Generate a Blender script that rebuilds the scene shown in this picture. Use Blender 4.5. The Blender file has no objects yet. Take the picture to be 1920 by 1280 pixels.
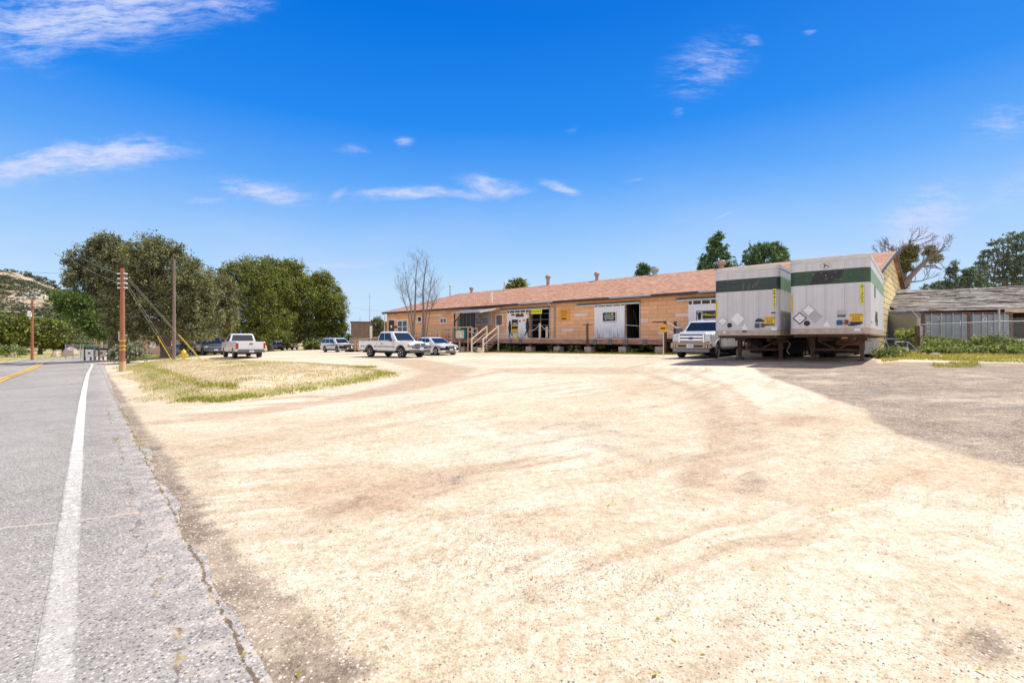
import bpy, math, random
import numpy as np
from mathutils import Vector, Matrix, Euler
R = math.radians
random.seed(7)
rng = np.random.default_rng(11)
scene = bpy.context.scene
COL = scene.collection

# ------------------------------------------------------------------ camera
EYE = 1.6
FPX = 890.0
CX, HY = 960.0, 634.0
cam_d = bpy.data.cameras.new('camera')
cam_d.sensor_width = 36.0
cam_d.lens = FPX / 1920 * 36.0
cam_d.shift_y = -(640 - HY) / 1920
cam_d.clip_start = 0.05
cam_d.clip_end = 4000
cam = bpy.data.objects.new('camera', cam_d)
COL.objects.link(cam)
cam.location = (0, 0, EYE)
cam.rotation_euler = (R(90), 0, 0)
scene.camera = cam

# ------------------------------------------------------------------ light
SUN_EL = R(53)
SUN_AZ = math.atan2(0.84, 0.54)          # clockwise from +Y : the sun stands behind, to the right
sdir = Vector((math.sin(SUN_AZ) * math.cos(SUN_EL), math.cos(SUN_AZ) * math.cos(SUN_EL), math.sin(SUN_EL)))
sun_d = bpy.data.lights.new('sun', 'SUN')
sun_d.energy = 3.5
sun_d.angle = R(0.53)
sun_d.color = (1.0, 0.95, 0.87)
sun = bpy.data.objects.new('sun', sun_d)
COL.objects.link(sun)
sun.rotation_euler = sdir.to_track_quat('Z', 'Y').to_euler()
sun.location = (30, 20, 40)
scene.view_settings.view_transform = 'Standard'
scene.view_settings.look = 'None'
scene.view_settings.gamma = 1
scene.view_settings.use_curve_mapping = False
scene.view_settings.exposure = 0.8


class NT:
    """short hand for node trees"""
    def __init__(self, nt):
        self.nt = nt
        nt.nodes.clear()

    def n(self, typ, props=None, **inp):
        nd = self.nt.nodes.new(typ)
        for k, v in (props or {}).items():
            setattr(nd, k, v)
        for k, v in inp.items():
            key = k.replace('_', ' ')
            s = nd.inputs[int(k[1:])] if k[0] == 'i' and k[1:].isdigit() else nd.inputs[key]
            self.put(s, v)
        return nd

    def put(self, s, v):
        if isinstance(v, bpy.types.NodeSocket):
            self.nt.links.new(v, s)
        elif isinstance(v, bpy.types.Node):
            self.nt.links.new(v.outputs[0], s)
        elif isinstance(v, (tuple, list)) and len(v) == 3 and s.type == 'RGBA':
            s.default_value = (*v, 1)
        else:
            s.default_value = v

    def m(self, op, a, b=0.0, c=None, clamp=False):
        nd = self.nt.nodes.new('ShaderNodeMath')
        nd.operation = op
        nd.use_clamp = clamp
        self.put(nd.inputs[0], a)
        self.put(nd.inputs[1], b)
        if c is not None:
            self.put(nd.inputs[2], c)
        return nd.outputs[0]

    def mix(self, f, a, b, blend='MIX'):
        nd = self.nt.nodes.new('ShaderNodeMix')
        nd.data_type = 'RGBA'
        nd.blend_type = blend
        self.put(nd.inputs[0], f)
        self.put(nd.inputs[6], a)
        self.put(nd.inputs[7], b)
        return nd.outputs[2]

    def ramp(self, f, stops, interp='LINEAR'):
        nd = self.nt.nodes.new('ShaderNodeValToRGB')
        nd.color_ramp.interpolation = interp
        el = nd.color_ramp.elements
        while len(el) < len(stops):
            el.new(0.5)
        for e, (p, c) in zip(el, stops):
            e.position = p
            e.color = (*c, 1) if isinstance(c, (tuple, list)) else (c, c, c, 1)
        self.put(nd.inputs[0], f)
        return nd.outputs[0]

    def step(self, x, a, b):
        nd = self.nt.nodes.new('ShaderNodeMapRange')
        nd.interpolation_type = 'SMOOTHSTEP'
        self.put(nd.inputs[0], x)
        self.put(nd.inputs[1], a)
        self.put(nd.inputs[2], b)
        return nd.outputs[0]

    def noise(self, vec, scale, detail=4.0, rough=0.55, dist=0.0):
        return self.n('ShaderNodeTexNoise', Vector=vec, Scale=scale, Detail=detail, Roughness=rough, Distortion=dist).outputs[0]

    def mapv(self, vec, scale=(1, 1, 1), rot=(0, 0, 0), loc=(0, 0, 0)):
        return self.n('ShaderNodeMapping', Vector=vec, Scale=scale, Rotation=rot, Location=loc).outputs[0]


# ------------------------------------------------------------------ sky
world = bpy.data.worlds.new('World')
scene.world = world
world.use_nodes = True
W = NT(world.node_tree)
sky = W.n('ShaderNodeTexSky', dict(sky_type='NISHITA', sun_disc=False, sun_elevation=SUN_EL, sun_rotation=SUN_AZ,
                                   altitude=300, air_density=1.0, dust_density=0.3, ozone_density=3.0))
tc = W.n('ShaderNodeTexCoord')
sx = W.n('ShaderNodeSeparateXYZ', Vector=tc.outputs['Generated'])
dy = W.m('MAXIMUM', sx.outputs[1], 0.08)
U = W.m('DIVIDE', sx.outputs[0], dy)
V = W.m('DIVIDE', sx.outputs[2], dy)
uv = W.n('ShaderNodeCombineXYZ', X=U, Y=V, Z=0.0).outputs[0]
front = W.step(sx.outputs[1], 0.05, 0.3)
warp = W.n('ShaderNodeTexNoise', Vector=uv, Scale=3.0, Detail=3.0).outputs[1]
uvw = W.n('ShaderNodeVectorMath', dict(operation='ADD'), i0=uv,
          i1=W.n('ShaderNodeVectorMath', dict(operation='SCALE'), i0=warp, Scale=0.10).outputs[0]).outputs[0]
streak = W.noise(W.mapv(uvw, (6, 30, 1), (0, 0, R(-13))), 1.0, 10.0, 0.72)
fine_s = W.noise(W.mapv(uvw, (20, 90, 1), (0, 0, R(-20))), 1.0, 8.0, 0.75)
fluff = W.noise(W.mapv(uvw, (16, 26, 1), (0, 0, R(25))), 1.0, 10.0, 0.75)
# thin cirrus patches: image place of each patch's direction, half sizes, tilt, strength
blobs = [(170, 15, 330, 90, 9, 1.0, 0), (420, 6, 110, 40, 10, .7, 0), (60, 75, 120, 55, -18, .6, 0), (130, 302, 240, 40, 4, 1.15, 0), (280, 290, 70, 26, 0, .8, 0),
         (490, 357, 115, 24, -8, 1.0, 0), (790, 371, 150, 17, 2, 1.0, 1), (700, 372, 60, 12, 4, .8, 0), (925, 355, 80, 18, -6, 1.0, 0), (1055, 361, 50, 12, -12, 1.0, 0),
         (640, 372, 22, 12, 20, .7, 1), (1318, 120, 100, 55, 28, .72, 1), (1402, 72, 26, 14, 0, .6, 1), (1518, 46, 16, 8, 0, .7, 1), (1880, 232, 95, 42, 18, .55, 1),
         (1720, 420, 130, 65, 24, 1.0, 0), (1640, 500, 280, 60, 8, .6, 0), (1900, 360, 120, 40, 30, .5, 0), (1400, 392, 90, 10, 12, .12, 0), (655, 292, 36, 11, -6, .55, 1), (757, 268, 24, 11, 0, .75, 1),
         (640, 491, 130, 8, 2, .75, 0), (30, 437, 60, 9, 0, .5, 0), (375, 372, 60, 7, 0, .6, 0), (1074, 242, 18, 9, 0, .4, 1), (1262, 212, 14, 10, 0, .4, 1), (1190, 345, 26, 6, 10, .5, 0)]
acc = None
for (px, py, rx, ry, an, st, kind) in blobs:
    a = R(an)
    mp = W.n('ShaderNodeMapping', dict(vector_type='TEXTURE'), Vector=uvw,
             Location=((px - CX) / FPX + 0.05, (HY - py) / FPX + 0.05, 0), Rotation=(0, 0, a), Scale=(rx / FPX, ry / FPX, 1)).outputs[0]
    ln = W.n('ShaderNodeVectorMath', dict(operation='LENGTH'), i0=W.n('ShaderNodeVectorMath', dict(operation='MULTIPLY'), i0=mp, i1=(1, 1, 0)).outputs[0]).outputs['Value']
    f = W.m('MULTIPLY', W.step(ln, 1.35, 0.2), st)
    acc = f if acc is None else W.m('MAXIMUM', acc, f)
tex = W.m('ADD', W.m('ADD', W.m('MULTIPLY', streak, 0.52), W.m('MULTIPLY', fluff, 0.16)), W.m('MULTIPLY', fine_s, 0.32))
dens = W.m('MULTIPLY', acc, W.step(W.m('ADD', tex, W.m('MULTIPLY', acc, 0.11)), 0.465, 0.70))
dens = W.m('MULTIPLY', W.m('MULTIPLY', dens, front), 0.95, clamp=True)
# a few thin veils low over the right
veil = W.m('MULTIPLY', W.m('MULTIPLY', W.step(V, 0.5, 0.12), W.step(W.noise(W.mapv(uvw, (1.4, 4.5, 1), (0, 0, R(24))), 1.0, 5.0, 0.6), 0.42, 0.8)), 0.38)
contr = W.n('ShaderNodeMapping', dict(vector_type='TEXTURE'), Vector=uv, Location=((1354 - CX) / FPX, (HY - 405) / FPX, 0), Rotation=(0, 0, R(24)), Scale=(29 / FPX, 1.8 / FPX, 1)).outputs[0]
cl = W.n('ShaderNodeVectorMath', dict(operation='LENGTH'), i0=W.n('ShaderNodeVectorMath', dict(operation='MULTIPLY'), i0=contr, i1=(1, 1, 0)).outputs[0]).outputs['Value']
contr_f = W.m('MULTIPLY', W.step(cl, 1.0, 0.5), 0.45)
dens = W.m('MAXIMUM', W.m('MAXIMUM', dens, W.m('MULTIPLY', veil, front)), contr_f)
# the air of this place: deep blue aloft, pale towards the horizon
sc_ = W.n('ShaderNodeSeparateColor', i0=sky.outputs[0])
gr = W.m('MINIMUM', W.m('MULTIPLY', W.m('POWER', W.m('MULTIPLY', sc_.outputs[0], 0.125), 3.0), 4.2 / .125), .40 / .125)
gg = W.m('MINIMUM', W.m('MULTIPLY', W.m('POWER', W.m('MULTIPLY', sc_.outputs[1], 0.125), 1.7), .88 / .125), .44 / .125)
gb = W.m('MINIMUM', W.m('MULTIPLY', W.m('POWER', W.m('MULTIPLY', sc_.outputs[2], 0.125), 0.5), .60 / .125), .58 / .125)
graded = W.n('ShaderNodeCombineColor', i0=gr, i1=gg, i2=gb).outputs[0]
k8 = 8.0
ramp_c = W.ramp(sx.outputs[2], [(0.0, (.36, .47, .57)), (.10, (.29, .43, .57)), (.20, (.185, .34, .57)), (.30, (.070, .235, .56)), (.40, (.010, .155, .52)), (.56, (.0, .105, .44)), (.72, (.01, .07, .30)), (1.0, (.02, .06, .2))])
ramp_c = W.n('ShaderNodeVectorMath', dict(operation='SCALE'), i0=ramp_c, Scale=k8).outputs[0]
tint = W.mix(0.90, graded, ramp_c)
cloud_c = (2.9, 3.25, 4.5)
skyc = W.mix(dens, tint, cloud_c)
# bright cloud added unseen behind the viewer, lighting shaded walls and trailer fronts
rear = W.m('MULTIPLY', W.step(sx.outputs[1], 0.05, -0.35), W.step(W.noise(W.mapv(tc.outputs['Generated'], (2, 2, 3)), 1.3, 5.0, .6), .25, .6))
skyc = W.mix(W.m('MULTIPLY', rear, 0.9), skyc, (5.6, 5.3, 5.3))
bg = W.n('ShaderNodeBackground', Color=skyc, Strength=0.125)
W.n('ShaderNodeOutputWorld', Surface=bg.outputs[0])


# ------------------------------------------------------------------ helpers
def tag(o, label=None, cat=None, group=None, kind=None):
    if label: o['label'] = label
    if cat: o['category'] = cat
    if group: o['group'] = group
    if kind: o['kind'] = kind
    return o


def empty(name, loc=(0, 0, 0), rz=0.0, parent=None):
    o = bpy.data.objects.new(name, None)
    o.empty_display_size = 0.3
    COL.objects.link(o)
    o.location = loc
    o.rotation_euler = (0, 0, rz)
    o.parent = parent
    return o


def thing(name, label, cat, loc=(0, 0, 0), rz=0.0, group=None):
    return tag(empty(name, loc, rz), label, cat, group)


def copy_tree(o, parent=None):
    c = o.copy()
    COL.objects.link(c)
    c.parent = parent
    for ch in list(o.children):
        copy_tree(ch, c)
    return c


def place(o, x, y, z, rz, label=None, group=None, scale=None):
    o.location = (x, y, z)
    o.rotation_euler = (0, 0, rz)
    if label: o['label'] = label
    if group: o['group'] = group
    if scale: o.scale = (scale,) * 3
    return o


class MB:
    def __init__(self):
        self.v, self.f, self.m = [], [], []

    def add(self, vs, fs, mi=0):
        b = len(self.v)
        self.v += [tuple(p) for p in vs]
        self.f += [tuple(i + b for i in f) for f in fs]
        self.m += [mi] * len(fs)
        return self

    def box(self, x0, x1, y0, y1, z0, z1, mi=0):
        return self.add([(x0, y0, z0), (x1, y0, z0), (x1, y1, z0), (x0, y1, z0), (x0, y0, z1), (x1, y0, z1), (x1, y1, z1), (x0, y1, z1)],
                        [(0, 3, 2, 1), (4, 5, 6, 7), (0, 1, 5, 4), (1, 2, 6, 5), (2, 3, 7, 6), (3, 0, 4, 7)], mi)

    def hexa(self, lo, hi, mi=0):
        """lo, hi: four corner points each, same winding"""
        return self.add(list(lo) + list(hi), [(0, 3, 2, 1), (4, 5, 6, 7), (0, 1, 5, 4), (1, 2, 6, 5), (2, 3, 7, 6), (3, 0, 4, 7)], mi)

    def beam(self, p0, p1, w, h, mi=0, up=(0, 0, 1)):
        p0, p1 = Vector(p0), Vector(p1)
        d = (p1 - p0).normalized()
        u = Vector(up)
        if abs(d.dot(u)) > 0.98:
            u = Vector((0, 1, 0))
        s = d.cross(u).normalized() * (w / 2)
        t = s.cross(d).normalized() * (h / 2)
        return self.hexa([p0 - s - t, p0 + s - t, p0 + s + t, p0 - s + t], [p1 - s - t, p1 + s - t, p1 + s + t, p1 - s + t], mi)

    def tube(self, pts, r, n=8, mi=0, cap=True):
        pts = [Vector(p) for p in pts]
        rr = r if isinstance(r, (list, tuple)) else [r] * len(pts)
        vs, fs = [], []
        ref = None
        for i, p in enumerate(pts):
            d = (pts[min(i + 1, len(pts) - 1)] - pts[max(i - 1, 0)]).normalized()
            if ref is None:
                ref = Vector((0, 0, 1)) if abs(d.z) < 0.9 else Vector((1, 0, 0))
            a = d.cross(ref).normalized()
            b = d.cross(a).normalized()
            ref = a.cross(d).normalized()
            for k in range(n):
                t = 2 * math.pi * k / n
                vs.append(p + (a * math.cos(t) + b * math.sin(t)) * rr[i])
        for i in range(len(pts) - 1):
            for k in range(n):
                k2 = (k + 1) % n
                fs.append((i * n + k, i * n + k2, (i + 1) * n + k2, (i + 1) * n + k))
        if cap:
            fs.append(tuple(range(n))[::-1])
            fs.append(tuple((len(pts) - 1) * n + k for k in range(n)))
        return self.add(vs, fs, mi)

    def prism(self, poly, a, b, plane='xz', mi=0):
        def P(u, v, w):
            return {'xz': (u, w, v), 'xy': (u, v, w), 'yz': (w, u, v)}[plane]
        n = len(poly)
        vs = [P(u, v, a) for u, v in poly] + [P(u, v, b) for u, v in poly]
        fs = [tuple(range(n)), tuple(range(n, 2 * n))[::-1]]
        fs += [(i, (i + n), ((i + 1) % n) + n, (i + 1) % n) for i in range(n)]
        return self.add(vs, fs, mi)

    def lathe(self, prof, n, center, axis='y', mi=0):
        """prof: (radius, offset along the axis)"""
        vs, fs = [], []
        c = Vector(center)
        for (r, h) in prof:
            for k in range(n):
                t = 2 * math.pi * k / n
                a, b = r * math.cos(t), r * math.sin(t)
                vs.append(c + Vector({'y': (a, h, b), 'z': (a, b, h), 'x': (h, a, b)}[axis]))
        m = len(prof)
        for i in range(m - 1):
            for k in range(n):
                k2 = (k + 1) % n
                fs.append((i * n + k, i * n + k2, (i + 1) * n + k2, (i + 1) * n + k))
        if prof[0][0] > 1e-4: fs.append(tuple(range(n))[::-1])
        if prof[-1][0] > 1e-4: fs.append(tuple((m - 1) * n + k for k in range(n)))
        return self.add(vs, fs, mi)

    def build(self, name, mats, parent=None, loc=None, rz=None, smooth=False, bevel=0.0, seg=2):
        me = bpy.data.meshes.new(name)
        me.from_pydata(self.v, [], self.f)
        for mt in (mats if isinstance(mats, (list, tuple)) else [mats]):
            me.materials.append(mt)
        if any(self.m):
            me.polygons.foreach_set('material_index', self.m)
        me.validate()
        import bmesh
        bm = bmesh.new()
        bm.from_mesh(me)
        bmesh.ops.recalc_face_normals(bm, faces=bm.faces)
        bm.to_mesh(me)
        bm.free()
        if smooth:
            me.polygons.foreach_set('use_smooth', [True] * len(me.polygons))
            try:
                me.set_sharp_from_angle(angle=R(38))
            except Exception:
                pass
        o = bpy.data.objects.new(name, me)
        COL.objects.link(o)
        o.parent = parent
        if loc is not None: o.location = loc
        if rz is not None: o.rotation_euler = (0, 0, rz)
        if bevel > 0:
            md = o.modifiers.new('bevel', 'BEVEL')
            md.width = bevel
            md.segments = seg
            md.limit_method = 'ANGLE'
            md.angle_limit = R(35)
            md.harden_normals = False
        return o


def np_mesh(name, verts, faces, mat, parent=None, loc=None, smooth=False):
    """verts (N,3) array, faces (M,k) array"""
    me = bpy.data.meshes.new(name)
    k = faces.shape[1]
    me.vertices.add(len(verts))
    me.vertices.foreach_set('co', verts.astype(np.float32).ravel())
    me.loops.add(faces.size)
    me.loops.foreach_set('vertex_index', faces.astype(np.int32).ravel())
    me.polygons.add(len(faces))
    me.polygons.foreach_set('loop_start', np.arange(0, faces.size, k, dtype=np.int32))
    if smooth:
        me.polygons.foreach_set('use_smooth', np.ones(len(faces), dtype=bool))
    me.update(calc_edges=True)
    for mt in (mat if isinstance(mat, (list, tuple)) else [mat]):
        me.materials.append(mt)
    o = bpy.data.objects.new(name, me)
    COL.objects.link(o)
    o.parent = parent
    if loc is not None: o.location = loc
    return o


def basis(origin, right, up):
    r, u = Vector(right).normalized(), Vector(up).normalized()
    n = r.cross(u)
    return Matrix(((r.x, u.x, n.x, origin[0]), (r.y, u.y, n.y, origin[1]), (r.z, u.z, n.z, origin[2]), (0, 0, 0, 1)))


def text(body, size, mat, parent, mtx, name='lettering', ext=0.002, sx=1.0, space=1.0, line=1.0):
    cu = bpy.data.curves.new(name, 'FONT')
    cu.body = body
    cu.size = size
    cu.extrude = ext
    cu.align_x = 'CENTER'
    cu.align_y = 'CENTER'
    cu.space_character = space
    cu.space_line = line
    cu.resolution_u = 3
    cu.materials.append(mat)
    tmp = bpy.data.objects.new('tmp', cu)
    me = bpy.data.meshes.new_from_object(tmp)
    bpy.data.objects.remove(tmp)
    bpy.data.curves.remove(cu)
    me.name = name
    o = bpy.data.objects.new(name, me)
    COL.objects.link(o)
    o.parent = parent
    o.matrix_local = mtx @ Matrix.Diagonal((sx, 1, 1, 1))
    return o


# ------------------------------------------------------------------ the lie of the land
CTRL = [(0, 0, .04), (-1.6, 1.7, .03), (-1.2, 2.2, .04), (3, 2, .10), (8, 3, .25), (5, 8, .22), (0, 8, .12), (-3, 8, .04),
        (-12, 13.4, -.18), (-20, 20, -.32), (-28, 32, -.42), (-45, 50, -.85), (-63, 69, -1.25), (-74, 82, -1.55), (-9, 9.9, -.07),
        (-19, 9, -.25), (-35, 25, -.5), (-60, 45, -1.0),
        (0, 15, .2), (5, 15, .38), (10.5, 15.5, .62), (13, 17, .66), (9, 20, .6), (18, 12, .72), (30, 15, .85), (9, 24, .57), (15, 25, .66),
        (10, 31, .55), (19, 24, .78), (23, 27, .85), (28, 27, .82), (36, 30, .8), (28, 34, .85), (40, 50, .8), (-1.5, 43, .36), (-2.6, 41, .36),
        (-8.6, 35, .21), (-6, 37.4, .24), (-15, 50, .1), (-21, 37.5, .08), (-30, 46.8, -.06), (-22, 60, -.15), (-31, 42, -.15), (-40, 55, -.55),
        (-10, 25, .1), (-5, 19, .12), (-15, 22, -.12), (-10, 14, -.1), (-39, 85, -.4), (-22.6, 27, -.28), (-21.3, 25.9, -.2), (0, 28, .36),
        (0, 75, .2), (30, 75, .8), (-55, 60, -1.1), (-55, 90, -1.2)]
_c = np.array(CTRL)
_n = len(_c)


def _tps(r2):
    return 0.5 * r2 * np.log(np.maximum(r2, 1e-9))


_d2 = ((_c[:, None, :2] - _c[None, :, :2]) ** 2).sum(-1)
_A = np.zeros((_n + 3, _n + 3))
_A[:_n, :_n] = _tps(_d2) + np.eye(_n) * 6.0
_A[:_n, _n] = 1
_A[:_n, _n + 1:] = _c[:, :2]
_A[_n, :_n] = 1
_A[_n + 1:, :_n] = _c[:, :2].T
_w = np.linalg.solve(_A, np.concatenate([_c[:, 2], [0, 0, 0]]))

MOUND = [(-27.5, 33.5), (-22.8, 33.5), (-18.5, 31), (-14.6, 28.6), (-9.9, 25.0), (-6.2, 21.8), (-4.6, 19.0), (-5.4, 16.2), (-6.3, 13.9), (-7.2, 12.5),
         (-8.7, 12.3), (-11.2, 14.8), (-14.2, 18.4), (-18.2, 22.6), (-22.0, 27.4)]


def poly_dist(P, poly):
    """signed distance (positive inside) of points P (N,2) to a polygon"""
    poly = np.asarray(poly, float)
    d = np.full(len(P), 1e9)
    inside = np.zeros(len(P), bool)
    for i in range(len(poly)):
        a, b = poly[i], poly[(i + 1) % len(poly)]
        ab = b - a
        t = np.clip(((P - a) @ ab) / (ab @ ab + 1e-12), 0, 1)
        q = a + t[:, None] * ab
        d = np.minimum(d, np.hypot(P[:, 0] - q[:, 0], P[:, 1] - q[:, 1]))
        c = ((a[1] > P[:, 1]) != (b[1] > P[:, 1]))
        with np.errstate(divide='ignore', invalid='ignore'):
            xi = (b[0] - a[0]) * (P[:, 1] - a[1]) / (b[1] - a[1]) + a[0]
        inside ^= c & (P[:, 0] < xi)
    return np.where(inside, d, -d)


def sstep(x, a, b):
    t = np.clip((x - a) / (b - a), 0, 1)
    return t * t * (3 - 2 * t)


def _vn(x, y, s, seed):
    """value noise"""
    x, y = x * s + seed * 17.3, y * s - seed * 9.1
    xi, yi = np.floor(x), np.floor(y)
    fx, fy = x - xi, y - yi
    fx, fy = fx * fx * (3 - 2 * fx), fy * fy * (3 - 2 * fy)
    def h(a, b):
        v = np.sin(a * 127.1 + b * 311.7 + seed * 74.7) * 43758.5453
        return v - np.floor(v)
    return (h(xi, yi) * (1 - fx) + h(xi + 1, yi) * fx) * (1 - fy) + (h(xi, yi + 1) * (1 - fx) + h(xi + 1, yi + 1) * fx) * fy


def base_h(P):
    """terrain height at points (N,2)"""
    P = np.atleast_2d(np.asarray(P, float))
    c = np.array((-5.0, 30.0))
    d = P - c
    r = np.hypot(d[:, 0], d[:, 1])
    lim = 95.0
    k = np.where(r > lim, lim / np.maximum(r, 1e-6), 1.0)      # far off the land stays level with its rim
    Q = c + d * k[:, None]
    out = np.zeros(len(Q))
    for i in range(0, len(Q), 20000):
        q = Q[i:i + 20000]
        d2 = ((q[:, None, :] - _c[None, :, :2]) ** 2).sum(-1)
        out[i:i + 20000] = _tps(d2) @ _w[:_n] + _w[_n] + q @ _w[_n + 1:]
    out = np.where(r > lim, out * np.clip(1 - (r - lim) / 120, 0, 1) - 1.6 * sstep(r, lim, lim + 60), out)
    return out


def ground_h(P):
    P = np.atleast_2d(np.asarray(P, float))
    z = base_h(P)
    near = (P[:, 0] > -32) & (P[:, 0] < 0) & (P[:, 1] > 8) & (P[:, 1] < 38)
    if near.any():
        dd = poly_dist(P[near], MOUND)
        z[near] += 0.36 * sstep(dd, -0.3, 2.2) + 0.10 * sstep(dd, 0.2, 4) * (_vn(P[near, 0], P[near, 1], 0.35, 3) - .3)
    return z


def G(x, y):
    return float(ground_h([(x, y)])[0])


def at_depth(px, py, y):
    return Vector(((px - CX) / FPX * y, y, EYE + (HY - py) / FPX * y))


def on_ground(px, py):
    """where the sight line through a pixel of the photograph meets the land"""
    s, t = (px - CX) / FPX, (HY - py) / FPX
    ys = np.concatenate([np.arange(1, 30, .1), np.arange(30, 160, .5)])
    zs = base_h(np.stack([s * ys, ys], 1))
    ray = EYE + t * ys
    k = int(np.argmax(ray < zs))
    y = ys[k] if ray[k] < zs[k] else 120.0
    if k > 0 and ray[k] < zs[k]:
        a, b = ray[k - 1] - zs[k - 1], zs[k] - ray[k]
        y = ys[k - 1] + (ys[k] - ys[k - 1]) * a / (a + b)
    return (s * y, y)
# ------------------------------------------------------------------ materials
def material(name):
    m = bpy.data.materials.new(name)
    m.use_nodes = True
    t = NT(m.node_tree)
    return m, t


def finish(t, col, rough=0.8, metal=0.0, bump=None, bstr=0.3, bdist=0.02, spec=0.5, coat=0.0, **kw):
    p = t.n('ShaderNodeBsdfPrincipled')
    t.put(p.inputs['Base Color'], col)
    t.put(p.inputs['Roughness'], rough)
    t.put(p.inputs['Metallic'], metal)
    t.put(p.inputs['Specular IOR Level'], spec)
    if coat: p.inputs['Coat Weight'].default_value = coat
    if bump is not None:
        b = t.n('ShaderNodeBump', Strength=bstr, Distance=bdist, Height=bump)
        t.put(p.inputs['Normal'], b.outputs[0])
    t.n('ShaderNodeOutputMaterial', Surface=p.outputs[0])
    return p


def plain(name, c, rough=0.7, metal=0.0, var=0.18, scale=3.0, dirt=None, damt=0.5, bstr=0.15, spec=0.5, coat=0.0, stretch=(1, 1, 1)):
    """paint, wood, metal: a colour with uneven wear, optional dirt patches"""
    m, t = material(name)
    co = t.mapv(t.n('ShaderNodeTexCoord').outputs['Object'], stretch)
    n1 = t.noise(co, scale, 6.0, 0.6)
    n2 = t.noise(co, scale * 6, 4.0, 0.6)
    k = t.m('ADD', t.m('MULTIPLY', n1, 0.7), t.m('MULTIPLY', n2, 0.3))
    lo = tuple(x * (1 - var) for x in c)
    hi = tuple(min(1, x * (1 + var)) for x in c)
    col = t.ramp(k, [(0.32, lo), (0.68, hi)])
    if dirt:
        n3 = t.noise(co, scale * 1.7, 7.0, 0.68, 0.4)
        col = t.mix(t.m('MULTIPLY', t.step(n3, 0.5, 0.72), damt), col, dirt)
    finish(t, col, rough, metal, n2, bstr, 0.01, spec, coat)
    return m


def siding(name, c, pale, gap, axis, rows=0.30, length=1.25, seam=0.018, pale_from=0.93, vary=0.14):
    """courses of boards or blocks with dark seams, a few replaced ones"""
    m, t = material(name)
    s = t.n('ShaderNodeSeparateXYZ', Vector=t.n('ShaderNodeTexCoord').outputs['Object'])
    co = t.n('ShaderNodeCombineXYZ', X=s.outputs[0 if axis == 'x' else 1], Y=s.outputs[2], Z=0.0).outputs[0]
    wob = t.noise(co, 1.3, 2.0)
    co = t.n('ShaderNodeVectorMath', dict(operation='ADD'), i0=co, i1=t.n('ShaderNodeCombineXYZ', X=t.m('MULTIPLY', wob, 0.25), Y=t.m('MULTIPLY', wob, 0.03), Z=0.0).outputs[0]).outputs[0]
    br = t.n('ShaderNodeTexBrick', dict(offset=0.5, offset_frequency=2), Vector=co, Color1=(0, 0, 0), Color2=(1, 1, 1), Mortar=(0.5, 0.5, 0.5), Scale=1.0,
             Mortar_Size=seam, Mortar_Smooth=0.1, Bias=0.0, Brick_Width=length, Row_Height=rows)
    rnd = br.outputs[0]
    col = t.ramp(rnd, [(0.0, tuple(x * (1 - vary) for x in c)), (pale_from - .02, tuple(min(1, x * (1 + vary)) for x in c)), (pale_from, pale), (1.0, pale)])
    n = t.noise(co, 2.2, 6.0, 0.65)
    col = t.mix(0.5, col, t.ramp(n, [(0.3, 0.75), (0.62, 1.0)]), 'MULTIPLY')
    grime = t.m('MULTIPLY', t.step(t.noise(t.mapv(co, (1.6, .35, 1)), 1.0, 5.0, 0.6), 0.5, 0.75), 0.28)
    col = t.mix(grime, col, tuple(x * .55 for x in c))
    seamc = t.m('MULTIPLY', br.outputs[1], t.ramp(t.noise(co, 1.1, 3.0), [(0.38, 0.25), (0.58, 1.0)]))
    col = t.mix(seamc, col, gap)
    finish(t, col, 0.85, 0, t.m('SUBTRACT', 1.0, br.outputs[1]), 0.6, 0.02, 0.2)
    return m


M = {}
M['wall'] = siding('orange wall', (0.93, 0.505, 0.265), (0.90, 0.68, 0.53), (0.42, 0.21, 0.105), 'x', 0.31, 1.35, 0.013, 0.90, 0.08)
M['gable'] = siding('cream siding', (0.88, 0.70, 0.34), (0.95, 0.82, 0.5), (0.09, 0.06, 0.03), 'y', 0.40, 3.1, 0.03, 0.95, 0.06)
M['block'] = siding('brown block', (0.235, 0.165, 0.115), (0.28, 0.2, 0.14), (0.15, 0.11, 0.08), 'x', 0.2, 0.4, 0.012, 0.93, 0.12)
M['shed_wall'] = siding('grey siding', (0.62, 0.57, 0.58), (0.7, 0.66, 0.64), (0.08, 0.07, 0.06), 'x', 0.28, 1.6, 0.02, 0.93, 0.1)
M['white'] = plain('white paint', (0.84, 0.83, 0.81), 0.55, var=0.06, dirt=(0.42, 0.38, 0.34), damt=0.35)
M['white_clean'] = plain('white trim', (0.82, 0.82, 0.80), 0.45, var=0.03)
M['stucco_pink'] = plain('pink stucco', (0.55, 0.36, 0.29), 0.9, var=0.08)
M['black'] = plain('black paint', (0.016, 0.016, 0.018), 0.5, var=0.3)
M['dark'] = plain('dark interior and dock shade', (0.03, 0.026, 0.024), 0.9, var=0.5, scale=1.5)
M['under'] = plain('underbody', (0.02, 0.019, 0.018), 0.8, var=0.4)
M['grey_metal'] = plain('galvanised metal', (0.42, 0.42, 0.43), 0.42, 0.6, var=0.15)
M['chrome'] = plain('chrome', (0.82, 0.82, 0.84), 0.14, 1.0, var=0.04, bstr=0.0)
M['rust'] = plain('rusty brown steel', (0.105, 0.062, 0.045), 0.8, 0.1, var=0.45, scale=5, dirt=(0.25, 0.165, 0.12), damt=0.6)
M['fascia'] = plain('weathered red timber', (0.30, 0.145, 0.10), 0.88, var=0.4, scale=2.0, dirt=(0.55, 0.38, 0.30), damt=0.75, stretch=(1, 1, 3))
M['deck'] = plain('deck boards', (0.42, 0.36, 0.33), 0.85, var=0.3, scale=3.0, stretch=(.5, 3, 1))
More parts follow.
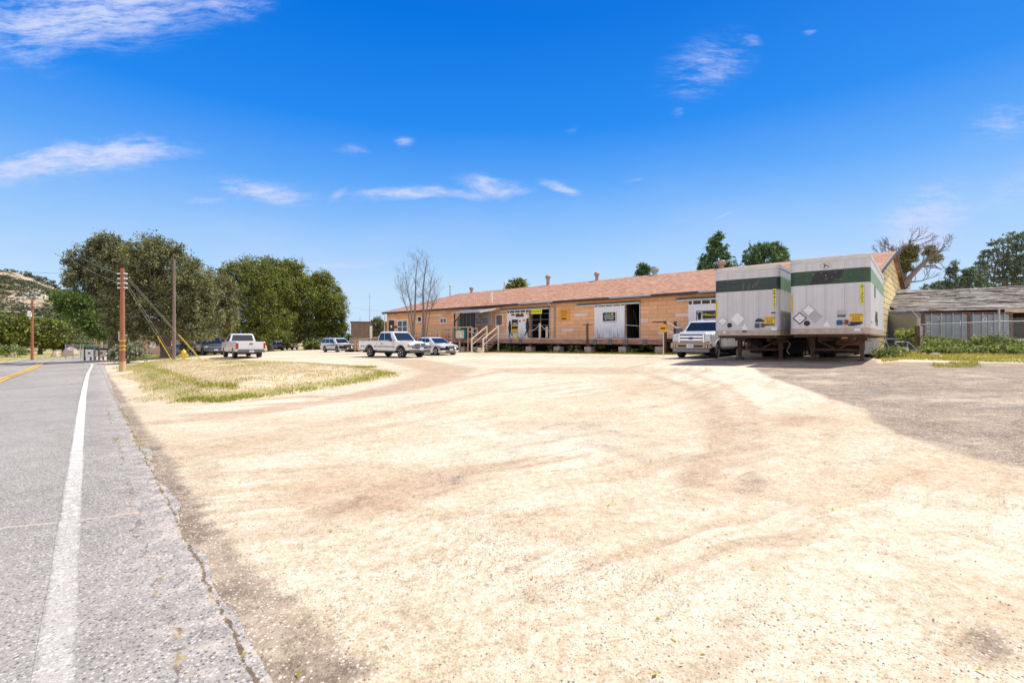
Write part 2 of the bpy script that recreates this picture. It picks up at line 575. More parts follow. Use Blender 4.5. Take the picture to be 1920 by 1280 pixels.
M['rail_wood'] = plain('tan painted rail', (0.60, 0.40, 0.255), 0.75, var=0.2, scale=4.0)
M['rail_pale'] = plain('pale painted rail', (0.72, 0.60, 0.46), 0.7, var=0.1, scale=4.0)
M['dark_wood'] = plain('dark brown timber', (0.085, 0.05, 0.035), 0.8, var=0.4, scale=4.0)
M['concrete'] = plain('concrete', (0.42, 0.35, 0.29), 0.92, var=0.25, scale=5.0, dirt=(0.25, 0.2, 0.17), damt=0.5)
M['gutter'] = plain('dark gutter', (0.035, 0.032, 0.032), 0.5, var=0.4)
M['pole_red'] = plain('orange brown pole', (0.33, 0.125, 0.065), 0.75, var=0.3, scale=3.0, stretch=(4, 4, .4))
M['pole_grey'] = plain('grey brown pole', (0.22, 0.15, 0.12), 0.85, var=0.35, scale=3.0, stretch=(4, 4, .4))
M['pole_tan'] = plain('bare wood', (0.55, 0.36, 0.22), 0.85, var=0.25, scale=4.0, stretch=(4, 4, .5))
M['yellow'] = plain('yellow paint', (0.72, 0.48, 0.03), 0.5, var=0.08)
M['yellow_sign'] = plain('bright yellow', (0.85, 0.78, 0.03), 0.5, var=0.04)
M['orange_sign'] = plain('amber sign face', (0.80, 0.36, 0.02), 0.5, var=0.08)
M['teal'] = plain('teal paint', (0.02, 0.17, 0.15), 0.6, var=0.15)
M['tan_panel'] = plain('tan board', (0.66, 0.47, 0.33), 0.7, var=0.15)
M['pale_board'] = plain('lavender grey board', (0.62, 0.58, 0.60), 0.7, var=0.05)
M['blue'] = plain('blue plastic', (0.02, 0.07, 0.18), 0.4, var=0.12)
M['red'] = plain('red plastic', (0.22, 0.02, 0.02), 0.4, var=0.12)
M['tail_red'] = plain('tail lamp red', (0.42, 0.012, 0.015), 0.18, var=0.06, bstr=0.0)
M['green_sign'] = plain('street sign green', (0.02, 0.30, 0.22), 0.5, var=0.05)
M['tyre'] = plain('tyre rubber', (0.022, 0.021, 0.021), 0.85, var=0.3, scale=12)
M['rim'] = plain('alloy rim', (0.62, 0.58, 0.55), 0.35, 0.5, var=0.12)
M['trim'] = plain('grey plastic trim', (0.11, 0.11, 0.115), 0.6, var=0.12)
M['paint_white'] = plain('white car paint', (0.76, 0.75, 0.74), 0.25, var=0.04, scale=1.0, bstr=0.0, coat=0.6, dirt=(0.56, 0.50, 0.43), damt=.35)
M['paint_dark'] = plain('dark blue car paint', (0.065, 0.085, 0.125), 0.22, var=0.1, scale=1.0, bstr=0.0, coat=0.8)
M['paint_tan'] = plain('pinkish tan car paint', (0.38, 0.27, 0.21), 0.35, var=0.06, scale=1.0, bstr=0.0, coat=0.4)
M['paint_silver'] = plain('pale blue car paint', (0.32, 0.38, 0.45), 0.3, 0.3, var=0.06, scale=1.0, bstr=0.0, coat=0.4)
M['paint_gold'] = plain('tan two tone paint', (0.42, 0.30, 0.20), 0.35, 0.2, var=0.08, scale=1.0, bstr=0.0)
M['lamp'] = plain('clear lamp', (0.55, 0.56, 0.58), 0.08, 0.4, var=0.25, scale=14, bstr=0.0)
M['amber'] = plain('amber lamp', (0.65, 0.22, 0.05), 0.2, var=0.1, bstr=0.0)
M['plate'] = plain('licence plate', (0.75, 0.76, 0.80), 0.5, var=0.04)
M['ink'] = plain('black ink', (0.018, 0.016, 0.02), 0.6, var=0.2)
M['container'] = plain('blue grey container paint', (0.25, 0.285, 0.34), 0.6, var=0.12, scale=2.0, dirt=(0.2, 0.13, 0.10), damt=0.35)
M['container_edge'] = plain('rusty container post', (0.13, 0.06, 0.045), 0.7, var=0.3)
M['curtain'] = None
m, t = material('window glass')
p = finish(t, (0.012, 0.020, 0.030), 0.06, 0.0, spec=0.9)
M['glass'] = m
m, t = material('striped curtain')
co = t.n('ShaderNodeTexCoord').outputs['Object']
wv = t.n('ShaderNodeTexWave', dict(bands_direction='DIAGONAL'), Vector=co, Scale=3.2, Distortion=1.5)
finish(t, t.ramp(wv.outputs[1], [(0.35, (0.05, 0.13, 0.24)), (0.6, (0.42, 0.22, 0.05))]), 0.3)
M['curtain'] = m

# roof shingles
m, t = material('pinkish shingles')
co = t.n('ShaderNodeTexCoord').outputs['Object']
s = t.n('ShaderNodeSeparateXYZ', Vector=co)
c2 = t.n('ShaderNodeCombineXYZ', X=s.outputs[0], Y=t.m('MULTIPLY', s.outputs[1], 1.03), Z=0.0).outputs[0]
br = t.n('ShaderNodeTexBrick', dict(offset=0.5), Vector=c2, Color1=(0, 0, 0), Color2=(1, 1, 1), Mortar=(0.3, 0.3, 0.3), Scale=1.0, Mortar_Size=0.018, Mortar_Smooth=0.3, Bias=0.0, Brick_Width=0.34, Row_Height=0.16)
col = t.ramp(br.outputs[0], [(0.0, (0.33, 0.155, 0.092)), (0.5, (0.50, 0.265, 0.165)), (1.0, (0.66, 0.40, 0.27))])
n = t.noise(co, 0.45, 7.0, 0.65)
col = t.mix(0.55, col, t.ramp(n, [(0.3, 0.72), (0.7, 1.0)]), 'MULTIPLY')
col = t.mix(t.m('MULTIPLY', br.outputs[1], 0.75), col, (0.13, 0.06, 0.045))
finish(t, col, 0.92, 0, t.m('ADD', t.m('SUBTRACT', 1.0, br.outputs[1]), t.noise(co, 20.0)), 0.5, 0.02, 0.15)
M['shingle'] = m

# old wooden shakes on the shed
m, t = material('weathered wooden shakes')
co = t.n('ShaderNodeTexCoord').outputs['Object']
n1 = t.noise(t.mapv(co, (0.6, 5.0, 5.0)), 1.6, 6.0, 0.7, 0.6)
n2 = t.noise(co, 2.2, 6.0, 0.7)
col = t.ramp(n1, [(0.36, (0.07, 0.06, 0.05)), (0.45, (0.30, 0.265, 0.23)), (0.53, (0.55, 0.51, 0.46)), (0.66, (0.75, 0.71, 0.65))])
col = t.mix(t.m('MULTIPLY', t.step(n2, 0.55, 0.75), 0.5), col, (0.22, 0.20, 0.12))
finish(t, col, 0.95, 0, n1, 0.8, 0.05, 0.1)
M['shake'] = m

# trailer skins: riveted sheet, a green band, streaks of grime
def trailer_mat(name, base, green, z0, z1, fade):
    m, t = material(name)
    co = t.n('ShaderNodeTexCoord').outputs['Object']
    s = t.n('ShaderNodeSeparateXYZ', Vector=co)
    st = t.noise(t.mapv(co, (9, 9, .25)), 1.0, 5.0, 0.6)
    ms = t.noise(co, 1.7, 6.0, 0.6)
    col = t.ramp(t.m('ADD', t.m('MULTIPLY', st, .6), t.m('MULTIPLY', ms, .4)), [(0.35, tuple(x * .84 for x in base)), (0.62, base)])
    # seams every half metre with rivet rows
    xx = t.m('ADD', s.outputs[0], t.m('MULTIPLY', s.outputs[1], 1.0))
    fr = t.m('FRACT', t.m('DIVIDE', t.m('ADD', xx, 50.13), 0.61))
    line = t.m('LESS_THAN', fr, 0.022)
    fz = t.m('FRACT', t.m('MULTIPLY', s.outputs[2], 11.0))
    riv = t.m('MULTIPLY', t.m('LESS_THAN', t.m('ABSOLUTE', t.m('SUBTRACT', fr, 0.10)), 0.022), t.m('LESS_THAN', fz, 0.3))
    band = t.m('MULTIPLY', t.step(s.outputs[2], z0 - .006, z0 + .006), t.step(s.outputs[2], z1 + .006, z1 - .006))
    gcol = t.ramp(ms, [(0.3, tuple(x * .75 for x in green)), (0.7, green)])
    sp = t.noise(co, 9.0, 6.0, 0.75)
    gcol = t.mix(t.m('MULTIPLY', t.step(sp, 0.60, 0.66), fade), gcol, tuple(x * .8 for x in base))
    col = t.mix(band, col, gcol)
    col = t.mix(t.m('MULTIPLY', t.m('MAXIMUM', line, riv), 0.45), col, (0.12, 0.12, 0.12))
    finish(t, col, 0.5, 0.0, ms, 0.2, 0.03, 0.5)
    return m


M['trailer_a'] = trailer_mat('trailer skin grey', (0.62, 0.60, 0.60), (0.026, 0.048, 0.042), 2.98, 3.50, 0.35)
M['trailer_b'] = trailer_mat('trailer skin grey streaked', (0.66, 0.64, 0.645), (0.030, 0.078, 0.036), 2.98, 3.52, 0.5)
M['trailer_side'] = trailer_mat('trailer side skin', (0.66, 0.66, 0.66), (0.26, 0.40, 0.25), 2.98, 3.52, 0.6)
M['rail_tan'] = plain('tan stained metal rail', (0.50, 0.39, 0.31), 0.6, 0.1, var=0.25, scale=3.0, dirt=(0.30, 0.2, 0.14), damt=0.5)
M['rail_top'] = plain('pale top rail', (0.62, 0.59, 0.55), 0.6, 0.1, var=0.15)
M['holder'] = plain('bare metal placard', (0.45, 0.42, 0.43), 0.5, 0.2, var=0.12)
M['placard'] = plain('white placard', (0.82, 0.80, 0.78), 0.5, var=0.06)


def leaf_mat(name, dark, mid, light, trans=0.35, warm=None):
    m, t = material(name)
    geo = t.n('ShaderNodeNewGeometry')
    rnd = geo.outputs['Random Per Island']
    co = t.n('ShaderNodeTexCoord').outputs['Object']
    n = t.noise(co, 0.9, 4.0, 0.65)
    k = t.m('ADD', t.m('MULTIPLY', rnd, 0.5), t.m('MULTIPLY', n, 0.5))
    col = t.ramp(k, [(0.24, dark), (0.48, mid), (0.76, light)])
    if warm:
        col = t.mix(t.m('MULTIPLY', t.step(t.noise(co, 1.3, 2.0), 0.52, 0.7), 0.6), col, warm)
    p = t.n('ShaderNodeBsdfPrincipled', Base_Color=col, Roughness=0.55)
    p.inputs['Specular IOR Level'].default_value = 0.35
    tr = t.n('ShaderNodeBsdfTranslucent', Color=t.mix(1.0, col, (1.3, 1.35, 0.6), 'MULTIPLY'))
    mx = t.n('ShaderNodeMixShader', i0=trans, i1=p.outputs[0], i2=tr.outputs[0])
    t.n('ShaderNodeOutputMaterial', Surface=mx.outputs[0])
    return m


M['leaf_olive'] = leaf_mat('olive leaves', (0.024, 0.033, 0.014), (0.125, 0.135, 0.058), (0.42, 0.40, 0.20), 0.28, (0.20, 0.175, 0.085))
M['leaf_oak'] = leaf_mat('oak leaves', (0.016, 0.032, 0.009), (0.095, 0.125, 0.028), (0.44, 0.45, 0.095), 0.3, (0.24, 0.24, 0.055))
M['leaf_bright'] = leaf_mat('bright green leaves', (0.03, 0.062, 0.016), (0.09, 0.15, 0.035), (0.25, 0.32, 0.09), 0.35)
M['leaf_pine'] = leaf_mat('pine needles', (0.029, 0.065, 0.029), (0.081, 0.153, 0.065), (0.198, 0.279, 0.108), 0.25)
M['leaf_pine_grey'] = leaf_mat('grey green needles', (0.032, 0.058, 0.040), (0.094, 0.135, 0.081), (0.234, 0.270, 0.153), 0.2)
M['leaf_weed'] = leaf_mat('weed leaves', (0.04, 0.065, 0.02), (0.14, 0.185, 0.055), (0.40, 0.43, 0.17), 0.35, (0.30, 0.28, 0.11))
M['leaf_flower'] = leaf_mat('white flower bush leaves', (0.03, 0.06, 0.02), (0.13, 0.17, 0.07), (0.62, 0.60, 0.50), 0.25)
M['leaf_chap'] = leaf_mat('chaparral', (0.042, 0.053, 0.031), (0.091, 0.105, 0.056), (0.168, 0.175, 0.091), 0.15)
M['leaf_mistle'] = leaf_mat('mistletoe', (0.075, 0.083, 0.022), (0.180, 0.173, 0.045), (0.330, 0.285, 0.090), 0.2)
M['bark'] = plain('bark', (0.15, 0.11, 0.085), 0.95, var=0.5, scale=6, stretch=(2, 2, .5), bstr=0.8)
M['bark_pale'] = plain('pale bark', (0.20, 0.165, 0.145), 0.95, var=0.45, scale=7, stretch=(2, 2, .5), bstr=0.6)


def blade_mat(name, stops, trans=0.3):
    m, t = material(name)
    rnd = t.n('ShaderNodeNewGeometry').outputs['Random Per Island']
    n = t.noise(t.n('ShaderNodeTexCoord').outputs['Object'], 0.7, 4.0)
    col = t.ramp(t.m('ADD', t.m('MULTIPLY', rnd, 0.55), t.m('MULTIPLY', n, 0.45)), stops)
    d = t.n('ShaderNodeBsdfDiffuse', Color=col)
    tr = t.n('ShaderNodeBsdfTranslucent', Color=col)
    t.n('ShaderNodeOutputMaterial', Surface=t.n('ShaderNodeMixShader', i0=trans, i1=d.outputs[0], i2=tr.outputs[0]).outputs[0])
    return m


M['dry_grass'] = blade_mat('dry grass blades', [(0.25, (0.46, 0.34, 0.17)), (0.5, (0.66, 0.55, 0.30)), (0.72, (0.76, 0.68, 0.42))])
M['green_grass'] = blade_mat('green grass blades', [(0.25, (0.18, 0.21, 0.03)), (0.5, (0.38, 0.40, 0.07)), (0.75, (0.62, 0.56, 0.16))])
M['yellow_grass'] = blade_mat('yellow green grass blades', [(0.25, (0.26, 0.24, 0.04)), (0.5, (0.42, 0.38, 0.08)), (0.75, (0.55, 0.5, 0.16))])

M['vent'] = plain('pinkish brown vent metal', (0.42, 0.27, 0.21), 0.6, 0.1, var=.15)
M['screen'] = plain('dark porch screen', (0.03, 0.035, 0.04), 0.25, 0.0, var=.4, scale=4)
# ------------------------------------------------------------------ ground, road, hill
RD = np.array((-0.666, 0.746))          # the road runs this way
RS = np.array((0.746, 0.666))           # to its right


def road_shift(t):
    t = np.asarray(t, float)
    return 0.00035 * np.clip(t - 15, 0, 30) ** 2


def road_pt(t, s):
    s = s + float(road_shift(t))
    p = RD * t + RS * s
    return p


def graded(lo, hi, mid0, mid1, step, grow=1.09, big=40.0):
    a = list(np.arange(mid0, mid1, step))
    d, x = step, a[-1]
    while x < hi:
        d = min(d * grow, big); x += d; a.append(x)
    d, x = step, mid0
    left = []
    while x > lo:
        d = min(d * grow, big); x -= d; left.append(x)
    return np.array(left[::-1] + a)


gx = graded(-900, 900, -22, 24, 0.2)
gy = graded(-60, 900, 1.2, 32, 0.2)
XX, YY = np.meshgrid(gx, gy)
P = np.stack([XX.ravel(), YY.ravel()], 1)
Z = ground_h(P)
T_ = P @ RD
S_ = P @ RS - road_shift(T_)
on_road = (S_ < 0.45) & (S_ > -6.9) & (T_ < 100)
Z = Z - 0.035 * on_road
nx, ny = len(gx), len(gy)
idx = np.arange(nx * ny).reshape(ny, nx)
F = np.stack([idx[:-1, :-1].ravel(), idx[:-1, 1:].ravel(), idx[1:, 1:].ravel(), idx[1:, :-1].ravel()], 1)


def wpoly(pts):
    return [on_ground(*p) for p in pts]


def patch(pts, soft, val=1.0):
    d = poly_dist(P, wpoly(pts))
    return val * sstep(d, -soft, soft)


brown = np.zeros(len(P)); grey = np.zeros(len(P)); veg = np.zeros(len(P)); straw = np.zeros(len(P))
for pts, soft, val in [
    ([(240, 775), (420, 790), (620, 755), (745, 738), (870, 712), (905, 690), (800, 674), (700, 672), (740, 684), (790, 697), (720, 722), (600, 747), (440, 768), (300, 778)], .5, .80),
    ([(300, 852), (420, 822), (600, 790), (760, 768), (720, 790), (560, 822), (430, 850), (330, 868)], .4, .55),
    ([(320, 862), (415, 862), (440, 900), (400, 945), (330, 905)], .35, .75),
    ([(560, 960), (700, 905), (850, 872), (1010, 850), (960, 880), (840, 912), (740, 940), (600, 990)], .25, .8),
    ([(1290, 800), (1270, 760), (1310, 715), (1370, 730), (1400, 770), (1370, 815)], .5, .7),
    ([(1120, 712), (1190, 700), (1280, 720), (1320, 760), (1220, 745), (1150, 745)], .5, .5),
    ([(1430, 785), (1490, 772), (1570, 784), (1500, 800), (1450, 802)], .3, .9),
    ([(900, 690), (1110, 686), (1300, 690), (1340, 700), (1200, 703), (960, 702)], .6, .65),
    ([(1090, 664), (1250, 668), (1300, 676), (1150, 678), (1040, 672)], .6, .5),
    ([(900, 662), (1240, 668), (1240, 672), (900, 667)], .3, .5),
    ([(420, 1060), (560, 1010), (700, 990), (820, 960), (700, 1040), (560, 1100)], .4, .3),
    ([(1180, 1010), (1400, 960), (1560, 1000), (1460, 1080), (1300, 1130), (1180, 1100)], .35, .42),
    ([(1260, 1180), (1420, 1120), (1560, 1180), (1500, 1270), (1300, 1275)], .3, .35),
    ([(760, 1170), (900, 1120), (1010, 1150), (920, 1230), (800, 1250)], .3, .3),
    ([(245, 790), (300, 775), (520, 770), (620, 800), (420, 830), (280, 850)], .5, .35),
]:
    brown = np.maximum(brown, patch(pts, soft, val))
for pts, soft, val in [
    ([(1400, 684), (1440, 706), (1500, 726), (1560, 748), (1625, 765), (1640, 790), (1700, 818), (1790, 850), (1920, 876), (2300, 930), (2500, 800), (2300, 684), (1920, 682), (1700, 678)], .35, 1.0),
    ([(1250, 684), (1400, 686), (1640, 690), (1650, 675), (1500, 662), (1350, 662)], .4, .8),
    ([(900, 792), (1060, 778), (1220, 792), (1320, 835), (1300, 900), (1190, 890), (1060, 855), (950, 845)], .7, .38),
    ([(1350, 915), (1400, 880), (1450, 900), (1440, 930), (1390, 935)], .15, .55),
    ([(1760, 1160), (1880, 1180), (1960, 1280), (1880, 1290), (1800, 1220)], .1, .6),
    ([(192, 690), (228, 735), (270, 800), (315, 850), (360, 930), (450, 1040), (570, 1150), (720, 1300), (400, 1300), (350, 1130), (270, 960), (230, 850), (205, 770), (190, 700)], .16, .95),
    ([(480, 1300), (640, 1230), (720, 1290)], .3, .5),
    ([(840, 866), (848, 905), (862, 914), (880, 912), (866, 900), (852, 870)], .05, .8),
]:
    grey = np.maximum(grey, patch(pts, soft, val))
def line_dist(pts):
    L_ = [np.array(q) for q in wpoly(pts)]
    d = np.full(len(P), 1e9)
    for a, b in zip(L_[:-1], L_[1:]):
        ab = b - a
        t_ = np.clip(((P - a) @ ab) / (ab @ ab), 0, 1)
        q = a + t_[:, None] * ab
        d = np.minimum(d, np.hypot(P[:, 0] - q[:, 0], P[:, 1] - q[:, 1]))
    return d


for pts, wd, val in [([(1130, 690), (1210, 700), (1290, 725), (1340, 760), (1362, 800), (1345, 850), (1290, 900)], .22, .75), ([(1180, 686), (1280, 696), (1360, 722), (1402, 760), (1415, 810), (1400, 870)], .20, .65),
                     ([(300, 792), (500, 772), (700, 742), (850, 714), (960, 692)], .30, .7), ([(250, 852), (430, 822), (700, 778), (900, 738), (1080, 716)], .24, .6), ([(330, 872), (520, 838), (760, 792), (960, 752)], .20, .5),
                     ([(420, 1000), (640, 985), (800, 925), (950, 880), (1100, 852)], .14, .6), ([(560, 930), (760, 880), (940, 840), (1060, 828)], .16, .5),
                     ([(1000, 682), (1150, 684), (1300, 692), (1420, 712), (1500, 745)], .3, .5), ([(1330, 1270), (1400, 1120), (1500, 980), (1560, 860), (1560, 790)], .13, .5), ([(1180, 1270), (1260, 1100), (1390, 950), (1470, 850)], .12, .4),
                     ([(780, 690), (900, 676), (1060, 671), (1250, 676)], .35, .5), ([(820, 700), (960, 684), (1100, 678), (1230, 682)], .3, .45)]:
    brown = np.maximum(brown, val * sstep(line_dist(pts), wd * 2.0, wd * .5))
md = poly_dist(P, MOUND)
straw = np.maximum(straw, sstep(md, -1.3, .3) * .8)
edge_green = np.exp(-((md - .5) / .55) ** 2)
front_or_left = (P[:, 0] < -3) & (P[:, 1] < 31)
veg = np.maximum(veg, edge_green * (.35 + .5 * front_or_left) * (md > -.6))
for pts, soft, val in [
    ([(1640, 676), (1700, 660), (1760, 662), (1920, 672), (2400, 690), (2400, 650), (1640, 650)], .7, .95),
    ([(1640, 664), (1700, 650), (2400, 650), (2400, 690), (1920, 684), (1700, 676)], .9, .75),
    ([(905, 659), (1100, 661), (1250, 664), (1250, 655), (905, 652)], .3, .95),
    ([(-400, 690), (0, 679), (128, 668), (128, 655), (-400, 650)], 1.2, .9),
    ([(215, 684), (340, 669), (420, 664), (340, 655), (230, 660), (200, 672)], .8, .8),
    ([(570, 658), (660, 660), (700, 656), (660, 650), (560, 650)], .8, .5),
]:
    veg = np.maximum(veg, patch(pts, soft, val))
straw = np.maximum(straw, patch([(1640, 682), (1700, 676), (2300, 684), (2300, 660), (1640, 660)], .5, .7))
straw = np.maximum(straw, patch([(-400, 692), (0, 682), (140, 671), (140, 664), (-400, 680)], .6, .8))
far = sstep(np.hypot(P[:, 0] + 5, P[:, 1] - 30), 70, 90)
veg = np.maximum(veg, far * .8)
straw = np.maximum(straw, far * .6)

ground = np_mesh('ground', np.column_stack([P, Z]), F, [], smooth=True)
tag(ground, 'pale sandy gravel lot with brown tyre tracks and grey worn patches', 'ground', kind='structure')
for nm, arr in (('brown', brown), ('grey', grey), ('veg', veg), ('straw', straw)):
    at = ground.data.attributes.new(nm, 'FLOAT', 'POINT')
    at.data.foreach_set('value', arr.astype(np.float32))

ASPH_LO, ASPH_HI = (0.285, 0.26, 0.228), (0.42, 0.388, 0.345)


def road_coords(t):
    geo = t.n('ShaderNodeNewGeometry').outputs['Position']
    s = t.n('ShaderNodeSeparateXYZ', Vector=geo)
    ss = t.m('ADD', t.m('MULTIPLY', s.outputs[0], float(RS[0])), t.m('MULTIPLY', s.outputs[1], float(RS[1])))
    tt = t.m('ADD', t.m('MULTIPLY', s.outputs[0], float(RD[0])), t.m('MULTIPLY', s.outputs[1], float(RD[1])))
    return geo, ss, tt


def grains(t, co, scale, thr, rnd_thr):
    """scattered dark stones: 1 inside a stone"""
    v = t.n('ShaderNodeTexVoronoi', Vector=co, Scale=scale)
    r = t.n('ShaderNodeSeparateColor', i0=v.outputs['Color']).outputs[0]
    return t.m('MULTIPLY', t.m('LESS_THAN', v.outputs['Distance'], thr), t.m('GREATER_THAN', r, rnd_thr))


def asphalt(t, marking=None):
    co, ss, tt = road_coords(t)
    big = t.noise(co, 0.28, 5.0, 0.6)
    mid = t.noise(co, 3.5, 5.0, 0.6)
    fine = t.noise(co, 48.0, 3.0, 0.7)
    k = t.m('ADD', t.m('ADD', t.m('MULTIPLY', big, .3), t.m('MULTIPLY', mid, .2)), t.m('MULTIPLY', fine, .5))
    col = t.ramp(k, [(0.40, tuple(x * .82 for x in ASPH_LO)), (0.60, ASPH_HI)])
    jag = t.m('MULTIPLY', t.m('SUBTRACT', t.noise(co, 1.7, 6.0, 0.7), 0.5), 0.55)
    # pale dust and sand among the broken pieces near the edge
    patchy = t.noise(co, 6.0, 6.0, 0.7)
    edge = t.m('MULTIPLY', t.step(t.m('ADD', ss, t.m('MULTIPLY', mid, .5)), 0.25, 0.95), t.step(patchy, .42, .62))
    col = t.mix(t.m('MULTIPLY', edge, .75), col, (0.60, 0.51, 0.42))
    base0 = col
    if marking:
        worn = t.m('ADD', t.m('MULTIPLY', t.noise(co, 9.0, 6.0, 0.7), .45), t.m('MULTIPLY', fine, .55))
        thr = t.m('ADD', marking[1], t.m('MULTIPLY', t.step(tt, 3.0, 13.0), .16))
        sel = t.n('ShaderNodeMapRange', i0=t.m('SUBTRACT', worn, thr), i1=-0.05, i2=0.06).outputs[0]
        col = t.mix(sel, marking[0], t.mix(0.72, marking[0], col))
        es = t.m('ABSOLUTE', t.m('ADD', ss, 0.118))
        frayed = t.m('MULTIPLY', t.step(t.m('ADD', es, t.m('MULTIPLY', t.m('SUBTRACT', worn, .5), .10)), .050, .072), t.step(tt, 16.0, 11.0)) if marking[2] else 0.0
        col = t.mix(t.m('MULTIPLY', frayed, .85), col, base0)
    pit = t.m('MAXIMUM', t.m('MULTIPLY', grains(t, co, 40.0, 0.30, 0.58), 1.0), t.m('MULTIPLY', grains(t, co, 85.0, 0.33, 0.6), .8))
    light = grains(t, t.mapv(co, loc=(7.7, 3.1, 0)), 46.0, 0.36, 0.62)
    col = t.mix(t.m('MULTIPLY', light, 0.55), col, (0.72, 0.68, 0.63))
    col = t.mix(t.m('MULTIPLY', pit, 0.80 if not marking else .50), col, (0.075, 0.075, 0.085))
    seam = t.m('LESS_THAN', t.m('ABSOLUTE', t.m('SUBTRACT', t.m('ADD', tt, t.m('ADD', t.m('MULTIPLY', jag, .25), t.m('MULTIPLY', ss, .42))), 5.62)), 0.018)
    seam = t.m('MULTIPLY', seam, t.m('MULTIPLY', t.m('GREATER_THAN', ss, -1.1), t.m('LESS_THAN', ss, .35)))
    col = t.mix(t.m('MULTIPLY', t.m('MULTIPLY', seam, t.step(patchy, .3, .5)), .7), col, (0.58, 0.45, 0.33))
    wv = t.m('MULTIPLY', t.step(t.noise(co, 14.0, 4.0, .7), .36, .66), 2.0)
    for (c0, w, amp, lo, hi, cc) in ((0.33, .006, 1.0, 0, 7, (0.16, 0.12, 0.09)), (0.57, .0075, .30, -2, 60, (0.13, 0.08, 0.04))):
        cr = t.m('LESS_THAN', t.m('ABSOLUTE', t.m('SUBTRACT', t.m('ADD', ss, t.m('MULTIPLY', jag, amp)), c0)), t.m('MULTIPLY', wv, w))
        cr = t.m('MULTIPLY', cr, t.m('MULTIPLY', t.m('GREATER_THAN', tt, lo), t.m('LESS_THAN', tt, hi)))
        col = t.mix(t.m('MULTIPLY', cr, .85), col, t.mix(t.m('MULTIPLY', t.step(patchy, .5, .62), .8), cc, (.45, .33, .13)))
    for q in (3.2, 8.8, 13.5):
        c2 = t.m('LESS_THAN', t.m('ABSOLUTE', t.m('SUBTRACT', t.m('ADD', tt, t.m('MULTIPLY', jag, 1.6)), q)), 0.005)
        col = t.mix(t.m('MULTIPLY', c2, .4), col, (0.14, 0.13, 0.13))
    h = t.m('ADD', t.m('MULTIPLY', fine, .6), t.m('MULTIPLY', t.m('SUBTRACT', 1.0, pit), .6))
    finish(t, col, 0.88, 0, h, 0.7, 0.015, 0.25)


m, t = material('sandy lot'); M['ground'] = m
geo, ss, tt = road_coords(t)
A = {k: t.n('ShaderNodeAttribute', dict(attribute_name=k)).outputs['Fac'] for k in ('brown', 'grey', 'veg', 'straw')}
n_big = t.noise(geo, 0.22, 5.0, 0.6)
n_mid = t.noise(geo, 1.4, 7.0, 0.68, 0.5)
n_fin = t.noise(geo, 14.0, 6.0, 0.72)
n_gr = t.noise(geo, 60.0, 3.0, 0.7)
jit = t.m('ADD', t.m('MULTIPLY', t.m('SUBTRACT', n_mid, .5), 1.3), t.m('MULTIPLY', t.m('SUBTRACT', n_fin, .5), 1.1))
kk = t.m('ADD', t.m('ADD', t.m('MULTIPLY', n_big, .35), t.m('MULTIPLY', n_fin, .35)), t.m('MULTIPLY', n_gr, .3))
col = t.ramp(kk, [(0.38, (0.36, 0.27, 0.18)), (0.445, (0.52, 0.43, 0.31)), (0.50, (0.63, 0.56, 0.44)), (0.58, (0.72, 0.68, 0.58))])
s0 = t.n('ShaderNodeSeparateXYZ', Vector=geo)
tanm = t.noise(t.mapv(geo, (.34, .62, 1), (0, 0, R(28)), (3, 9, 0)), 1.0, 6.0, .66, .3)
col = t.mix(t.m('MULTIPLY', t.step(tanm, .45, .62), t.m('ADD', .22, t.m('MULTIPLY', t.step(s0.outputs[1], 13.0, 4.0), .45))), col, t.ramp(n_fin, [(.34, (0.43, 0.305, 0.195)), (.64, (0.60, 0.475, 0.345))]))
# bands swept by turning wheels: long thin arcs of darker soil
s3 = t.n('ShaderNodeSeparateXYZ', Vector=geo)
rad = t.n('ShaderNodeVectorMath', dict(operation='LENGTH'), i0=t.n('ShaderNodeVectorMath', dict(operation='ADD'), i0=geo, i1=(11.0, -31.0, 0)).outputs[0]).outputs['Value']
rad = t.m('ADD', rad, t.m('MULTIPLY', t.noise(geo, 0.18, 3.0), 3.0))
arc = t.noise(t.n('ShaderNodeCombineXYZ', X=t.m('MULTIPLY', rad, 1.5), Y=t.m('MULTIPLY', s3.outputs[0], .10), Z=0.0).outputs[0], 1.0, 6.0, 0.68, 0.2)
arc2 = t.noise(t.n('ShaderNodeCombineXYZ', X=t.m('MULTIPLY', rad, 6.0), Y=t.m('MULTIPLY', s3.outputs[0], .25), Z=3.0).outputs[0], 1.0, 4.0, 0.6, 0.2)
arc_f = t.m('MULTIPLY', t.step(t.m('ADD', t.m('MULTIPLY', arc, .65), t.m('MULTIPLY', arc2, .35)), 0.50, 0.63), t.m('MULTIPLY', t.step(n_big, .35, .6), .85))
col = t.mix(arc_f, col, t.ramp(n_fin, [(.35, (0.38, 0.245, 0.145)), (.65, (0.54, 0.39, 0.255))]))
br_f = t.step(t.m('ADD', t.m('ADD', A['brown'], t.m('MULTIPLY', jit, .55)), t.m('MULTIPLY', t.m('SUBTRACT', arc2, .5), .9)), 0.25, 0.95)
col = t.mix(t.m('MULTIPLY', br_f, .88), col, t.ramp(t.m('ADD', t.m('MULTIPLY', n_fin, .6), t.m('MULTIPLY', arc2, .4)), [(0.36, (0.27, 0.18, 0.12)), (0.5, (0.42, 0.305, 0.215)), (0.64, (0.56, 0.44, 0.33))]))
gr_f = t.step(t.m('ADD', A['grey'], t.m('MULTIPLY', jit, .85)), 0.28, 0.66)
gcol = t.ramp(t.m('ADD', t.m('ADD', t.m('MULTIPLY', n_fin, .35), t.m('MULTIPLY', n_gr, .35)), t.m('MULTIPLY', n_mid, .3)), [(0.38, (0.095, 0.070, 0.054)), (0.5, (0.265, 0.205, 0.16)), (0.62, (0.48, 0.40, 0.32))])
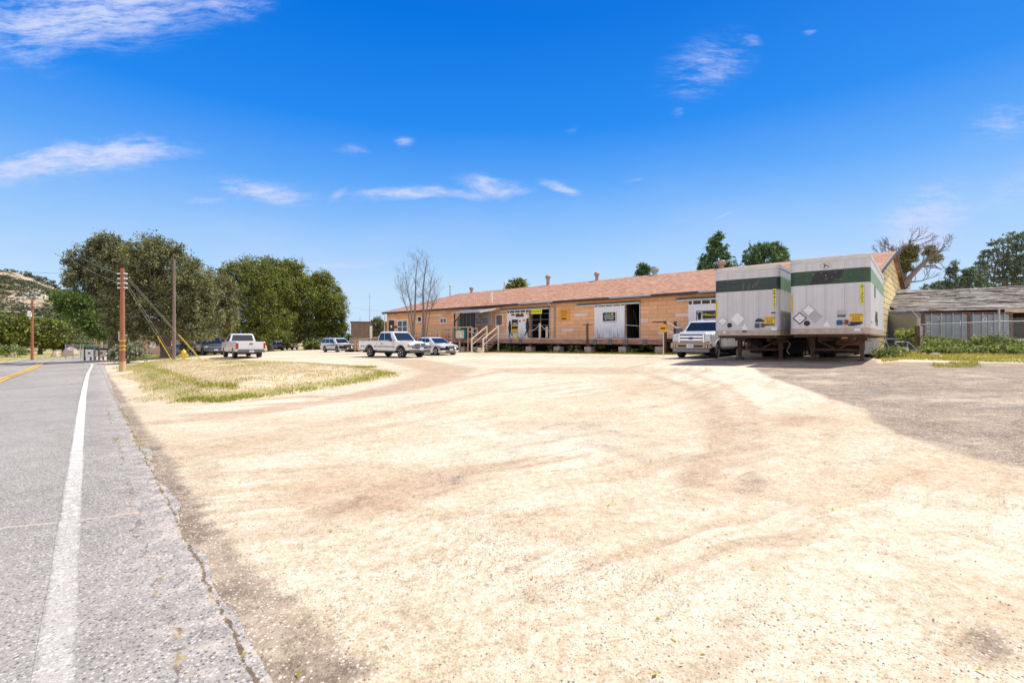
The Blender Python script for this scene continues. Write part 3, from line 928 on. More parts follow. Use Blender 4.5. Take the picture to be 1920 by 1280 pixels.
gcol = t.mix(t.m('MULTIPLY', t.step(t.noise(t.mapv(geo, (.5, 1.3, 1), (0, 0, R(-12))), 1.0, 7.0, .75), .52, .64), .85), gcol, t.ramp(n_gr, [(.4, (.07, .06, .06)), (.62, (.26, .22, .19))]))
gcol = t.mix(t.m('MULTIPLY', t.step(t.noise(t.mapv(geo, (.3, .8, 1), loc=(4, 2, 0)), 1.0, 6.0, .7), .52, .68), .7), gcol, (.56, .47, .37))
col = t.mix(t.m('MULTIPLY', gr_f, .92), col, gcol)
st_f = t.step(t.m('ADD', A['straw'], t.m('MULTIPLY', jit, .4)), 0.3, 0.7)
col = t.mix(t.m('MULTIPLY', st_f, .85), col, t.ramp(t.m('ADD', t.m('MULTIPLY', n_mid, .6), t.m('MULTIPLY', n_fin, .4)), [(0.38, (0.36, 0.26, 0.17)), (0.47, (0.58, 0.47, 0.31)), (0.60, (0.68, 0.60, 0.45))]))
vg_f = t.step(t.m('ADD', A['veg'], t.m('MULTIPLY', jit, .9)), 0.45, 0.85)
col = t.mix(t.m('MULTIPLY', vg_f, .8), col, t.ramp(n_fin, [(0.3, (0.22, 0.24, 0.06)), (0.7, (0.48, 0.43, 0.16))]))
# stones and specks
g_big = grains(t, geo, 20.0, 0.16, 0.88)
g_mid = grains(t, t.mapv(geo, loc=(3, 8, 0)), 38.0, 0.27, 0.62)
g_sm = grains(t, t.mapv(geo, loc=(13, 2, 0)), 74.0, 0.33, 0.52)
dens_g = t.step(t.m('ADD', t.noise(geo, 0.45, 4.0, .6), t.m('MULTIPLY', A['grey'], .3)), 0.40, 0.58)
speck = t.m('MAXIMUM', t.m('MULTIPLY', g_big, .7), t.m('MULTIPLY', t.m('MAXIMUM', g_mid, t.m('MULTIPLY', g_sm, .8)), t.m('ADD', t.m('MULTIPLY', dens_g, .62), .22)))
col = t.mix(speck, col, t.ramp(n_mid, [(0.45, (0.13, 0.12, 0.125)), (0.6, (0.32, 0.23, 0.15))]))
lite = grains(t, t.mapv(geo, loc=(1, 21, 0)), 48.0, 0.34, 0.66)
col = t.mix(t.m('MULTIPLY', lite, t.m('ADD', t.m('MULTIPLY', gr_f, .4), .35)), col, (0.80, 0.74, 0.66))
# broken asphalt lip in the lot
ck = t.m('ABSOLUTE', t.m('SUBTRACT', t.noise(geo, 0.55, 7.0, 0.72, 1.2), 0.5))
ck = t.m('MULTIPLY', t.m('LESS_THAN', ck, 0.0035), t.m('GREATER_THAN', t.noise(t.mapv(geo, loc=(5, 5, 0)), 0.35, 3.0), 0.53))
col = t.mix(t.m('MULTIPLY', ck, .55), col, (0.16, 0.12, 0.09))
blot = t.m('ADD', t.m('MULTIPLY', t.noise(t.mapv(geo, loc=(31, 7, 0)), 3.2, 8.0, .75), .6), t.m('MULTIPLY', t.noise(t.mapv(geo, loc=(2, 77, 0)), 24.0, 4.0, .75), .4))
col = t.mix(1.0, col, t.ramp(blot, [(.37, (.76, .70, .61)), (.48, (1.02, .975, .885)), (.60, (1.14, 1.10, 1.03))]), 'MULTIPLY')
hgt = t.m('ADD', t.m('MULTIPLY', t.m('MULTIPLY', arc2, arc_f), -2.5), t.m('ADD', t.m('MULTIPLY', n_fin, .7), t.m('MULTIPLY', n_gr, .3)))
finish(t, col, 0.93, 0, hgt, 0.6, 0.035, 0.2)
ground.data.materials.append(m)

m, t = material('worn asphalt'); M['asphalt'] = m; asphalt(t)
m, t = material('worn white road paint'); M['line_white'] = m; asphalt(t, ((0.66, 0.625, 0.56), 0.425, True))
m, t = material('worn yellow road paint'); M['line_yellow'] = m; asphalt(t, ((0.80, 0.48, 0.05), 0.52, False))


def strip(name, s0, s1, t0, t1, lift, mat, wob0=0.0, wob1=0.0, cols=1):
    ts, x = [], t0
    while x < t1:
        ts.append(x); x += 0.25 if x < 14 else 0.8
    ts.append(t1)
    vs, fs = [], []
    pts = []
    for tt in ts:
        for c in range(cols + 1):
            k = c / cols
            s = s0 + (s1 - s0) * k
            if c == 0: s += wob0 * (float(_vn(np.array([tt]), np.array([1.]), 1.3, 4)[0]) - .5)
            if c == cols: s += wob1 * (float(_vn(np.array([tt]), np.array([1.]), 1.9, 5)[0]) + .5 * float(_vn(np.array([tt]), np.array([1.]), 7., 6)[0]) - .75)
            pts.append(road_pt(tt, s))
    pts = np.array(pts)
    n = cols + 1
    z = ground_h(pts) + lift + np.repeat(np.clip(np.array(ts) - 12, 0, 90) * .0012 * (.4 if lift < .005 else 1.7), n)
    ii = np.arange(len(ts) * n).reshape(len(ts), n)
    f = np.stack([ii[:-1, :-1].ravel(), ii[:-1, 1:].ravel(), ii[1:, 1:].ravel(), ii[1:, :-1].ravel()], 1)
    return np_mesh(name, np.column_stack([pts, z]), f[:, ::-1], mat, smooth=True)


tag(strip('road', -7.1, 0.60, -25, 96, 0.004, M['asphalt'], .3, .16, 10), 'grey two lane asphalt road with a crumbling edge', 'road', kind='structure')
tag(strip('road_edge_line', -0.188, -0.048, -25, 47, 0.0062, M['line_white'], .02, .02), 'worn white line along the near edge of the road', 'road marking', kind='structure')
tag(strip('road_far_edge_line', -6.45, -6.30, -25, 90, 0.0065, M['line_white'], .02, .02), 'white line along the far edge of the road', 'road marking', kind='structure')
tag(strip('road_centre_line', -3.26, -3.15, -25, 70, 0.0065, M['line_yellow'], .01, .01), 'far stripe of the double yellow centre line', 'road marking', kind='structure')
tag(strip('road_centre_line', -3.04, -2.93, -25, 70, 0.0065, M['line_yellow'], .01, .01), 'near stripe of the double yellow centre line', 'road marking', kind='structure')

# hill beyond the road on the left
hx = np.linspace(-520, -60, 130)
hy = np.linspace(130, 420, 80)
HX, HYY = np.meshgrid(hx, hy)
prof_px = np.array([-700, -350, -120, 0, 60, 110, 140, 200, 300, 420])
prof_z = np.array([70, 60, 47, 40.5, 35, 28, 24.5, 15, 5, -4]) + 1.6
upx = CX + FPX * HX / HYY
crest = np.interp(upx, prof_px, prof_z)
ridge = 275.0
k = np.clip((HYY - 150) / (ridge - 150), 0, 1)
hz = -4 + (crest + 4) * (k ** 0.85) * np.where(HYY > ridge, np.clip(1 - (HYY - ridge) / 190, 0, 1), 1)
hz += (_vn(HX, HYY, .05, 1) - .5) * 8 * np.sin(np.pi * np.clip(k, 0, 1)) * .8 + (_vn(HX, HYY, .16, 2) - .5) * 2.2 * (k > .05) * (HYY < ridge)
hi = np.arange(hx.size * hy.size).reshape(hy.size, hx.size)
hf = np.stack([hi[:-1, :-1].ravel(), hi[:-1, 1:].ravel(), hi[1:, 1:].ravel(), hi[1:, :-1].ravel()], 1)
m, t = material('rocky hillside'); M['hill'] = m
geo = t.n('ShaderNodeNewGeometry').outputs['Position']
n1 = t.noise(t.mapv(geo, (.035, .035, .10), (0, R(24), 0)), 1.0, 7.0, 0.65, .6)
n2 = t.noise(geo, 0.22, 5.0, 0.7)
col = t.ramp(n1, [(0.34, (0.045, 0.052, 0.028)), (0.50, (0.10, 0.095, 0.05)), (0.53, (0.36, 0.25, 0.15)), (0.60, (0.46, 0.38, 0.29)), (0.70, (0.55, 0.51, 0.45))])
col = t.mix(t.m('MULTIPLY', t.step(n2, 0.50, 0.60), .8), col, (0.06, 0.068, 0.036))
finish(t, col, 0.95, 0, n2, 0.6, 1.0, 0.1)
hill = np_mesh('hill', np.column_stack([HX.ravel(), HYY.ravel(), hz.ravel()]), hf, m, smooth=True)
tag(hill, 'scrubby rocky hillside rising beyond the road', 'hill', kind='structure')


# ------------------------------------------------------------------ foliage
def leaf_quads(C, size, up=0.0, wid=0.6, rs=None):
    """little rhombic leaves at centres C (N,3)"""
    r = rs or rng
    n = len(C)
    a = r.normal(size=(n, 3)); a[:, 2] *= (1 - up); a /= np.linalg.norm(a, axis=1)[:, None]
    b = r.normal(size=(n, 3)); b -= (b * a).sum(1)[:, None] * a; b /= np.linalg.norm(b, axis=1)[:, None]
    s = (size * r.uniform(.55, 1.45, n))[:, None] if np.isscalar(size) else (size * r.uniform(.6, 1.4, n))[:, None]
    V = np.stack([C - a * s, C + b * s * wid, C + a * s, C - b * s * wid], 1).reshape(-1, 3)
    return V, np.arange(4 * n).reshape(-1, 4)


def clumps_in(lobes, n):
    """clump centres near the skin of ellipsoids (x,y,z,rx,ry,rz)"""
    L = np.array(lobes, float)
    w = (L[:, 3] * L[:, 5]) ** 0.9
    pick = rng.choice(len(L), n, p=w / w.sum())
    d = rng.normal(size=(n, 3)); d /= np.linalg.norm(d, axis=1)[:, None]
    rad = rng.uniform(0.15, 1.08, n) ** 0.40
    return L[pick, :3] + d * L[pick, 3:] * rad[:, None]


def puff(centres, per, rc, size, flat=0.75, up=0.0, wid=.6):
    n = len(centres)
    rcs = rc * rng.uniform(.55, 1.5, n)
    c = np.repeat(centres, per, 0)
    rr = np.repeat(rcs, per)
    d = rng.normal(size=(n * per, 3)); d /= np.linalg.norm(d, axis=1)[:, None]
    rad = rng.uniform(0, 1, n * per) ** 0.5
    o = d * (rad * rr)[:, None]
    o[:, 2] *= flat
    return leaf_quads(c + o, size, up, wid)


def limb(mb, p0, p1, r0, r1, sag=0.0, n=6, seg=5, wob=.12):
    p0, p1 = Vector(p0), Vector(p1)
    L = (p1 - p0).length
    pts, rr = [], []
    for i in range(seg + 1):
        k = i / seg
        p = p0.lerp(p1, k) + Vector((random.uniform(-1, 1), random.uniform(-1, 1), random.uniform(-.6, .6))) * L * wob * math.sin(math.pi * k)
        p.z += sag * math.sin(math.pi * k)
        pts.append(p); rr.append(r0 + (r1 - r0) * k)
    mb.tube(pts, rr, n)
    return pts


def px_lobes(spec, depth, thick=1.0):
    out = []
    for i, (px, py, rx, ry) in enumerate(spec):
        y = depth + random.uniform(-.12, .12) * rx / FPX * depth * 2
        c = at_depth(px, py, y)
        out.append((c.x, c.y, c.z, rx / FPX * depth, rx / FPX * depth * thick, ry / FPX * depth))
    return out


def tree(name, label, cat, base_px, depth, spec, mat, n_clump, per, rc, leaf, trunk_r=.35, bark='bark', group=None, stems=1, thick=1.0, flat=.75, up=0.0, wid=.6, sink=0.15):
    bx = (base_px - CX) / FPX * depth
    bz = G(bx, depth) - sink
    root = thing(name, label, cat, (bx, depth, bz), 0, group)
    L = px_lobes(spec, depth, thick)
    C = clumps_in(L, int(n_clump * .82))
    low = bz + 0.5
    C = C[C[:, 2] > low]
    V, F_ = puff(C, per, rc, leaf, flat, up, wid)
    if n_clump > 200:                      # ragged sprigs standing out of the crown
        E = clumps_in([(a, b, c + h * .08, x_ * 1.10, y_ * 1.10, h * 1.12) for a, b, c, x_, y_, h in L], int(n_clump * .7))
        E = E[E[:, 2] > low + .5]
        V2, F2 = puff(E, max(12, int(per * .22)), rc * .55, leaf, 1.5, up, wid)
        F_ = np.vstack([F_, F2 + len(V)]); V = np.vstack([V, V2])
    V = V - np.array((bx, depth, bz))
    np_mesh('crown', V, F_, M[mat], root)
    mb = MB()
    lob = sorted(L, key=lambda l: -l[3] * l[5])
    top = np.array(lob[0][:3]) - np.array((bx, depth, bz))
    fork = Vector((top[0] * .25, (top[1]) * .25, max(1.2, top[2] * .42)))
    for s in range(stems):
        off = Vector((random.uniform(-.5, .5), random.uniform(-.5, .5), 0)) if stems > 1 else Vector((0, 0, 0))
        mb.tube([off * trunk_r * 4, off * trunk_r * 2 + Vector((0, 0, .35)), fork * .5 + off * .4, fork + off], [trunk_r * 1.5, trunk_r, trunk_r * .85, trunk_r * .7], 10)
    for l in lob[:14]:
        q = Vector(l[:3]) - Vector((bx, depth, bz))
        limb(mb, fork, q, trunk_r * .5, trunk_r * .12, 0, 6, 5, .10)
        for _ in range(3):
            e = q + Vector((random.uniform(-1, 1) * l[3], random.uniform(-1, 1) * l[4], random.uniform(-.2, 1) * l[5])) * .75
            limb(mb, fork.lerp(q, .6), e, trunk_r * .2, trunk_r * .04, 0, 5, 4, .12)
    mb.build('trunk', M[bark], root, smooth=True)
    return root


def pine(name, label, base_px, depth, top_y, width_px, mat='leaf_pine', base_frac=0.12, n=1500, per=12, rc=.5, leaf=.28, trunk_r=.28, irregular=.35, group=None, taper=.8, cat='tree'):
    bx = (base_px - CX) / FPX * depth
    bz = G(bx, depth) - .2
    H = EYE + (HY - top_y) / FPX * depth - bz
    Wd = width_px / FPX * depth / 2
    root = thing(name, label, cat, (bx, depth, bz), 0, group)
    mb = MB()
    mb.tube([(0, 0, 0), (0, 0, H * .5), (.1, 0, H * .97)], [trunk_r, trunk_r * .6, .03], 9)
    cs = []
    nb = int(H * 4.2)
    for i in range(nb):
        k = base_frac + (1 - base_frac) * (i + random.random()) / nb
        rad = Wd * ((1 - k) ** taper * 1.15 + .05) * random.uniform(1 - irregular, 1.08)
        a = random.uniform(0, 2 * math.pi)
        z0 = H * k
        tip = Vector((math.cos(a) * rad, math.sin(a) * rad, z0 + rad * random.uniform(.05, .45)))
        limb(mb, (0, 0, z0), tip, .07, .015, -.1 * rad, 5, 4, .05)
        m_ = max(3, int(n / nb))
        for j in range(m_):
            f = random.uniform(.3, 1.05)
            p = Vector((0, 0, z0)).lerp(tip, f)
            cs.append((p.x + random.gauss(0, .14 * rad + .1), p.y + random.gauss(0, .14 * rad + .1), p.z + random.gauss(0, .2)))
    mb.build('trunk', M['bark'], root, smooth=True)
    V, F_ = puff(np.array(cs), per, rc, leaf, .6, 0.0, .28)
    np_mesh('crown', V, F_, M[mat], root)
    return root


def bare(mb, p, d, L, r, depth, spread=.5, up=.12, nmin=2, nmax=3, taps=None):
    """forking bare branches"""
    d = d.normalized()
    q = p + d * L
    mid = p.lerp(q, .5) + Vector((random.uniform(-1, 1), random.uniform(-1, 1), random.uniform(-1, 1))) * L * .06
    mb.tube([p, mid, q], [r, r * .85, r * .68], 6 if r > .05 else (4 if r > .015 else 3), 0, False)
    if taps is not None and r < .06: taps.append(q)
    if depth <= 0: return
    for i in range(random.randint(nmin, nmax)):
        nd = d + Vector((random.uniform(-1, 1), random.uniform(-1, 1), random.uniform(-.6, .9))) * spread + Vector((0, 0, up))
        bare(mb, q if i else p.lerp(q, random.uniform(.7, 1)), nd, L * random.uniform(.62, .86), r * random.uniform(.55, .72), depth - 1, spread, up, nmin, nmax, taps)


# --- the wood on the left of the lot
tree('olive_oak', 'huge grey olive tree with tall ragged top behind the red guy pole', 'tree', 312, 43, [
    (300, 520, 62, 62), (285, 480, 40, 34), (262, 500, 36, 46), (330, 510, 40, 46), (350, 560, 52, 58), (300, 590, 70, 44), (245, 580, 50, 52),
    (281, 462, 17, 18), (306, 466, 15, 18), (330, 484, 14, 18), (380, 600, 36, 36), (385, 548, 28, 34), (262, 540, 40, 40), (320, 625, 80, 18), (240, 622, 40, 22)],
    'leaf_olive', 547, 142, .62, 0.081, .48)
tree('olive_oak', 'olive tree with the highest crown, leaning over the road beside the bright green tree', 'tree', 214, 50, [
    (190, 500, 48, 46), (196, 456, 20, 24), (222, 464, 18, 20), (165, 492, 30, 30), (175, 545, 50, 44), (215, 540, 44, 50), (230, 500, 34, 36),
    (200, 590, 48, 36), (160, 470, 10, 12), (178, 462, 10, 12), (225, 610, 44, 34), (148, 520, 22, 22), (208, 445, 8, 10)],
    'leaf_olive', 460, 133, .62, 0.087, .46)
tree('pepper_tree', 'bright green tree hanging low over the road in front of the hill', 'tree', 236, 46, [
    (124, 562, 22, 16), (140, 578, 26, 16), (160, 596, 28, 16), (184, 610, 28, 16), (200, 622, 24, 14), (150, 565, 20, 12), (118, 572, 14, 14)],
    'leaf_bright', 330, 46, .55, .10, .22, flat=.9)
tree('olive_oak', 'olive tree behind the dark pickup, between the grey pole and the dark green oaks', 'tree', 372, 56, [
    (372, 545, 42, 44), (350, 520, 28, 26), (392, 560, 34, 40), (400, 600, 34, 32), (368, 605, 44, 30), (410, 548, 20, 30), (425, 590, 24, 34), (428, 555, 14, 30), (412, 525, 10, 14)],
    'leaf_olive', 302, 128, .7, 0.093, .35)
tree('live_oak', 'broad dark green oak directly behind the white pickup seen from the rear', 'tree', 508, 74, [
    (470, 545, 50, 46), (440, 515, 26, 24), (480, 505, 30, 20), (500, 540, 44, 44), (455, 590, 46, 34), (500, 600, 50, 34), (462, 492, 14, 8), (455, 624, 38, 18), (508, 630, 36, 15), (425, 545, 20, 26), (420, 520, 10, 14)],
    'leaf_oak', 460, 142, 1.0, 0.112, .5)
tree('live_oak', 'tallest of the dark green oaks, with the parked tan pickup beneath it', 'tree', 577, 80, [
    (540, 530, 40, 40), (505, 500, 14, 14), (497, 490, 8, 8), (528, 497, 12, 11), (545, 510, 20, 18), (560, 560, 46, 44), (520, 570, 40, 40), (530, 610, 46, 24), (500, 625, 30, 18), (548, 630, 28, 12), (580, 626, 22, 14)],
    'leaf_oak', 460, 142, 1.0, 0.118, .55)
tree('live_oak', 'rounded dark green oak at the right end of the wood, behind the white SUV', 'tree', 597, 82, [
    (600, 555, 36, 38), (604, 524, 17, 14), (585, 530, 16, 14), (618, 570, 28, 34), (622, 602, 26, 28), (590, 600, 34, 34), (632, 580, 15, 24), (640, 600, 8, 16), (618, 626, 22, 16), (634, 622, 12, 16)],
    'leaf_oak', 374, 142, .95, 0.118, .5)
tree('leafy_bush', 'sunlit yellow green bush under the rightmost oak', 'bush', 588, 78, [(588, 643, 17, 10), (578, 648, 10, 7), (600, 648, 10, 7)], 'leaf_weed', 60, 50, .7, .16, .06)
tree('leafy_bush', 'light green bush beside the brown block building', 'bush', 652, 88, [(652, 638, 9, 12), (645, 646, 8, 8), (657, 648, 7, 7)], 'leaf_bright', 55, 50, .7, .16, .06)
tree('flowering_bush', 'grey green bush with white blossom at the foot of the red guy pole', 'bush', 240, 36, [(222, 664, 14, 13), (240, 660, 18, 15), (258, 664, 14, 13), (240, 668, 26, 9)], 'leaf_flower', 150, 42, .3, .075, .06, flat=.9)
tree('bare_shrub', 'brownish shrub beside the dark pickup, behind the yellow hydrant', 'bush', 352, 52, [(353, 640, 10, 13), (347, 646, 9, 9)], 'leaf_olive', 50, 36, .4, .09, .05)

# --- across the road
for i, (bp, dp, spec, lab) in enumerate([
    (20, 118, [(15, 628, 42, 22), (-20, 615, 40, 24), (30, 610, 22, 14)], 'dark oak at the far left across the road, behind the street lamp pole'),
    (75, 112, [(80, 628, 34, 24), (62, 610, 24, 16), (100, 622, 24, 18)], 'dark oak across the road just right of the street lamp pole'),
    (120, 118, [(118, 615, 26, 26), (135, 632, 24, 20), (110, 636, 22, 16)], 'dark oak across the road, lowest at the chain link gate'),
    (-50, 112, [(-60, 605, 50, 34), (-100, 600, 60, 40)], 'dark oak partly cut by the left edge, in front of the hill')]):
    tree('roadside_oak', lab, 'tree', bp, dp, spec, 'leaf_oak' if i != 2 else 'leaf_olive', 330, 46, 1.3, .28, .5, group='oaks across the road')
tree('leafy_bush', 'grey green scrub at the foot of the hill above the oaks', 'bush', 60, 140, [(30, 598, 40, 10), (75, 596, 34, 10), (110, 594, 26, 10)], 'leaf_chap', 180, 40, 1.8, .4, .2)
tree('small_tree', 'small grey green tree beyond the chain link gate', 'tree', 152, 80, [(152, 642, 9, 7), (147, 646, 6, 5)], 'leaf_olive', 40, 36, .5, .13, .07)
tree('small_tree', 'small bright green tree beyond the chain link gate', 'tree', 160, 76, [(161, 645, 8, 5)], 'leaf_bright', 30, 36, .45, .12, .06)
tree('small_tree', 'small pale tree behind the row of notice boards', 'tree', 196, 72, [(196, 638, 8, 5), (190, 642, 5, 4)], 'leaf_weed', 30, 36, .4, .12, .06)
tree('leafy_bush', 'low green bush at the far left, below the street lamp pole', 'bush', 14, 84, [(16, 654, 18, 5), (34, 660, 14, 4), (-10, 655, 20, 6)], 'leaf_weed', 70, 36, .8, .16, .05)

# chaparral on the hill: nobody could count it
nb = 3200
hxs = rng.uniform(-430, -150, nb); hys = rng.uniform(150, 282, nb)
ui = np.clip(np.searchsorted(hx, hxs) - 1, 0, len(hx) - 2); vi = np.clip(np.searchsorted(hy, hys) - 1, 0, len(hy) - 2)
hzz = hz[vi, ui]
keep = _vn(hxs, hys, .05, 9) + .5 * _vn(hxs, hys, .16, 8) > .68
C = np.column_stack([hxs, hys, hzz + .4])[keep]
V_, F_ = puff(C, 44, 2.1, .42, .6)
tag(np_mesh('chaparral', V_, F_, M['leaf_chap']), 'dark scrub scattered over the rocky hillside', 'scrub', kind='stuff')
mb = MB()

# --- behind the warehouse
pine('pine_tree', 'pine with a pointed top rising behind the warehouse roof, left of the rounder pair', 1345, 92, 441, 96, 'leaf_pine', .15, 1300, 14, .55, .30, taper=.62)
pine('pine_tree', 'short pine top just left of the pointed pine behind the roof', 1318, 96, 484, 44, 'leaf_pine', .2, 500, 14, .5, .28, taper=.7)
tree('cypress_tree', 'rounded bright green evergreen behind the roof, above the gap between the trailers', 'tree', 1440, 88, [
    (1440, 492, 36, 30), (1412, 480, 18, 22), (1450, 470, 20, 14), (1430, 468, 14, 12), (1462, 484, 14, 16), (1440, 540, 44, 30), (1385, 505, 12, 8)], 'leaf_pine', 520, 40, .62, .2, .35, wid=.4)
tree('distant_tree', 'small treetop showing over the ridge near the metal vents', 'tree', 970, 105, [(970, 532, 18, 8), (965, 545, 20, 10)], 'leaf_oak', 120, 46, .7, .2, .3)
tree('distant_tree', 'dark treetop showing over the ridge left of the turbine vent', 'tree', 1206, 105, [(1206, 508, 14, 12), (1206, 530, 20, 14)], 'leaf_pine', 130, 46, .7, .2, .3)
# --- right
tree('broad_pine', 'big dark pine at the right edge above the ruined shed', 'tree', 1872, 64, [
    (1870, 500, 34, 26), (1852, 478, 14, 10), (1848, 520, 20, 16), (1890, 462, 22, 14), (1908, 445, 18, 10), (1880, 448, 12, 8), (1915, 480, 26, 24), (1925, 520, 34, 24), (1880, 534, 40, 14),
    (1840, 498, 10, 8), (1862, 455, 8, 6), (1960, 470, 50, 40), (1905, 505, 30, 24)],
    'leaf_pine_grey', 560, 40, .42, .13, .34, group=None, flat=.5, wid=.35)
tree('broad_pine', 'low grey green pine with one thin leader above the shed roof', 'tree', 1790, 60, [
    (1790, 530, 22, 14), (1768, 538, 18, 10), (1785, 508, 8, 10), (1792, 494, 5, 6), (1822, 528, 20, 14), (1815, 512, 10, 8), (1745, 540, 14, 8), (1848, 540, 16, 10), (1826, 503, 4, 5)],
    'leaf_pine_grey', 300, 36, .36, .12, .16, flat=.5, wid=.35)
# gnarled half dead tree with mistletoe
bx = (1690 - CX) / FPX * 56; bz = G(bx, 56) - .2
root = thing('gnarled_tree', 'half dead tree with mistletoe clumps and a long bare limb behind the gable', 'tree', (bx, 56, bz))
mb = MB(); taps = []
def W3(px, py, dy=0.0):
    v = at_depth(px, py, 56 + dy)
    return Vector((v.x - bx, v.y - 56, v.z - bz))
def path(pts, r0, r1, n=8):
    k = len(pts) - 1
    mb.tube([W3(*p) for p in pts], [r0 + (r1 - r0) * i / k for i in range(k + 1)], n)
    return [W3(*p) for p in pts]
path([(1690, 640), (1692, 600), (1690, 560), (1688, 525)], .62, .5)
A1 = path([(1688, 530), (1684, 500), (1676, 478), (1672, 462)], .4, .12)
A2 = path([(1690, 530), (1696, 505), (1700, 480), (1706, 462), (1706, 450)], .38, .1)
A3 = path([(1690, 545, 0), (1704, 522, -1), (1725, 500, -1.5), (1742, 484, -2), (1760, 472, -2.5), (1772, 462, -2.5)], .34, .06)
A4 = path([(1730, 500, -1), (1752, 498, -1.5), (1764, 505, -2), (1774, 500, -2)], .12, .03)
A5 = path([(1696, 530), (1715, 528, 1), (1732, 526, 1)], .14, .04)
A6 = path([(1686, 520), (1668, 498, 1), (1656, 482, 1)], .2, .05)
for A_, cnt in ((A1, 9), (A2, 9), (A3, 12), (A5, 5), (A6, 8), (A4, 2)):
    for i in range(cnt):
        k = random.uniform(.35, 1) * (len(A_) - 1)
        a, b = A_[int(min(k, len(A_) - 2))], A_[int(min(k, len(A_) - 2)) + 1]
        p = a.lerp(b, k - int(min(k, len(A_) - 2)))
        bare(mb, p, Vector((random.uniform(-.6, .8), random.uniform(-1, 1), random.uniform(.1, 1))), random.uniform(.6, 1.2), .05, 3, .55, .1, 2, 3, taps)
mb.build('trunk', M['bark_pale'], root, smooth=True)
cs = []
for (px, py, rx, ry, n_) in [(1706, 470, 12, 12, 60), (1698, 500, 10, 12, 30), (1684, 490, 14, 20, 50), (1745, 470, 10, 10, 34), (1752, 484, 12, 8, 22), (1690, 535, 14, 14, 40), (1672, 520, 10, 14, 26), (1710, 482, 8, 10, 20)]:
    L = px_lobes([(px, py, rx, ry)], 56)
    cs.append(clumps_in(L, n_))
cs = np.concatenate(cs) - np.array((bx, 56, bz))
V_, F_ = puff(cs, 40, .38, .09, .8)
np_mesh('mistletoe_clumps', V_, F_, M['leaf_mistle'], root)

# leafless tree by the office end
bx, by = (778 - CX) / FPX * 46, 46
bz = G(bx, by) - .1
root = thing('bare_tree', 'leafless tree with several thin trunks in front of the office windows', 'tree', (bx, by, bz))
mb = MB()
def W4(px, py, dy=0.0):
    v = at_depth(px, py, by + dy)
    return Vector((v.x - bx, v.y - by, v.z - bz))
for pts, r0, r1 in [([(778, 655), (776, 620), (778, 585), (779, 550), (780, 515), (783, 490)], .15, .025), ([(790, 655), (793, 620), (794, 580), (793, 545), (797, 510), (800, 488)], .15, .025),
                    ([(780, 655), (772, 600), (770, 570), (764, 545), (760, 510)], .10, .02), ([(793, 610), (800, 580), (806, 550), (810, 515)], .08, .015),
                    ([(778, 600), (765, 585), (756, 560), (750, 535)], .07, .012), ([(794, 600), (806, 585), (815, 565), (822, 545)], .07, .012)]:
    q = [W4(*p) for p in pts]
    q[0].z = 0
    k = len(q) - 1
    mb.tube(q, [r0 + (r1 - r0) * i / k for i in range(k + 1)], 8)
    for i in range(26):
        kk = random.uniform(.35, 1) * k
        a, b = q[min(int(kk), k - 1)], q[min(int(kk), k - 1) + 1]
        p = a.lerp(b, kk - min(int(kk), k - 1))
        bare(mb, p, Vector((random.uniform(-1, 1), random.uniform(-1, 1), random.uniform(.5, 1.4))), random.uniform(.35, .75), .012, 3, .5, .12, 2, 3)
mb.build('trunk', M['bark_pale'], root, smooth=True)
tree('leafy_bush', 'tangled dark bush at the left corner of the orange warehouse', 'bush', 712, 62, [(712, 610, 9, 14), (706, 625, 10, 14), (714, 640, 10, 14), (704, 605, 6, 8)], 'leaf_olive', 150, 36, .35, .1, .08)


# ------------------------------------------------------------------ grass and weeds
def blades(pts, h, w, lean=.35):
    n = len(pts)
    z = ground_h(pts)
    a = rng.uniform(0, 2 * np.pi, n)
    hh = h * rng.uniform(.5, 1.5, n)
    dx, dy = np.cos(a) * w, np.sin(a) * w
    lx, ly = rng.normal(0, lean, n) * hh, rng.normal(0, lean, n) * hh
    V = np.stack([np.column_stack([pts[:, 0] - dx, pts[:, 1] - dy, z - .01]), np.column_stack([pts[:, 0] + dx, pts[:, 1] + dy, z - .01]), np.column_stack([pts[:, 0] + lx, pts[:, 1] + ly, z + hh])], 1)
    return V.reshape(-1, 3), np.arange(3 * n).reshape(-1, 3)


def scatter(poly, n, cond=None):
    poly = np.array(poly)
    lo, hi = poly.min(0), poly.max(0)
    p = rng.uniform(lo, hi, (n, 2))
    d = poly_dist(p, poly)
    k = d > 0
    if cond is not None: k &= cond(p, d)
    return p[k]


MB_BIG = [(x * 1.0, y * 1.0) for x, y in MOUND]
big = [(-30, 38), (-20, 36), (-3, 22), (-3, 11), (-9, 10), (-26, 27)]
p = scatter(big, 330000, lambda p, d: (poly_dist(p, MOUND) + (_vn(p[:, 0], p[:, 1], .7, 21) - .5) * 1.3 > -.2) & (_vn(p[:, 0], p[:, 1], 1.1, 2) * .6 + _vn(p[:, 0], p[:, 1], 3.7, 5) * .4 + rng.uniform(0, .35, len(p)) > .56))
V_, F_ = blades(p, .038, .011, .9)
tag(np_mesh('dry_grass', V_, F_, M['dry_grass']), 'short straw coloured grass on the raised island between road and lot', 'grass', kind='stuff')


def greens(p, d):
    m_ = poly_dist(p, MOUND) + (_vn(p[:, 0], p[:, 1], .6, 8) - .5) * 1.5
    side = ((p[:, 1] < 31.5) | (p[:, 0] > -15))
    band = np.exp(-((m_ - .55) / .42) ** 2) * side * .42
    inner = .26 * (m_ > 0) * (_vn(p[:, 0], p[:, 1], .45, 31) > .5)
    left = (p[:, 0] < -22) * (m_ > -.2) * .35
    return (m_ > -.8) & (np.maximum(np.maximum(band, inner), left) * (0.35 + 1.1 * _vn(p[:, 0], p[:, 1], .8, 12)) > rng.uniform(.08, 1.0, len(p)))


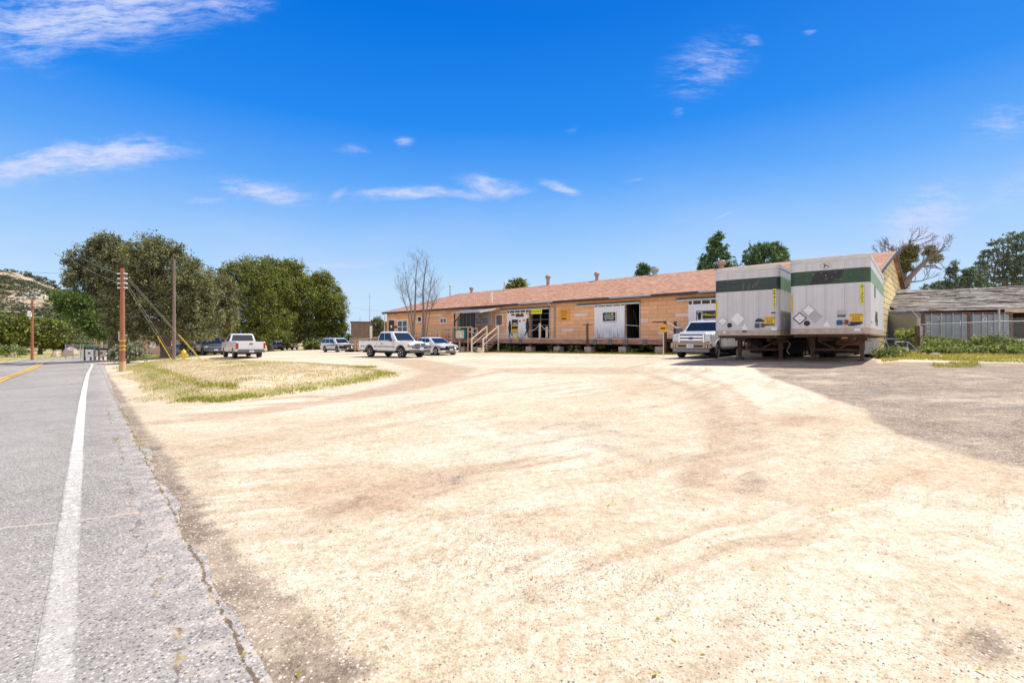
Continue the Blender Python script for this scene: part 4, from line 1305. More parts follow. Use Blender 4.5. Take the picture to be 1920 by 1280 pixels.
p = scatter(big, 330000, greens)
V_, F_ = blades(p, .062, .013, .6)
tag(np_mesh('green_grass', V_, F_, M['green_grass']), 'green grass along the edges of the raised island', 'grass', kind='stuff')

def band_pts(line, wd, n):
    line = [np.array(on_ground(*q)) for q in line]
    out = []
    for i in range(n):
        k = random.random() * (len(line) - 1)
        a, b = line[int(k)], line[int(k) + 1]
        q = a + (b - a) * (k - int(k)) + np.array((random.gauss(0, wd), random.gauss(0, wd)))
        if _vn(q[:1], q[1:], 1.6, 14)[0] + random.random() * .5 > .55: out.append(q)
    return np.array(out)


pts = np.concatenate([band_pts([(262, 688), (300, 702), (345, 720), (390, 737), (440, 742)], .13, 2200), band_pts([(340, 752), (420, 752), (500, 742), (600, 729), (690, 712), (735, 700)], .17, 3200),
                      band_pts([(560, 681), (600, 684), (650, 687), (700, 689)], .15, 3000)])
V_, F_ = blades(pts, .075, .015, .6)
tag(np_mesh('green_grass', V_, F_, M['green_grass']), 'thicker green tufts in strips along the rim of the grassy island', 'grass', kind='stuff')

# yellow green turf strip right of the trailers and across the road, and under the tree
def ppoly(pts): return [tuple(on_ground(*q)) for q in pts]
p = np.concatenate([scatter(ppoly([(1655, 680), (1700, 674), (1760, 675), (1960, 682), (1960, 655), (1640, 655)]), 110000, lambda p, d: _vn(p[:, 0], p[:, 1], .9, 3) + rng.uniform(0, .5, len(p)) > .6),
                    scatter(ppoly([(1740, 684), (1830, 678), (1840, 688), (1760, 690)]), 4000, lambda p, d: _vn(p[:, 0], p[:, 1], 2.2, 3) > .5),
                    scatter(ppoly([(-40, 686), (126, 671), (128, 660), (-40, 664)]), 90000, lambda p, d: _vn(p[:, 0], p[:, 1], .3, 3) + rng.uniform(0, .5, len(p)) > .4)])
V_, F_ = blades(p, .085, .018, .8)
tag(np_mesh('yellow_grass', V_, F_, M['yellow_grass']), 'yellow green turf below the bushes and on the far verge', 'grass', kind='stuff')
p = scatter(ppoly([(200, 682), (300, 672), (420, 665), (420, 655), (230, 662)]), 60000)
V_, F_ = blades(p, .10, .02, .5)
tag(np_mesh('verge_grass', V_, F_, M['green_grass']), 'green grass in the shade of the olive trees beside the road', 'grass', kind='stuff')


def weeds(name, label, centres, per, rc, leaf, mat, flat=.9):
    V_, F_ = puff(np.array(centres), per, rc, leaf, flat)
    tag(np_mesh(name, V_, F_, M[mat]), label, 'weeds', kind='stuff')


cs = []
for i in range(560):
    px = random.uniform(1728, 1990); y = random.uniform(22.5, 27.5) - max(0, (px - 1840)) * .012
    x = (px - CX) / FPX * y
    hh = (.10 + 1.05 * float(_vn(np.array([x]), np.array([y]), .75, 2)[0])) * (.72 if y > 24 else .40)
    cs.append((x, y, G(x, y) + random.random() ** .7 * hh * 1.1))
weeds('green_weeds', 'mass of green weeds in front of the chain link fence', cs, 58, .22, .055, 'leaf_weed')
cs = []
for i in range(60):
    px = random.gauss(1665, 14); y = random.uniform(20.5, 22.5)
    x = (px - CX) / FPX * y
    cs.append((x, y, G(x, y) + random.random() * .35))
weeds('green_weeds', 'clump of yellow green weeds at the right rear wheel of the trailer', cs, 50, .18, .05, 'leaf_weed')
cs = []
for i in range(80):
    px = random.uniform(1684, 1722); y = random.uniform(28, 30)
    x = (px - CX) / FPX * y
    cs.append((x, y, G(x, y) + random.random() * 1.25))
weeds('green_weeds', 'tall green weeds between the gable and the corner fence post', cs, 50, .25, .06, 'leaf_weed')
# under the dock
u_ = np.array((-.73, .684)); n_ = np.array((-.684, -.73)); NB0 = np.array((19.6, 25.7))
cs = []
for i in range(330):
    a = random.uniform(8.3, 28.5); o = random.uniform(1.0, 2.7)
    if _vn(np.array([a]), np.array([o]), .9, 3)[0] < .35: continue
    q = NB0 + u_ * a + n_ * o
    cs.append((q[0], q[1], G(*q) + random.random() ** 1.4 * (.55 if o < 2.3 else .2)))
weeds('green_weeds', 'green weeds growing in the shade beneath the loading dock', cs, 40, .16, .055, 'leaf_weed')
pts = []
for i in range(26000):
    a = random.uniform(7.5, 29.5); o = random.gauss(2.75, .28)
    q = NB0 + u_ * a + n_ * o
    pts.append(q)
V_, F_ = blades(np.array(pts), .08, .02, .5)
tag(np_mesh('yellow_grass', V_, F_, M['yellow_grass']), 'line of bright grass along the foot of the loading dock', 'grass', kind='stuff')

# leaf litter and pebbles close by
pts, sz = [], []
for i in range(900):
    t_ = random.uniform(1.5, 16); s_ = random.choice([.57, .57, .60, .34]) + random.gauss(0, .02) + (0 if t_ < 16 else 0)
    if _vn(np.array([t_]), np.array([s_]), 1.6, 7)[0] < .5: continue
    pts.append(road_pt(t_, s_))
for i in range(60):
    q = on_ground(random.uniform(420, 1900), random.uniform(760, 1275)); pts.append(np.array(q))
pts = np.array(pts)
C = np.column_stack([pts, ground_h(pts) + .012])
V_, F_ = leaf_quads(C, .014, .8, .5)
tag(np_mesh('leaf_litter', V_, F_, M['yellow_grass']), 'small dry yellow leaves gathered along the crack at the road edge', 'leaves', kind='stuff')
mbp = MB()
for i in range(6500):
    if random.random() < .5:
        q = np.array(on_ground(random.uniform(300, 1919), random.uniform(820, 1279)))
    else:
        q = road_pt(random.uniform(1.5, 20), .62 + abs(random.gauss(0, .3)))
    r = random.choice([.002, .0025, .003, .003, .004, .005, .005, .008]); z = G(*q)
    a = random.uniform(0, 6)
    mbp.add([(q[0] + r * math.cos(a), q[1] + r * math.sin(a), z), (q[0] + r * math.cos(a + 2), q[1] + r * math.sin(a + 2), z), (q[0] + r * math.cos(a + 4.1), q[1] + r * math.sin(a + 4.1), z), (q[0], q[1], z + r * .9)], [(0, 1, 3), (1, 2, 3), (2, 0, 3)])
tag(mbp.build('gravel', plain('gravel stones', (0.34, 0.29, 0.245), .9, var=.4, scale=30)), 'loose gravel scattered over the lot and the road shoulder', 'gravel', kind='stuff')
# ------------------------------------------------------------------ warehouse
WN = Vector((19.6, 25.7, 0.0))
WA = math.atan2(.684, -.73)
Wm = Matrix.Translation(WN) @ Matrix.Rotation(WA, 4, 'Z')
Ux, Uy = math.cos(WA), math.sin(WA)            # local +x : along the long wall, away to the left
Nx, Ny = -Uy, Ux                                # local +y : outward, towards the lot
LEN, WID, ZE, ZR = 49.0, 25.7, 4.80, 8.04
WY = -0.45                                      # wall plane behind the eave
DY = 2.25                                       # outer edge of the dock
ZD = 1.60


def wl(px, py, yl):
    s = (px - CX) / FPX
    k = (WN.x * Nx + WN.y * Ny + yl) / (s * Nx + Ny)
    x = (s * k - WN.x) * Ux + (k - WN.y) * Uy
    return x, EYE + (HY - py) / FPX * k


def wx(px, yl=WY): return wl(px, HY, yl)[0]


def wall_face(x, z, yl): return basis((x, yl, z), (-1, 0, 0), (0, 0, 1))


ware = thing('warehouse', 'long orange block warehouse with a pinkish shingle roof and white sliding doors', 'warehouse', WN, WA)
def wz(y): return ZE + (ZR - ZE) * (-y) / (WID / 2)


opens = [(wx(1030.5), wx(992.5), wl(1012, 577.5, WY)[1]), (wx(1199.5), wx(1172), wl(1186, 569, WY)[1])]
opens = sorted(opens)
mb = MB()
x = 0.25
xd_ = wx(840)
for a, b, zt in opens:
    mb.box(x, a, WY - .25, WY, 1.45, wz(WY) - .02)
    mb.box(a, b, WY - .25, WY, zt, wz(WY) - .02)
    mb.box(a, b, WY - .25, WY, 1.45, ZD)
    x = b
mb.box(x, xd_, WY - .25, WY, 1.45, wz(WY) - .02)
mb.box(xd_, LEN - .3, WY - .25, WY, -.6, wz(WY) - .02)
mb.box(LEN - .55, LEN - .302, -WID + .45, WY - .252, -.6, wz(WY) - .05)
mb.build('front_wall', M['wall'], ware)
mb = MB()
mb.box(.25, xd_, WY - .2, WY - .02, -.3, 1.449)  # lower wall coloured near black for the shade beneath the dock
mb.build('dock_shade_wall', M['dark'], ware)
mb = MB()
mb.prism([(WY - .252, 0.2), (WY - .252, wz(WY - .252) - .05), (-WID / 2, ZR - .16), (-WID + .45, wz(WY) - .05), (-WID + .45, 0.2)], .25, .5, 'yz')
mb.build('gable_wall', M['gable'], ware)
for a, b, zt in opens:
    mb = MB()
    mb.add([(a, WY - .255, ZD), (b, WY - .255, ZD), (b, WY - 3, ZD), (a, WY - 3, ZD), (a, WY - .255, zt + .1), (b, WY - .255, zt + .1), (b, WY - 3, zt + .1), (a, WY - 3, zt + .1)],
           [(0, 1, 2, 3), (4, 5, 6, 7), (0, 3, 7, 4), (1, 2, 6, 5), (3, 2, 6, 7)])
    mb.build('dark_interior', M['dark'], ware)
# roof: two slabs, rake boards
mb = MB()
th = .13
for s_ in (0, 1):
    y0, y1 = (0.0, -WID / 2) if s_ == 0 else (-WID, -WID / 2)
    mb.add([(0, y0, ZE), (LEN, y0, ZE), (LEN, y1, ZR), (0, y1, ZR), (0, y0, ZE - th), (LEN, y0, ZE - th), (LEN, y1, ZR - th), (0, y1, ZR - th)],
           [(0, 1, 2, 3), (7, 6, 5, 4), (0, 4, 5, 1), (1, 5, 6, 2), (3, 7, 4, 0), (2, 6, 7, 3)])
roof = mb.build('roof', M['shingle'], ware)
for y0 in (0.01, -WID - .01):
    for xr_ in (-.03, LEN + .03):
        mb = MB()
        mb.beam((xr_, y0, ZE - .10), (xr_, -WID / 2, ZR - .10), .05, .24)
        mb.build('rake_board', M['gutter'], ware)
mb = MB()
mb.box(0, LEN, .015, .13, ZE - .20, ZE - .03)
mb.build('gutter', M['gutter'], ware)
for a, b in ((972, 1036), (1142, 1220), (1310, 1400)):
    mb = MB()
    mb.box(wx(b, .14), wx(a, .14), .135, .17, ZE - .13, ZE - .02)
    mb.build('bright_gutter_section', M['grey_metal'], ware)
mb = MB()
mb.box(0.02, LEN - .02, WY + .002, .012, ZE - .16, ZE - .135)
mb.build('soffit', M['dark_wood'], ware)
# downspout
xd = wx(1040.5)
mb = MB()
mb.tube([(xd + .3, .12, ZE - .15), (xd + .05, .05, ZE - .3), (xd, WY + .10, ZE - .62), (xd, WY + .10, ZD + .02)], .055, 8)
mb.box(xd - .25, xd + .14, WY + .02, WY + .10, wl(1040, 596, WY)[1] - .03, wl(1040, 596, WY)[1] + .03)
mb.build('downspout', M['grey_metal'], ware, smooth=True)
mb = MB()
mb.tube([(wx(719.5, 0), .10, ZE - .16), (wx(722, 0), .05, ZE - .5), (wx(722), WY + .08, ZE - .9), (wx(722), WY + .08, .3)], .05, 8)
mb.build('downspout', M['white_clean'], ware, smooth=True)


def sliding_door(p0, p1, ptop, track0, track1, pt_y, label):
    x0, x1 = wx(p1), wx(p0)
    z1 = wl((p0 + p1) / 2, ptop, WY)[1]
    mb = MB()
    mb.box(x0, x1, WY + .05, WY + .12, ZD + .03, z1)
    d = mb.build('sliding_door', M['door_white'], ware)
    d['label'] = label
    mb = MB()
    zt = wl((track0 + track1) / 2, pt_y, WY)[1]
    mb.box(wx(track1), wx(track0), WY + .03, WY + .17, zt - .06, zt + .06)
    mb.build('door_track', M['rail_top'], ware)
    mb = MB()
    mb.box(wx(track1), wx(track0), WY + .02, WY + .19, zt + .062, zt + .15)
    mb.build('track_cover', M['gutter'], ware)
    mb = MB()
    n = 4
    for i in range(n):
        xx = x0 + (x1 - x0) * (i + .5) / n
        mb.box(xx - .04, xx + .04, WY + .121, WY + .14, z1 - .25, zt - .05, 1)
    mb.box(x0 + .05, x1 - .05, WY + .121, WY + .134, z1 - .05, z1 + .16, 0)
    mb.build('hanger', [M['gutter'], M['white_clean']], d)
    return d, x0, x1, z1


m, t = material('white door boards with black streaks')
s = t.n('ShaderNodeSeparateXYZ', Vector=t.n('ShaderNodeTexCoord').outputs['Object'])
co = t.n('ShaderNodeCombineXYZ', X=s.outputs[0], Y=s.outputs[2], Z=0.0).outputs[0]
line = t.m('LESS_THAN', t.m('FRACT', t.m('MULTIPLY', s.outputs[0], 5.2)), 0.07)
st = t.noise(t.mapv(co, (7, .5, 1)), 1.0, 5.0, .65)
low = t.step(s.outputs[2], 2.75, 1.65)
col = t.mix(t.m('MULTIPLY', line, .35), t.ramp(st, [(.3, (.76, .745, .745)), (.6, (.88, .87, .88))]), (.35, .33, .33))
col = t.mix(t.m('MULTIPLY', t.m('MULTIPLY', low, t.step(st, .42, .62)), .85), col, (.13, .12, .13))
finish(t, col, .7, 0, st, .1)
M['door_white'] = m
d1, a0, a1, az = sliding_door(952.5, 992.5, 585, 941, 1031, 580.5, 'white sliding door covered in posters with two black figures')
d2, b0, b1, bz_ = sliding_door(1116, 1172.5, 573, 1083, 1201, 571, 'white sliding door with black drip marks along its foot')
d3, c0, c1, cz = sliding_door(1292, 1360, 568, 1270, 1362, 561.5, 'white sliding door behind the roof of the big pickup')


def plate_on(parent, x0, x1, z0, z1, y, mat, name, th=.02, lab=None):
    mb = MB()
    mb.box(min(x0, x1), max(x0, x1), y, y + th, min(z0, z1), max(z0, z1))
    o = mb.build(name, mat, parent)
    if lab: o['label'] = lab
    return o


def from_px(p0, p1, q0, q1, y=WY):
    (xa, za), (xb, zb) = wl(p0, q0, y), wl(p1, q1, y)
    zc = wl((p0 + p1) / 2, q0, y)[1], wl((p0 + p1) / 2, q1, y)[1]
    return xb, xa, zc[1], zc[0]


# posters on the first door
def poster(p0, p1, q0, q1, mat, name, lab=None, y=WY + .122, parent=None):
    x0, x1, z0, z1 = from_px(p0, p1, q0, q1, y)
    return plate_on(parent or d1, x0, x1, z0, z1, y, mat, name, .012, lab)


poster(958.5, 966, 588, 592, M['trim'], 'small_notice', 'grey notice')
pz = poster(967, 982, 587.5, 594, M['dark_wood'], 'banner', 'dark brown strip banner')
poster(985.5, 990, 585.5, 590, M['orange_sign'], 'small_notice', 'orange notice')
poster(980, 985, 598, 602.5, M['orange_sign'], 'small_notice', 'amber notice')
poster(973, 976.5, 600.5, 603.5, M['red'], 'small_notice', 'dark red notice')
pp = poster(959.5, 971, 599, 624, M['black'], 'poster', 'tall black poster with yellow blocks')
x0, x1, z0, z1 = from_px(960, 970.5, 608.5, 611.5, WY + .135)
plate_on(pp, x0, x1, z0, z1, WY + .1345, M['yellow'], 'printed_block', .004)
x0, x1, z0, z1 = from_px(960, 970.5, 616.5, 623.5, WY + .135)
plate_on(pp, x0, x1, z0, z1, WY + .1345, M['orange_sign'], 'printed_block', .004)
x0, x1, z0, z1 = from_px(961.5, 969, 605.5, 607, WY + .135)
plate_on(pp, x0, x1, z0, z1, WY + .1345, M['white_clean'], 'printed_block', .004)
# two flat black walking figures cut from board
FIG = [(-.10, 0), (-.26, .02), (-.12, .10), (-.10, .40), (-.14, .75), (-.22, .92), (-.20, 1.15), (-.14, 1.35), (-.16, 1.48), (-.10, 1.56), (-.14, 1.66), (-.08, 1.80), (.06, 1.82), (.13, 1.72),
       (.10, 1.60), (.14, 1.50), (.20, 1.30), (.17, 1.05), (.22, .85), (.12, .78), (.16, .60), (.22, .42), (.34, .22), (.40, .14), (.30, .12), (.18, .30), (.04, .52), (-.01, .30), (-.02, .06)]
for (pxc, q0, q1, fl) in ((955.8, 601.5, 631, -1), (989.0, 596.5, 632, 1)):
    y = WY + .135
    xc, zb = wl(pxc, q1, y)
    zt = wl(pxc, q0, y)[1]
    k = (zt - zb) / 1.82
    mb = MB()
    mb.prism([(xc + u * k * fl * 1.15, zb + v * k) for u, v in FIG], y, y + .012, 'xz')
    mb.build('figure_cutout', M['black'], d1)
x0, x1, z0, z1 = from_px(970, 974.5, 624.5, 630.5, WY + .2)
mb = MB()
mb.lathe([(.12, 0), (.17, .34), (.15, .34), (.1, .3)], 12, ((x0 + x1) / 2, WY + .55, ZD), 'z')
tb = mb.build('yellow_bucket', M['yellow_sign'])
tb.matrix_world = Wm
tag(tb, 'small bright yellow bucket standing on the dock before the poster covered door', 'bucket')

# storm door in the first opening
x0, x1, z0, z1 = from_px(994, 1029, 584, 633)
mb = MB()
y = WY - .2
for (a, b) in ((0, .06), (.47, .53), (.94, 1)):
    mb.box(x0 + (x1 - x0) * a, x0 + (x1 - x0) * b, y, y + .04, ZD, z1 - .1)
for v in (.0, .32, .5, .72, .95):
    zz = ZD + (z1 - ZD - .1) * v
    mb.box(x0, x1, y + .041, y + .06, zz, zz + .06)
mb.build('storm_door', M['trim'], ware)
for (a, b, zt) in opens:
    mb = MB()
    mb.box(a - .08, a - .002, WY + .002, WY + .06, ZD, zt + .06)
    mb.box(a - .08, b, WY + .002, WY + .07, zt + .062, zt + .14)
    mb.build('door_frame', M['grey_metal'], ware)
# things glimpsed inside the second opening
a, b, zt = opens[0]
mb = MB()
for i in range(7):
    xx = a + .2 + (b - a - .4) * random.random()
    mb.beam((xx, WY - 1.2 - random.random(), ZD), (xx + random.uniform(-.3, .3), WY - 1.2, ZD + random.uniform(1.2, 2.6)), .07, .1)
for i in range(4):
    zz = ZD + .5 + .55 * i
    mb.box(a + .1, b - .1, WY - 2.4, WY - 2.0, zz, zz + .05)
mb.build('shelving', M['rust'], ware)
mb = MB()
mb.tube([(a, WY + .02, ZD + .92), (b, WY + .02, ZD + 1.02)], .025, 6)
mb.build('safety_bar', M['rail_top'], ware)


def window(p0, p1, q0, q1, mull=1, frame=.09, glass='glass', name='window', cross=False):
    x0, x1, z0, z1 = from_px(p0, p1, q0, q1)
    mb = MB()
    y0, y1 = WY + .004, WY + .07
    mb.box(x0, x1, y0, y1, z0, z0 + frame); mb.box(x0, x1, y0, y1, z1 - frame, z1)
    mb.box(x0, x0 + frame, y0, y1, z0 + frame, z1 - frame); mb.box(x1 - frame, x1, y0, y1, z0 + frame, z1 - frame)
    for i in range(mull):
        xm = x0 + (x1 - x0) * (i + 1) / (mull + 1)
        mb.box(xm - frame * .5, xm + frame * .5, y0, y1, z0 + frame, z1 - frame)
    if cross:
        zm = z0 + (z1 - z0) * .45
        mb.box(x0 + frame, x1 - frame, y0, y1 - .004, zm - .035, zm + .035)
    w = mb.build(name, M['white_clean'], ware)
    plate_on(w, x0 + frame, x1 - frame, z0 + frame, z1 - frame, WY + .006, M[glass], 'pane', .02)
    return w


w = window(745.5, 765, 599.5, 623, 1, .14, cross=True)
w['label'] = 'double white framed office window'
window(783, 791.5, 592, 604.5, 0, .13)['label'] = 'small dark square window behind the bare tree'
window(825.5, 838, 595, 607, 1, .12, 'trim')['label'] = 'small white window with an air conditioner'
window(929.5, 944, 588.5, 611.5, 0, .12, 'curtain')['label'] = 'window with a blue and orange striped curtain'
x0, x1, z0, z1 = from_px(729.5, 739, 600.5, 628)
dd = plate_on(ware, x0, x1, z0, z1, WY + .003, M['black'], 'office_door', .05)
plate_on(dd, x0 + .35, x0 + .7, z0 + .9, z0 + 1.2, WY + .055, M['white_clean'], 'door_notice', .01)
x0, x1, z0, z1 = from_px(741, 746, 611, 614.5)
plate_on(ware, x0, x1, z0, z1, WY + .003, M['black'], 'mail_slot', .12)
for (px, py) in ((973.5, 571.5), (1308, 549.5), (737, 589)):
    xl, zl = wl(px, py, -.1)
    mb = MB()
    mb.lathe([(.05, .16), (.06, .06), (.16, 0), (.16, -.05), (.0, -.1)], 12, (xl, -.12, zl), 'z')
    mb.build('eave_lamp', M['white_clean'], ware, smooth=True)

# roof ventilators on and near the ridge
def ridge_x(px): return wx(px, -WID / 2)
for px, top, wpx, kind in ((849, 537, 5, 'pipe'), (884, 538.5, 8, 'cap'), (1027.5, 516.5, 10, 'cap'), (1119, 511, 10, 'cap'), (1227.5, 499, 16, 'turbine'), (1352.5, 488.5, 15, 'cap'), (951, 531, 4, 'pipe')):
    xr = ridge_x(px)
    zt = wl(px, top, -WID / 2)[1]
    P_ = FPX / (WN.y + Uy * xr - Ny * WID / 2)
    r = wpx / P_ / 2
    mb = MB()
    z0 = ZR - .3
    if kind == 'pipe':
        mb.tube([(xr, -WID / 2 + .5, z0), (xr, -WID / 2 + .5, zt)], r * .55, 10)
        mb.lathe([(r, 0), (r, .12), (r * .5, .2)], 12, (xr, -WID / 2 + .5, zt), 'z')
        mb.build('vent_pipe', M['rail_top'], ware, smooth=True)
    elif kind == 'cap':
        mb.lathe([(r * .62, z0), (r * .62, zt - r * 1.1), (r, zt - r * 1.1), (r, zt - r * .25), (r * .8, zt), (0, zt + .02)], 16, (xr, -WID / 2, 0), 'z')
        mb.build('roof_vent', M['vent'] if 'vent' in M else M['rail_tan'], ware, smooth=True)
    else:
        mb.lathe([(r * .5, z0), (r * .5, zt - r * 1.6), (r * .8, zt - r * 1.5), (r, zt - r * .8), (r * .7, zt - r * .15), (0, zt)], 16, (xr, -WID / 2, 0), 'z')
        mb.build('turbine_vent', M['grey_metal'], ware, smooth=True)
mb = MB()
xr, zr = wl(922, 567, -1.6)
zr = wz(-1.6)
mb.tube([(xr, -1.6, zr - .05), (xr, -1.6, zr + .85)], .09, 10)
mb.lathe([(.15, 0), (.15, .08), (.02, .14)], 12, (xr, -1.6, zr + .85), 'z')
mb.build('vent_pipe', M['white_clean'], ware, smooth=True)

# ------------------------------------------------------------------ porch roof and screened booth at the left end of the dock
porch = thing('screened_porch', 'dark screened porch with a sloping metal roof at the left end of the dock', 'porch', WN, WA)
xa = wx(940); xb = wx(846, DY)
za, zb = ZE - .24, wl(897, 584, DY)[1]
mb = MB()
mb.add([(xa, WY + .01, za), (xb, WY + .01, za), (xb, DY + .15, zb), (xa, DY + .15, zb), (xa, WY + .01, za - .09), (xb, WY + .01, za - .09), (xb, DY + .15, zb - .09), (xa, DY + .15, zb - .09)],
       [(0, 1, 2, 3), (7, 6, 5, 4), (0, 4, 5, 1), (1, 5, 6, 2), (2, 6, 7, 3), (3, 7, 4, 0)])
for i in range(12):
    xx = xa + (xb - xa) * (i + .5) / 12
    mb.beam((xx, WY + .02, za + .02), (xx, DY + .14, zb + .02), .05, .05)
mb.build('porch_roof', M['grey_metal'], porch)
mb = MB()
mb.beam((xa - .03, WY + .02, za - .04), (xa - .03, DY + .17, zb - .04), .06, .2)
mb.build('fascia_board', M['rail_pale'], porch)
xs = wx(889.5, DY - .35)
mb = MB()
for xx in (xb - .1, (xs + xb) / 2, xs):
    mb.box(xx - .05, xx + .05, DY - .4, DY - .3, ZD, zb)
mb.beam((xb - .1, DY - .35, zb - .9), (xb - 1.1, DY - .35, zb - .05), .07, .09)
mb.box(xs, xb - .05, DY - .39, DY - .31, ZD + 1.0, ZD + 1.08)
mb.build('post', M['black'], porch)
xq = wx(862, DY - .35)
mb = MB()
mb.box(xs + .05, xq, DY - .37, DY - .34, ZD + .02, zb - .05)
mb.build('screen_panel', M['screen'] if 'screen' in M else M['glass'], porch)
mb = MB()
for k in (.25, .5, .75):
    xx = xs + (xq - xs) * k
    mb.box(xx - .025, xx + .025, DY - .33, DY - .31, ZD + .02, zb - .1)
mb.box(xq, xq + .35, DY - .37, DY - .33, ZD + .2, ZD + 2.0)
mb.build('mullion', M['trim'], porch)

# ------------------------------------------------------------------ loading dock
dock = thing('loading_dock', 'weathered timber loading dock on concrete piers along the orange warehouse', 'dock', WN, WA)
dx0, dx1 = wx(1246, DY), wx(838, DY)
mb = MB()
n = int((DY - WY - .02) / .2)
for i in range(n):
    y0 = WY + .02 + i * (DY - WY - .02) / n
    mb.box(dx0, dx1, y0, y0 + (DY - WY - .02) / n - .012, ZD - .075, ZD - .003 * (i % 2))
mb.build('deck_boards', M['deck'], dock)
d2x = dx0 - 2.4
mb = MB(); mb.box(.3, d2x, WY + .02, DY - .08, ZD - .08, ZD); mb.build('deck_boards', M['deck'], dock)
mb = MB(); mb.box(.3, d2x, DY - .07, DY - .002, ZD - .5, ZD - .01); mb.build('fascia', M['fascia'], dock)
for i in range(6):
    xx = .5 + (d2x - .8) * i / 5
    mb = MB(); mb.box(xx - .12, xx + .12, DY - .45, DY - .2, .3, ZD - .081); mb.build('back_post', M['dark_wood'], dock)
mb = MB()
x = dx0
while x < dx1:
    L_ = min(3.1, dx1 - x)
    mb.box(x + .006, x + L_ - .006, DY - .07, DY - .002, ZD - .42, ZD - .08)
    x += L_
mb.build('fascia', M['fascia'], dock)
mb = MB()
for i in range(int((dx1 - dx0) / .8)):
    mb.box(dx0 + .3 + .8 * i, dx0 + .36 + .8 * i, WY + .05, DY - .08, ZD - .32, ZD - .08)
mb.box(dx0, dx1, .5, .65, ZD - .55, ZD - .33)
mb.build('joist', M['dark_wood'], dock)
for px in (957.5, 976, 1115.5, 1143.5, 1173.5, 1209.5):
    xx = wx(px, DY)
    mb = MB()
    mb.box(xx - .16, xx + .16, DY, DY + .07, ZD - .47, ZD - .06)
    mb.build('bumper', M['bumper'] if 'bumper' in M else M['trim'], dock, bevel=.01)
for px, wpx in ((994, 11), (1047, 12), (1105, 14), (1169.5, 15), (1239, 14), (870, 7), (895, 8)):
    xx = wx(px, DY - .3)
    yy = DY - .35
    wp = WN + Vector((Ux * xx + Nx * yy, Uy * xx + Ny * yy, 0))
    g = G(wp.x, wp.y)
    hw = .30
    mb = MB()
    mb.box(xx - hw, xx + hw, yy - hw, yy + hw, g - .2, g + .48)
    p_ = mb.build('pier', M['concrete'], dock, bevel=.02)
    mb = MB()
    mb.box(xx - .1, xx + .1, yy - .1, yy + .1, g + .48, ZD - .42)
    mb.build('post', M['rust'], p_)
# posts standing on the dock edge
for px, q0, q1, arm, mt in ((1013, 606, 637, 0, 'rail_tan'), (1102.5, 606, 647, 1, 'rust'), (1026, 612, 633, 0, 'rail_tan')):
    xx, zt = wl(px, q0, DY)
    zb_ = wl(px, q1, DY)[1]
    mb = MB()
    w_ = .075 if not arm else .05
    mb.box(xx - w_, xx + w_, DY + .002, DY + .11, zb_, zt)
    if arm:
        mb.box(xx - .44, xx + .44, DY + .02, DY + .09, zt - .16, zt - .10)
        mb.box(xx + .06, xx + .10, DY + .03, DY + .1, zb_, zt - .17)
    mb.build('edge_post', M[mt], dock)
xx, zt = wl(1013, 606, DY)
mb = MB()
for sgn in (-1, 1):
    pts = [(xx + sgn * k * 1.05, DY + .05, zt - .08 - .55 * k + .12 * math.sin(math.pi * k) * -1) for k in (0, .25, .5, .75, 1)]
    mb.tube(pts, .018, 5)
mb.build('chain', M['rail_top'], dock)

# ------------------------------------------------------------------ stairs with pale rails
stairs = thing('dock_stairs', 'pale railed wooden steps climbing to the left end of the dock', 'stairs', WN, WA)
sx0, sx1 = wx(935, DY), wx(914, DY)
gs = G(*(WN + Vector((Ux * sx0 + Nx * (DY + 1.9), Uy * sx0 + Ny * (DY + 1.9), 0))).xy)
n = 6
rise = (ZD - gs) / n
for i in range(1, n):
    mb = MB()
    z = ZD - rise * i
    y = DY + .02 + .31 * (i - 1)
    mb.box(sx0 + .04, sx1 - .04, y, y + .29, z - .05, z)
    mb.build('tread', M['rail_tan'], stairs)
for xx in (sx0 + .01, sx1 - .05):
    mb = MB()
    mb.prism([(DY + .02, ZD - .35), (DY + .02, ZD - .05), (DY + 1.75, gs + .12), (DY + 1.75, gs)], xx, xx + .035, 'yz')
    mb.build('stringer', M['dark_wood'], stairs)
for xx in (sx0 - .02, sx1 + .02):
    mb = MB()
    mb.beam((xx, DY + .05, ZD + 1.08), (xx, DY + 1.95, gs + 1.15), .07, .11)
    mb.beam((xx, DY + .05, ZD + .55), (xx, DY + 1.95, gs + .62), .04, .06)
    mb.build('handrail', M['rail_pale'], stairs)
    for yy, zt, zb_ in ((DY + .06, ZD + 1.08, gs - .05), (DY + 1.9, gs + 1.15, gs - .05)):
        mb = MB()
        mb.box(xx - .05, xx + .05, yy - .05, yy + .05, zb_, zt)
        mb.build('post', M['rail_pale'], stairs)
mb = MB()
mb.box(sx0 + .25, sx0 + .65, DY + 1.5, DY + 1.95, gs - .05, gs + .42)
o = mb.build('concrete_block', M['rail_pale'])
o.matrix_world = Wm
tag(o, 'pale block standing beside the foot of the left steps', 'block')

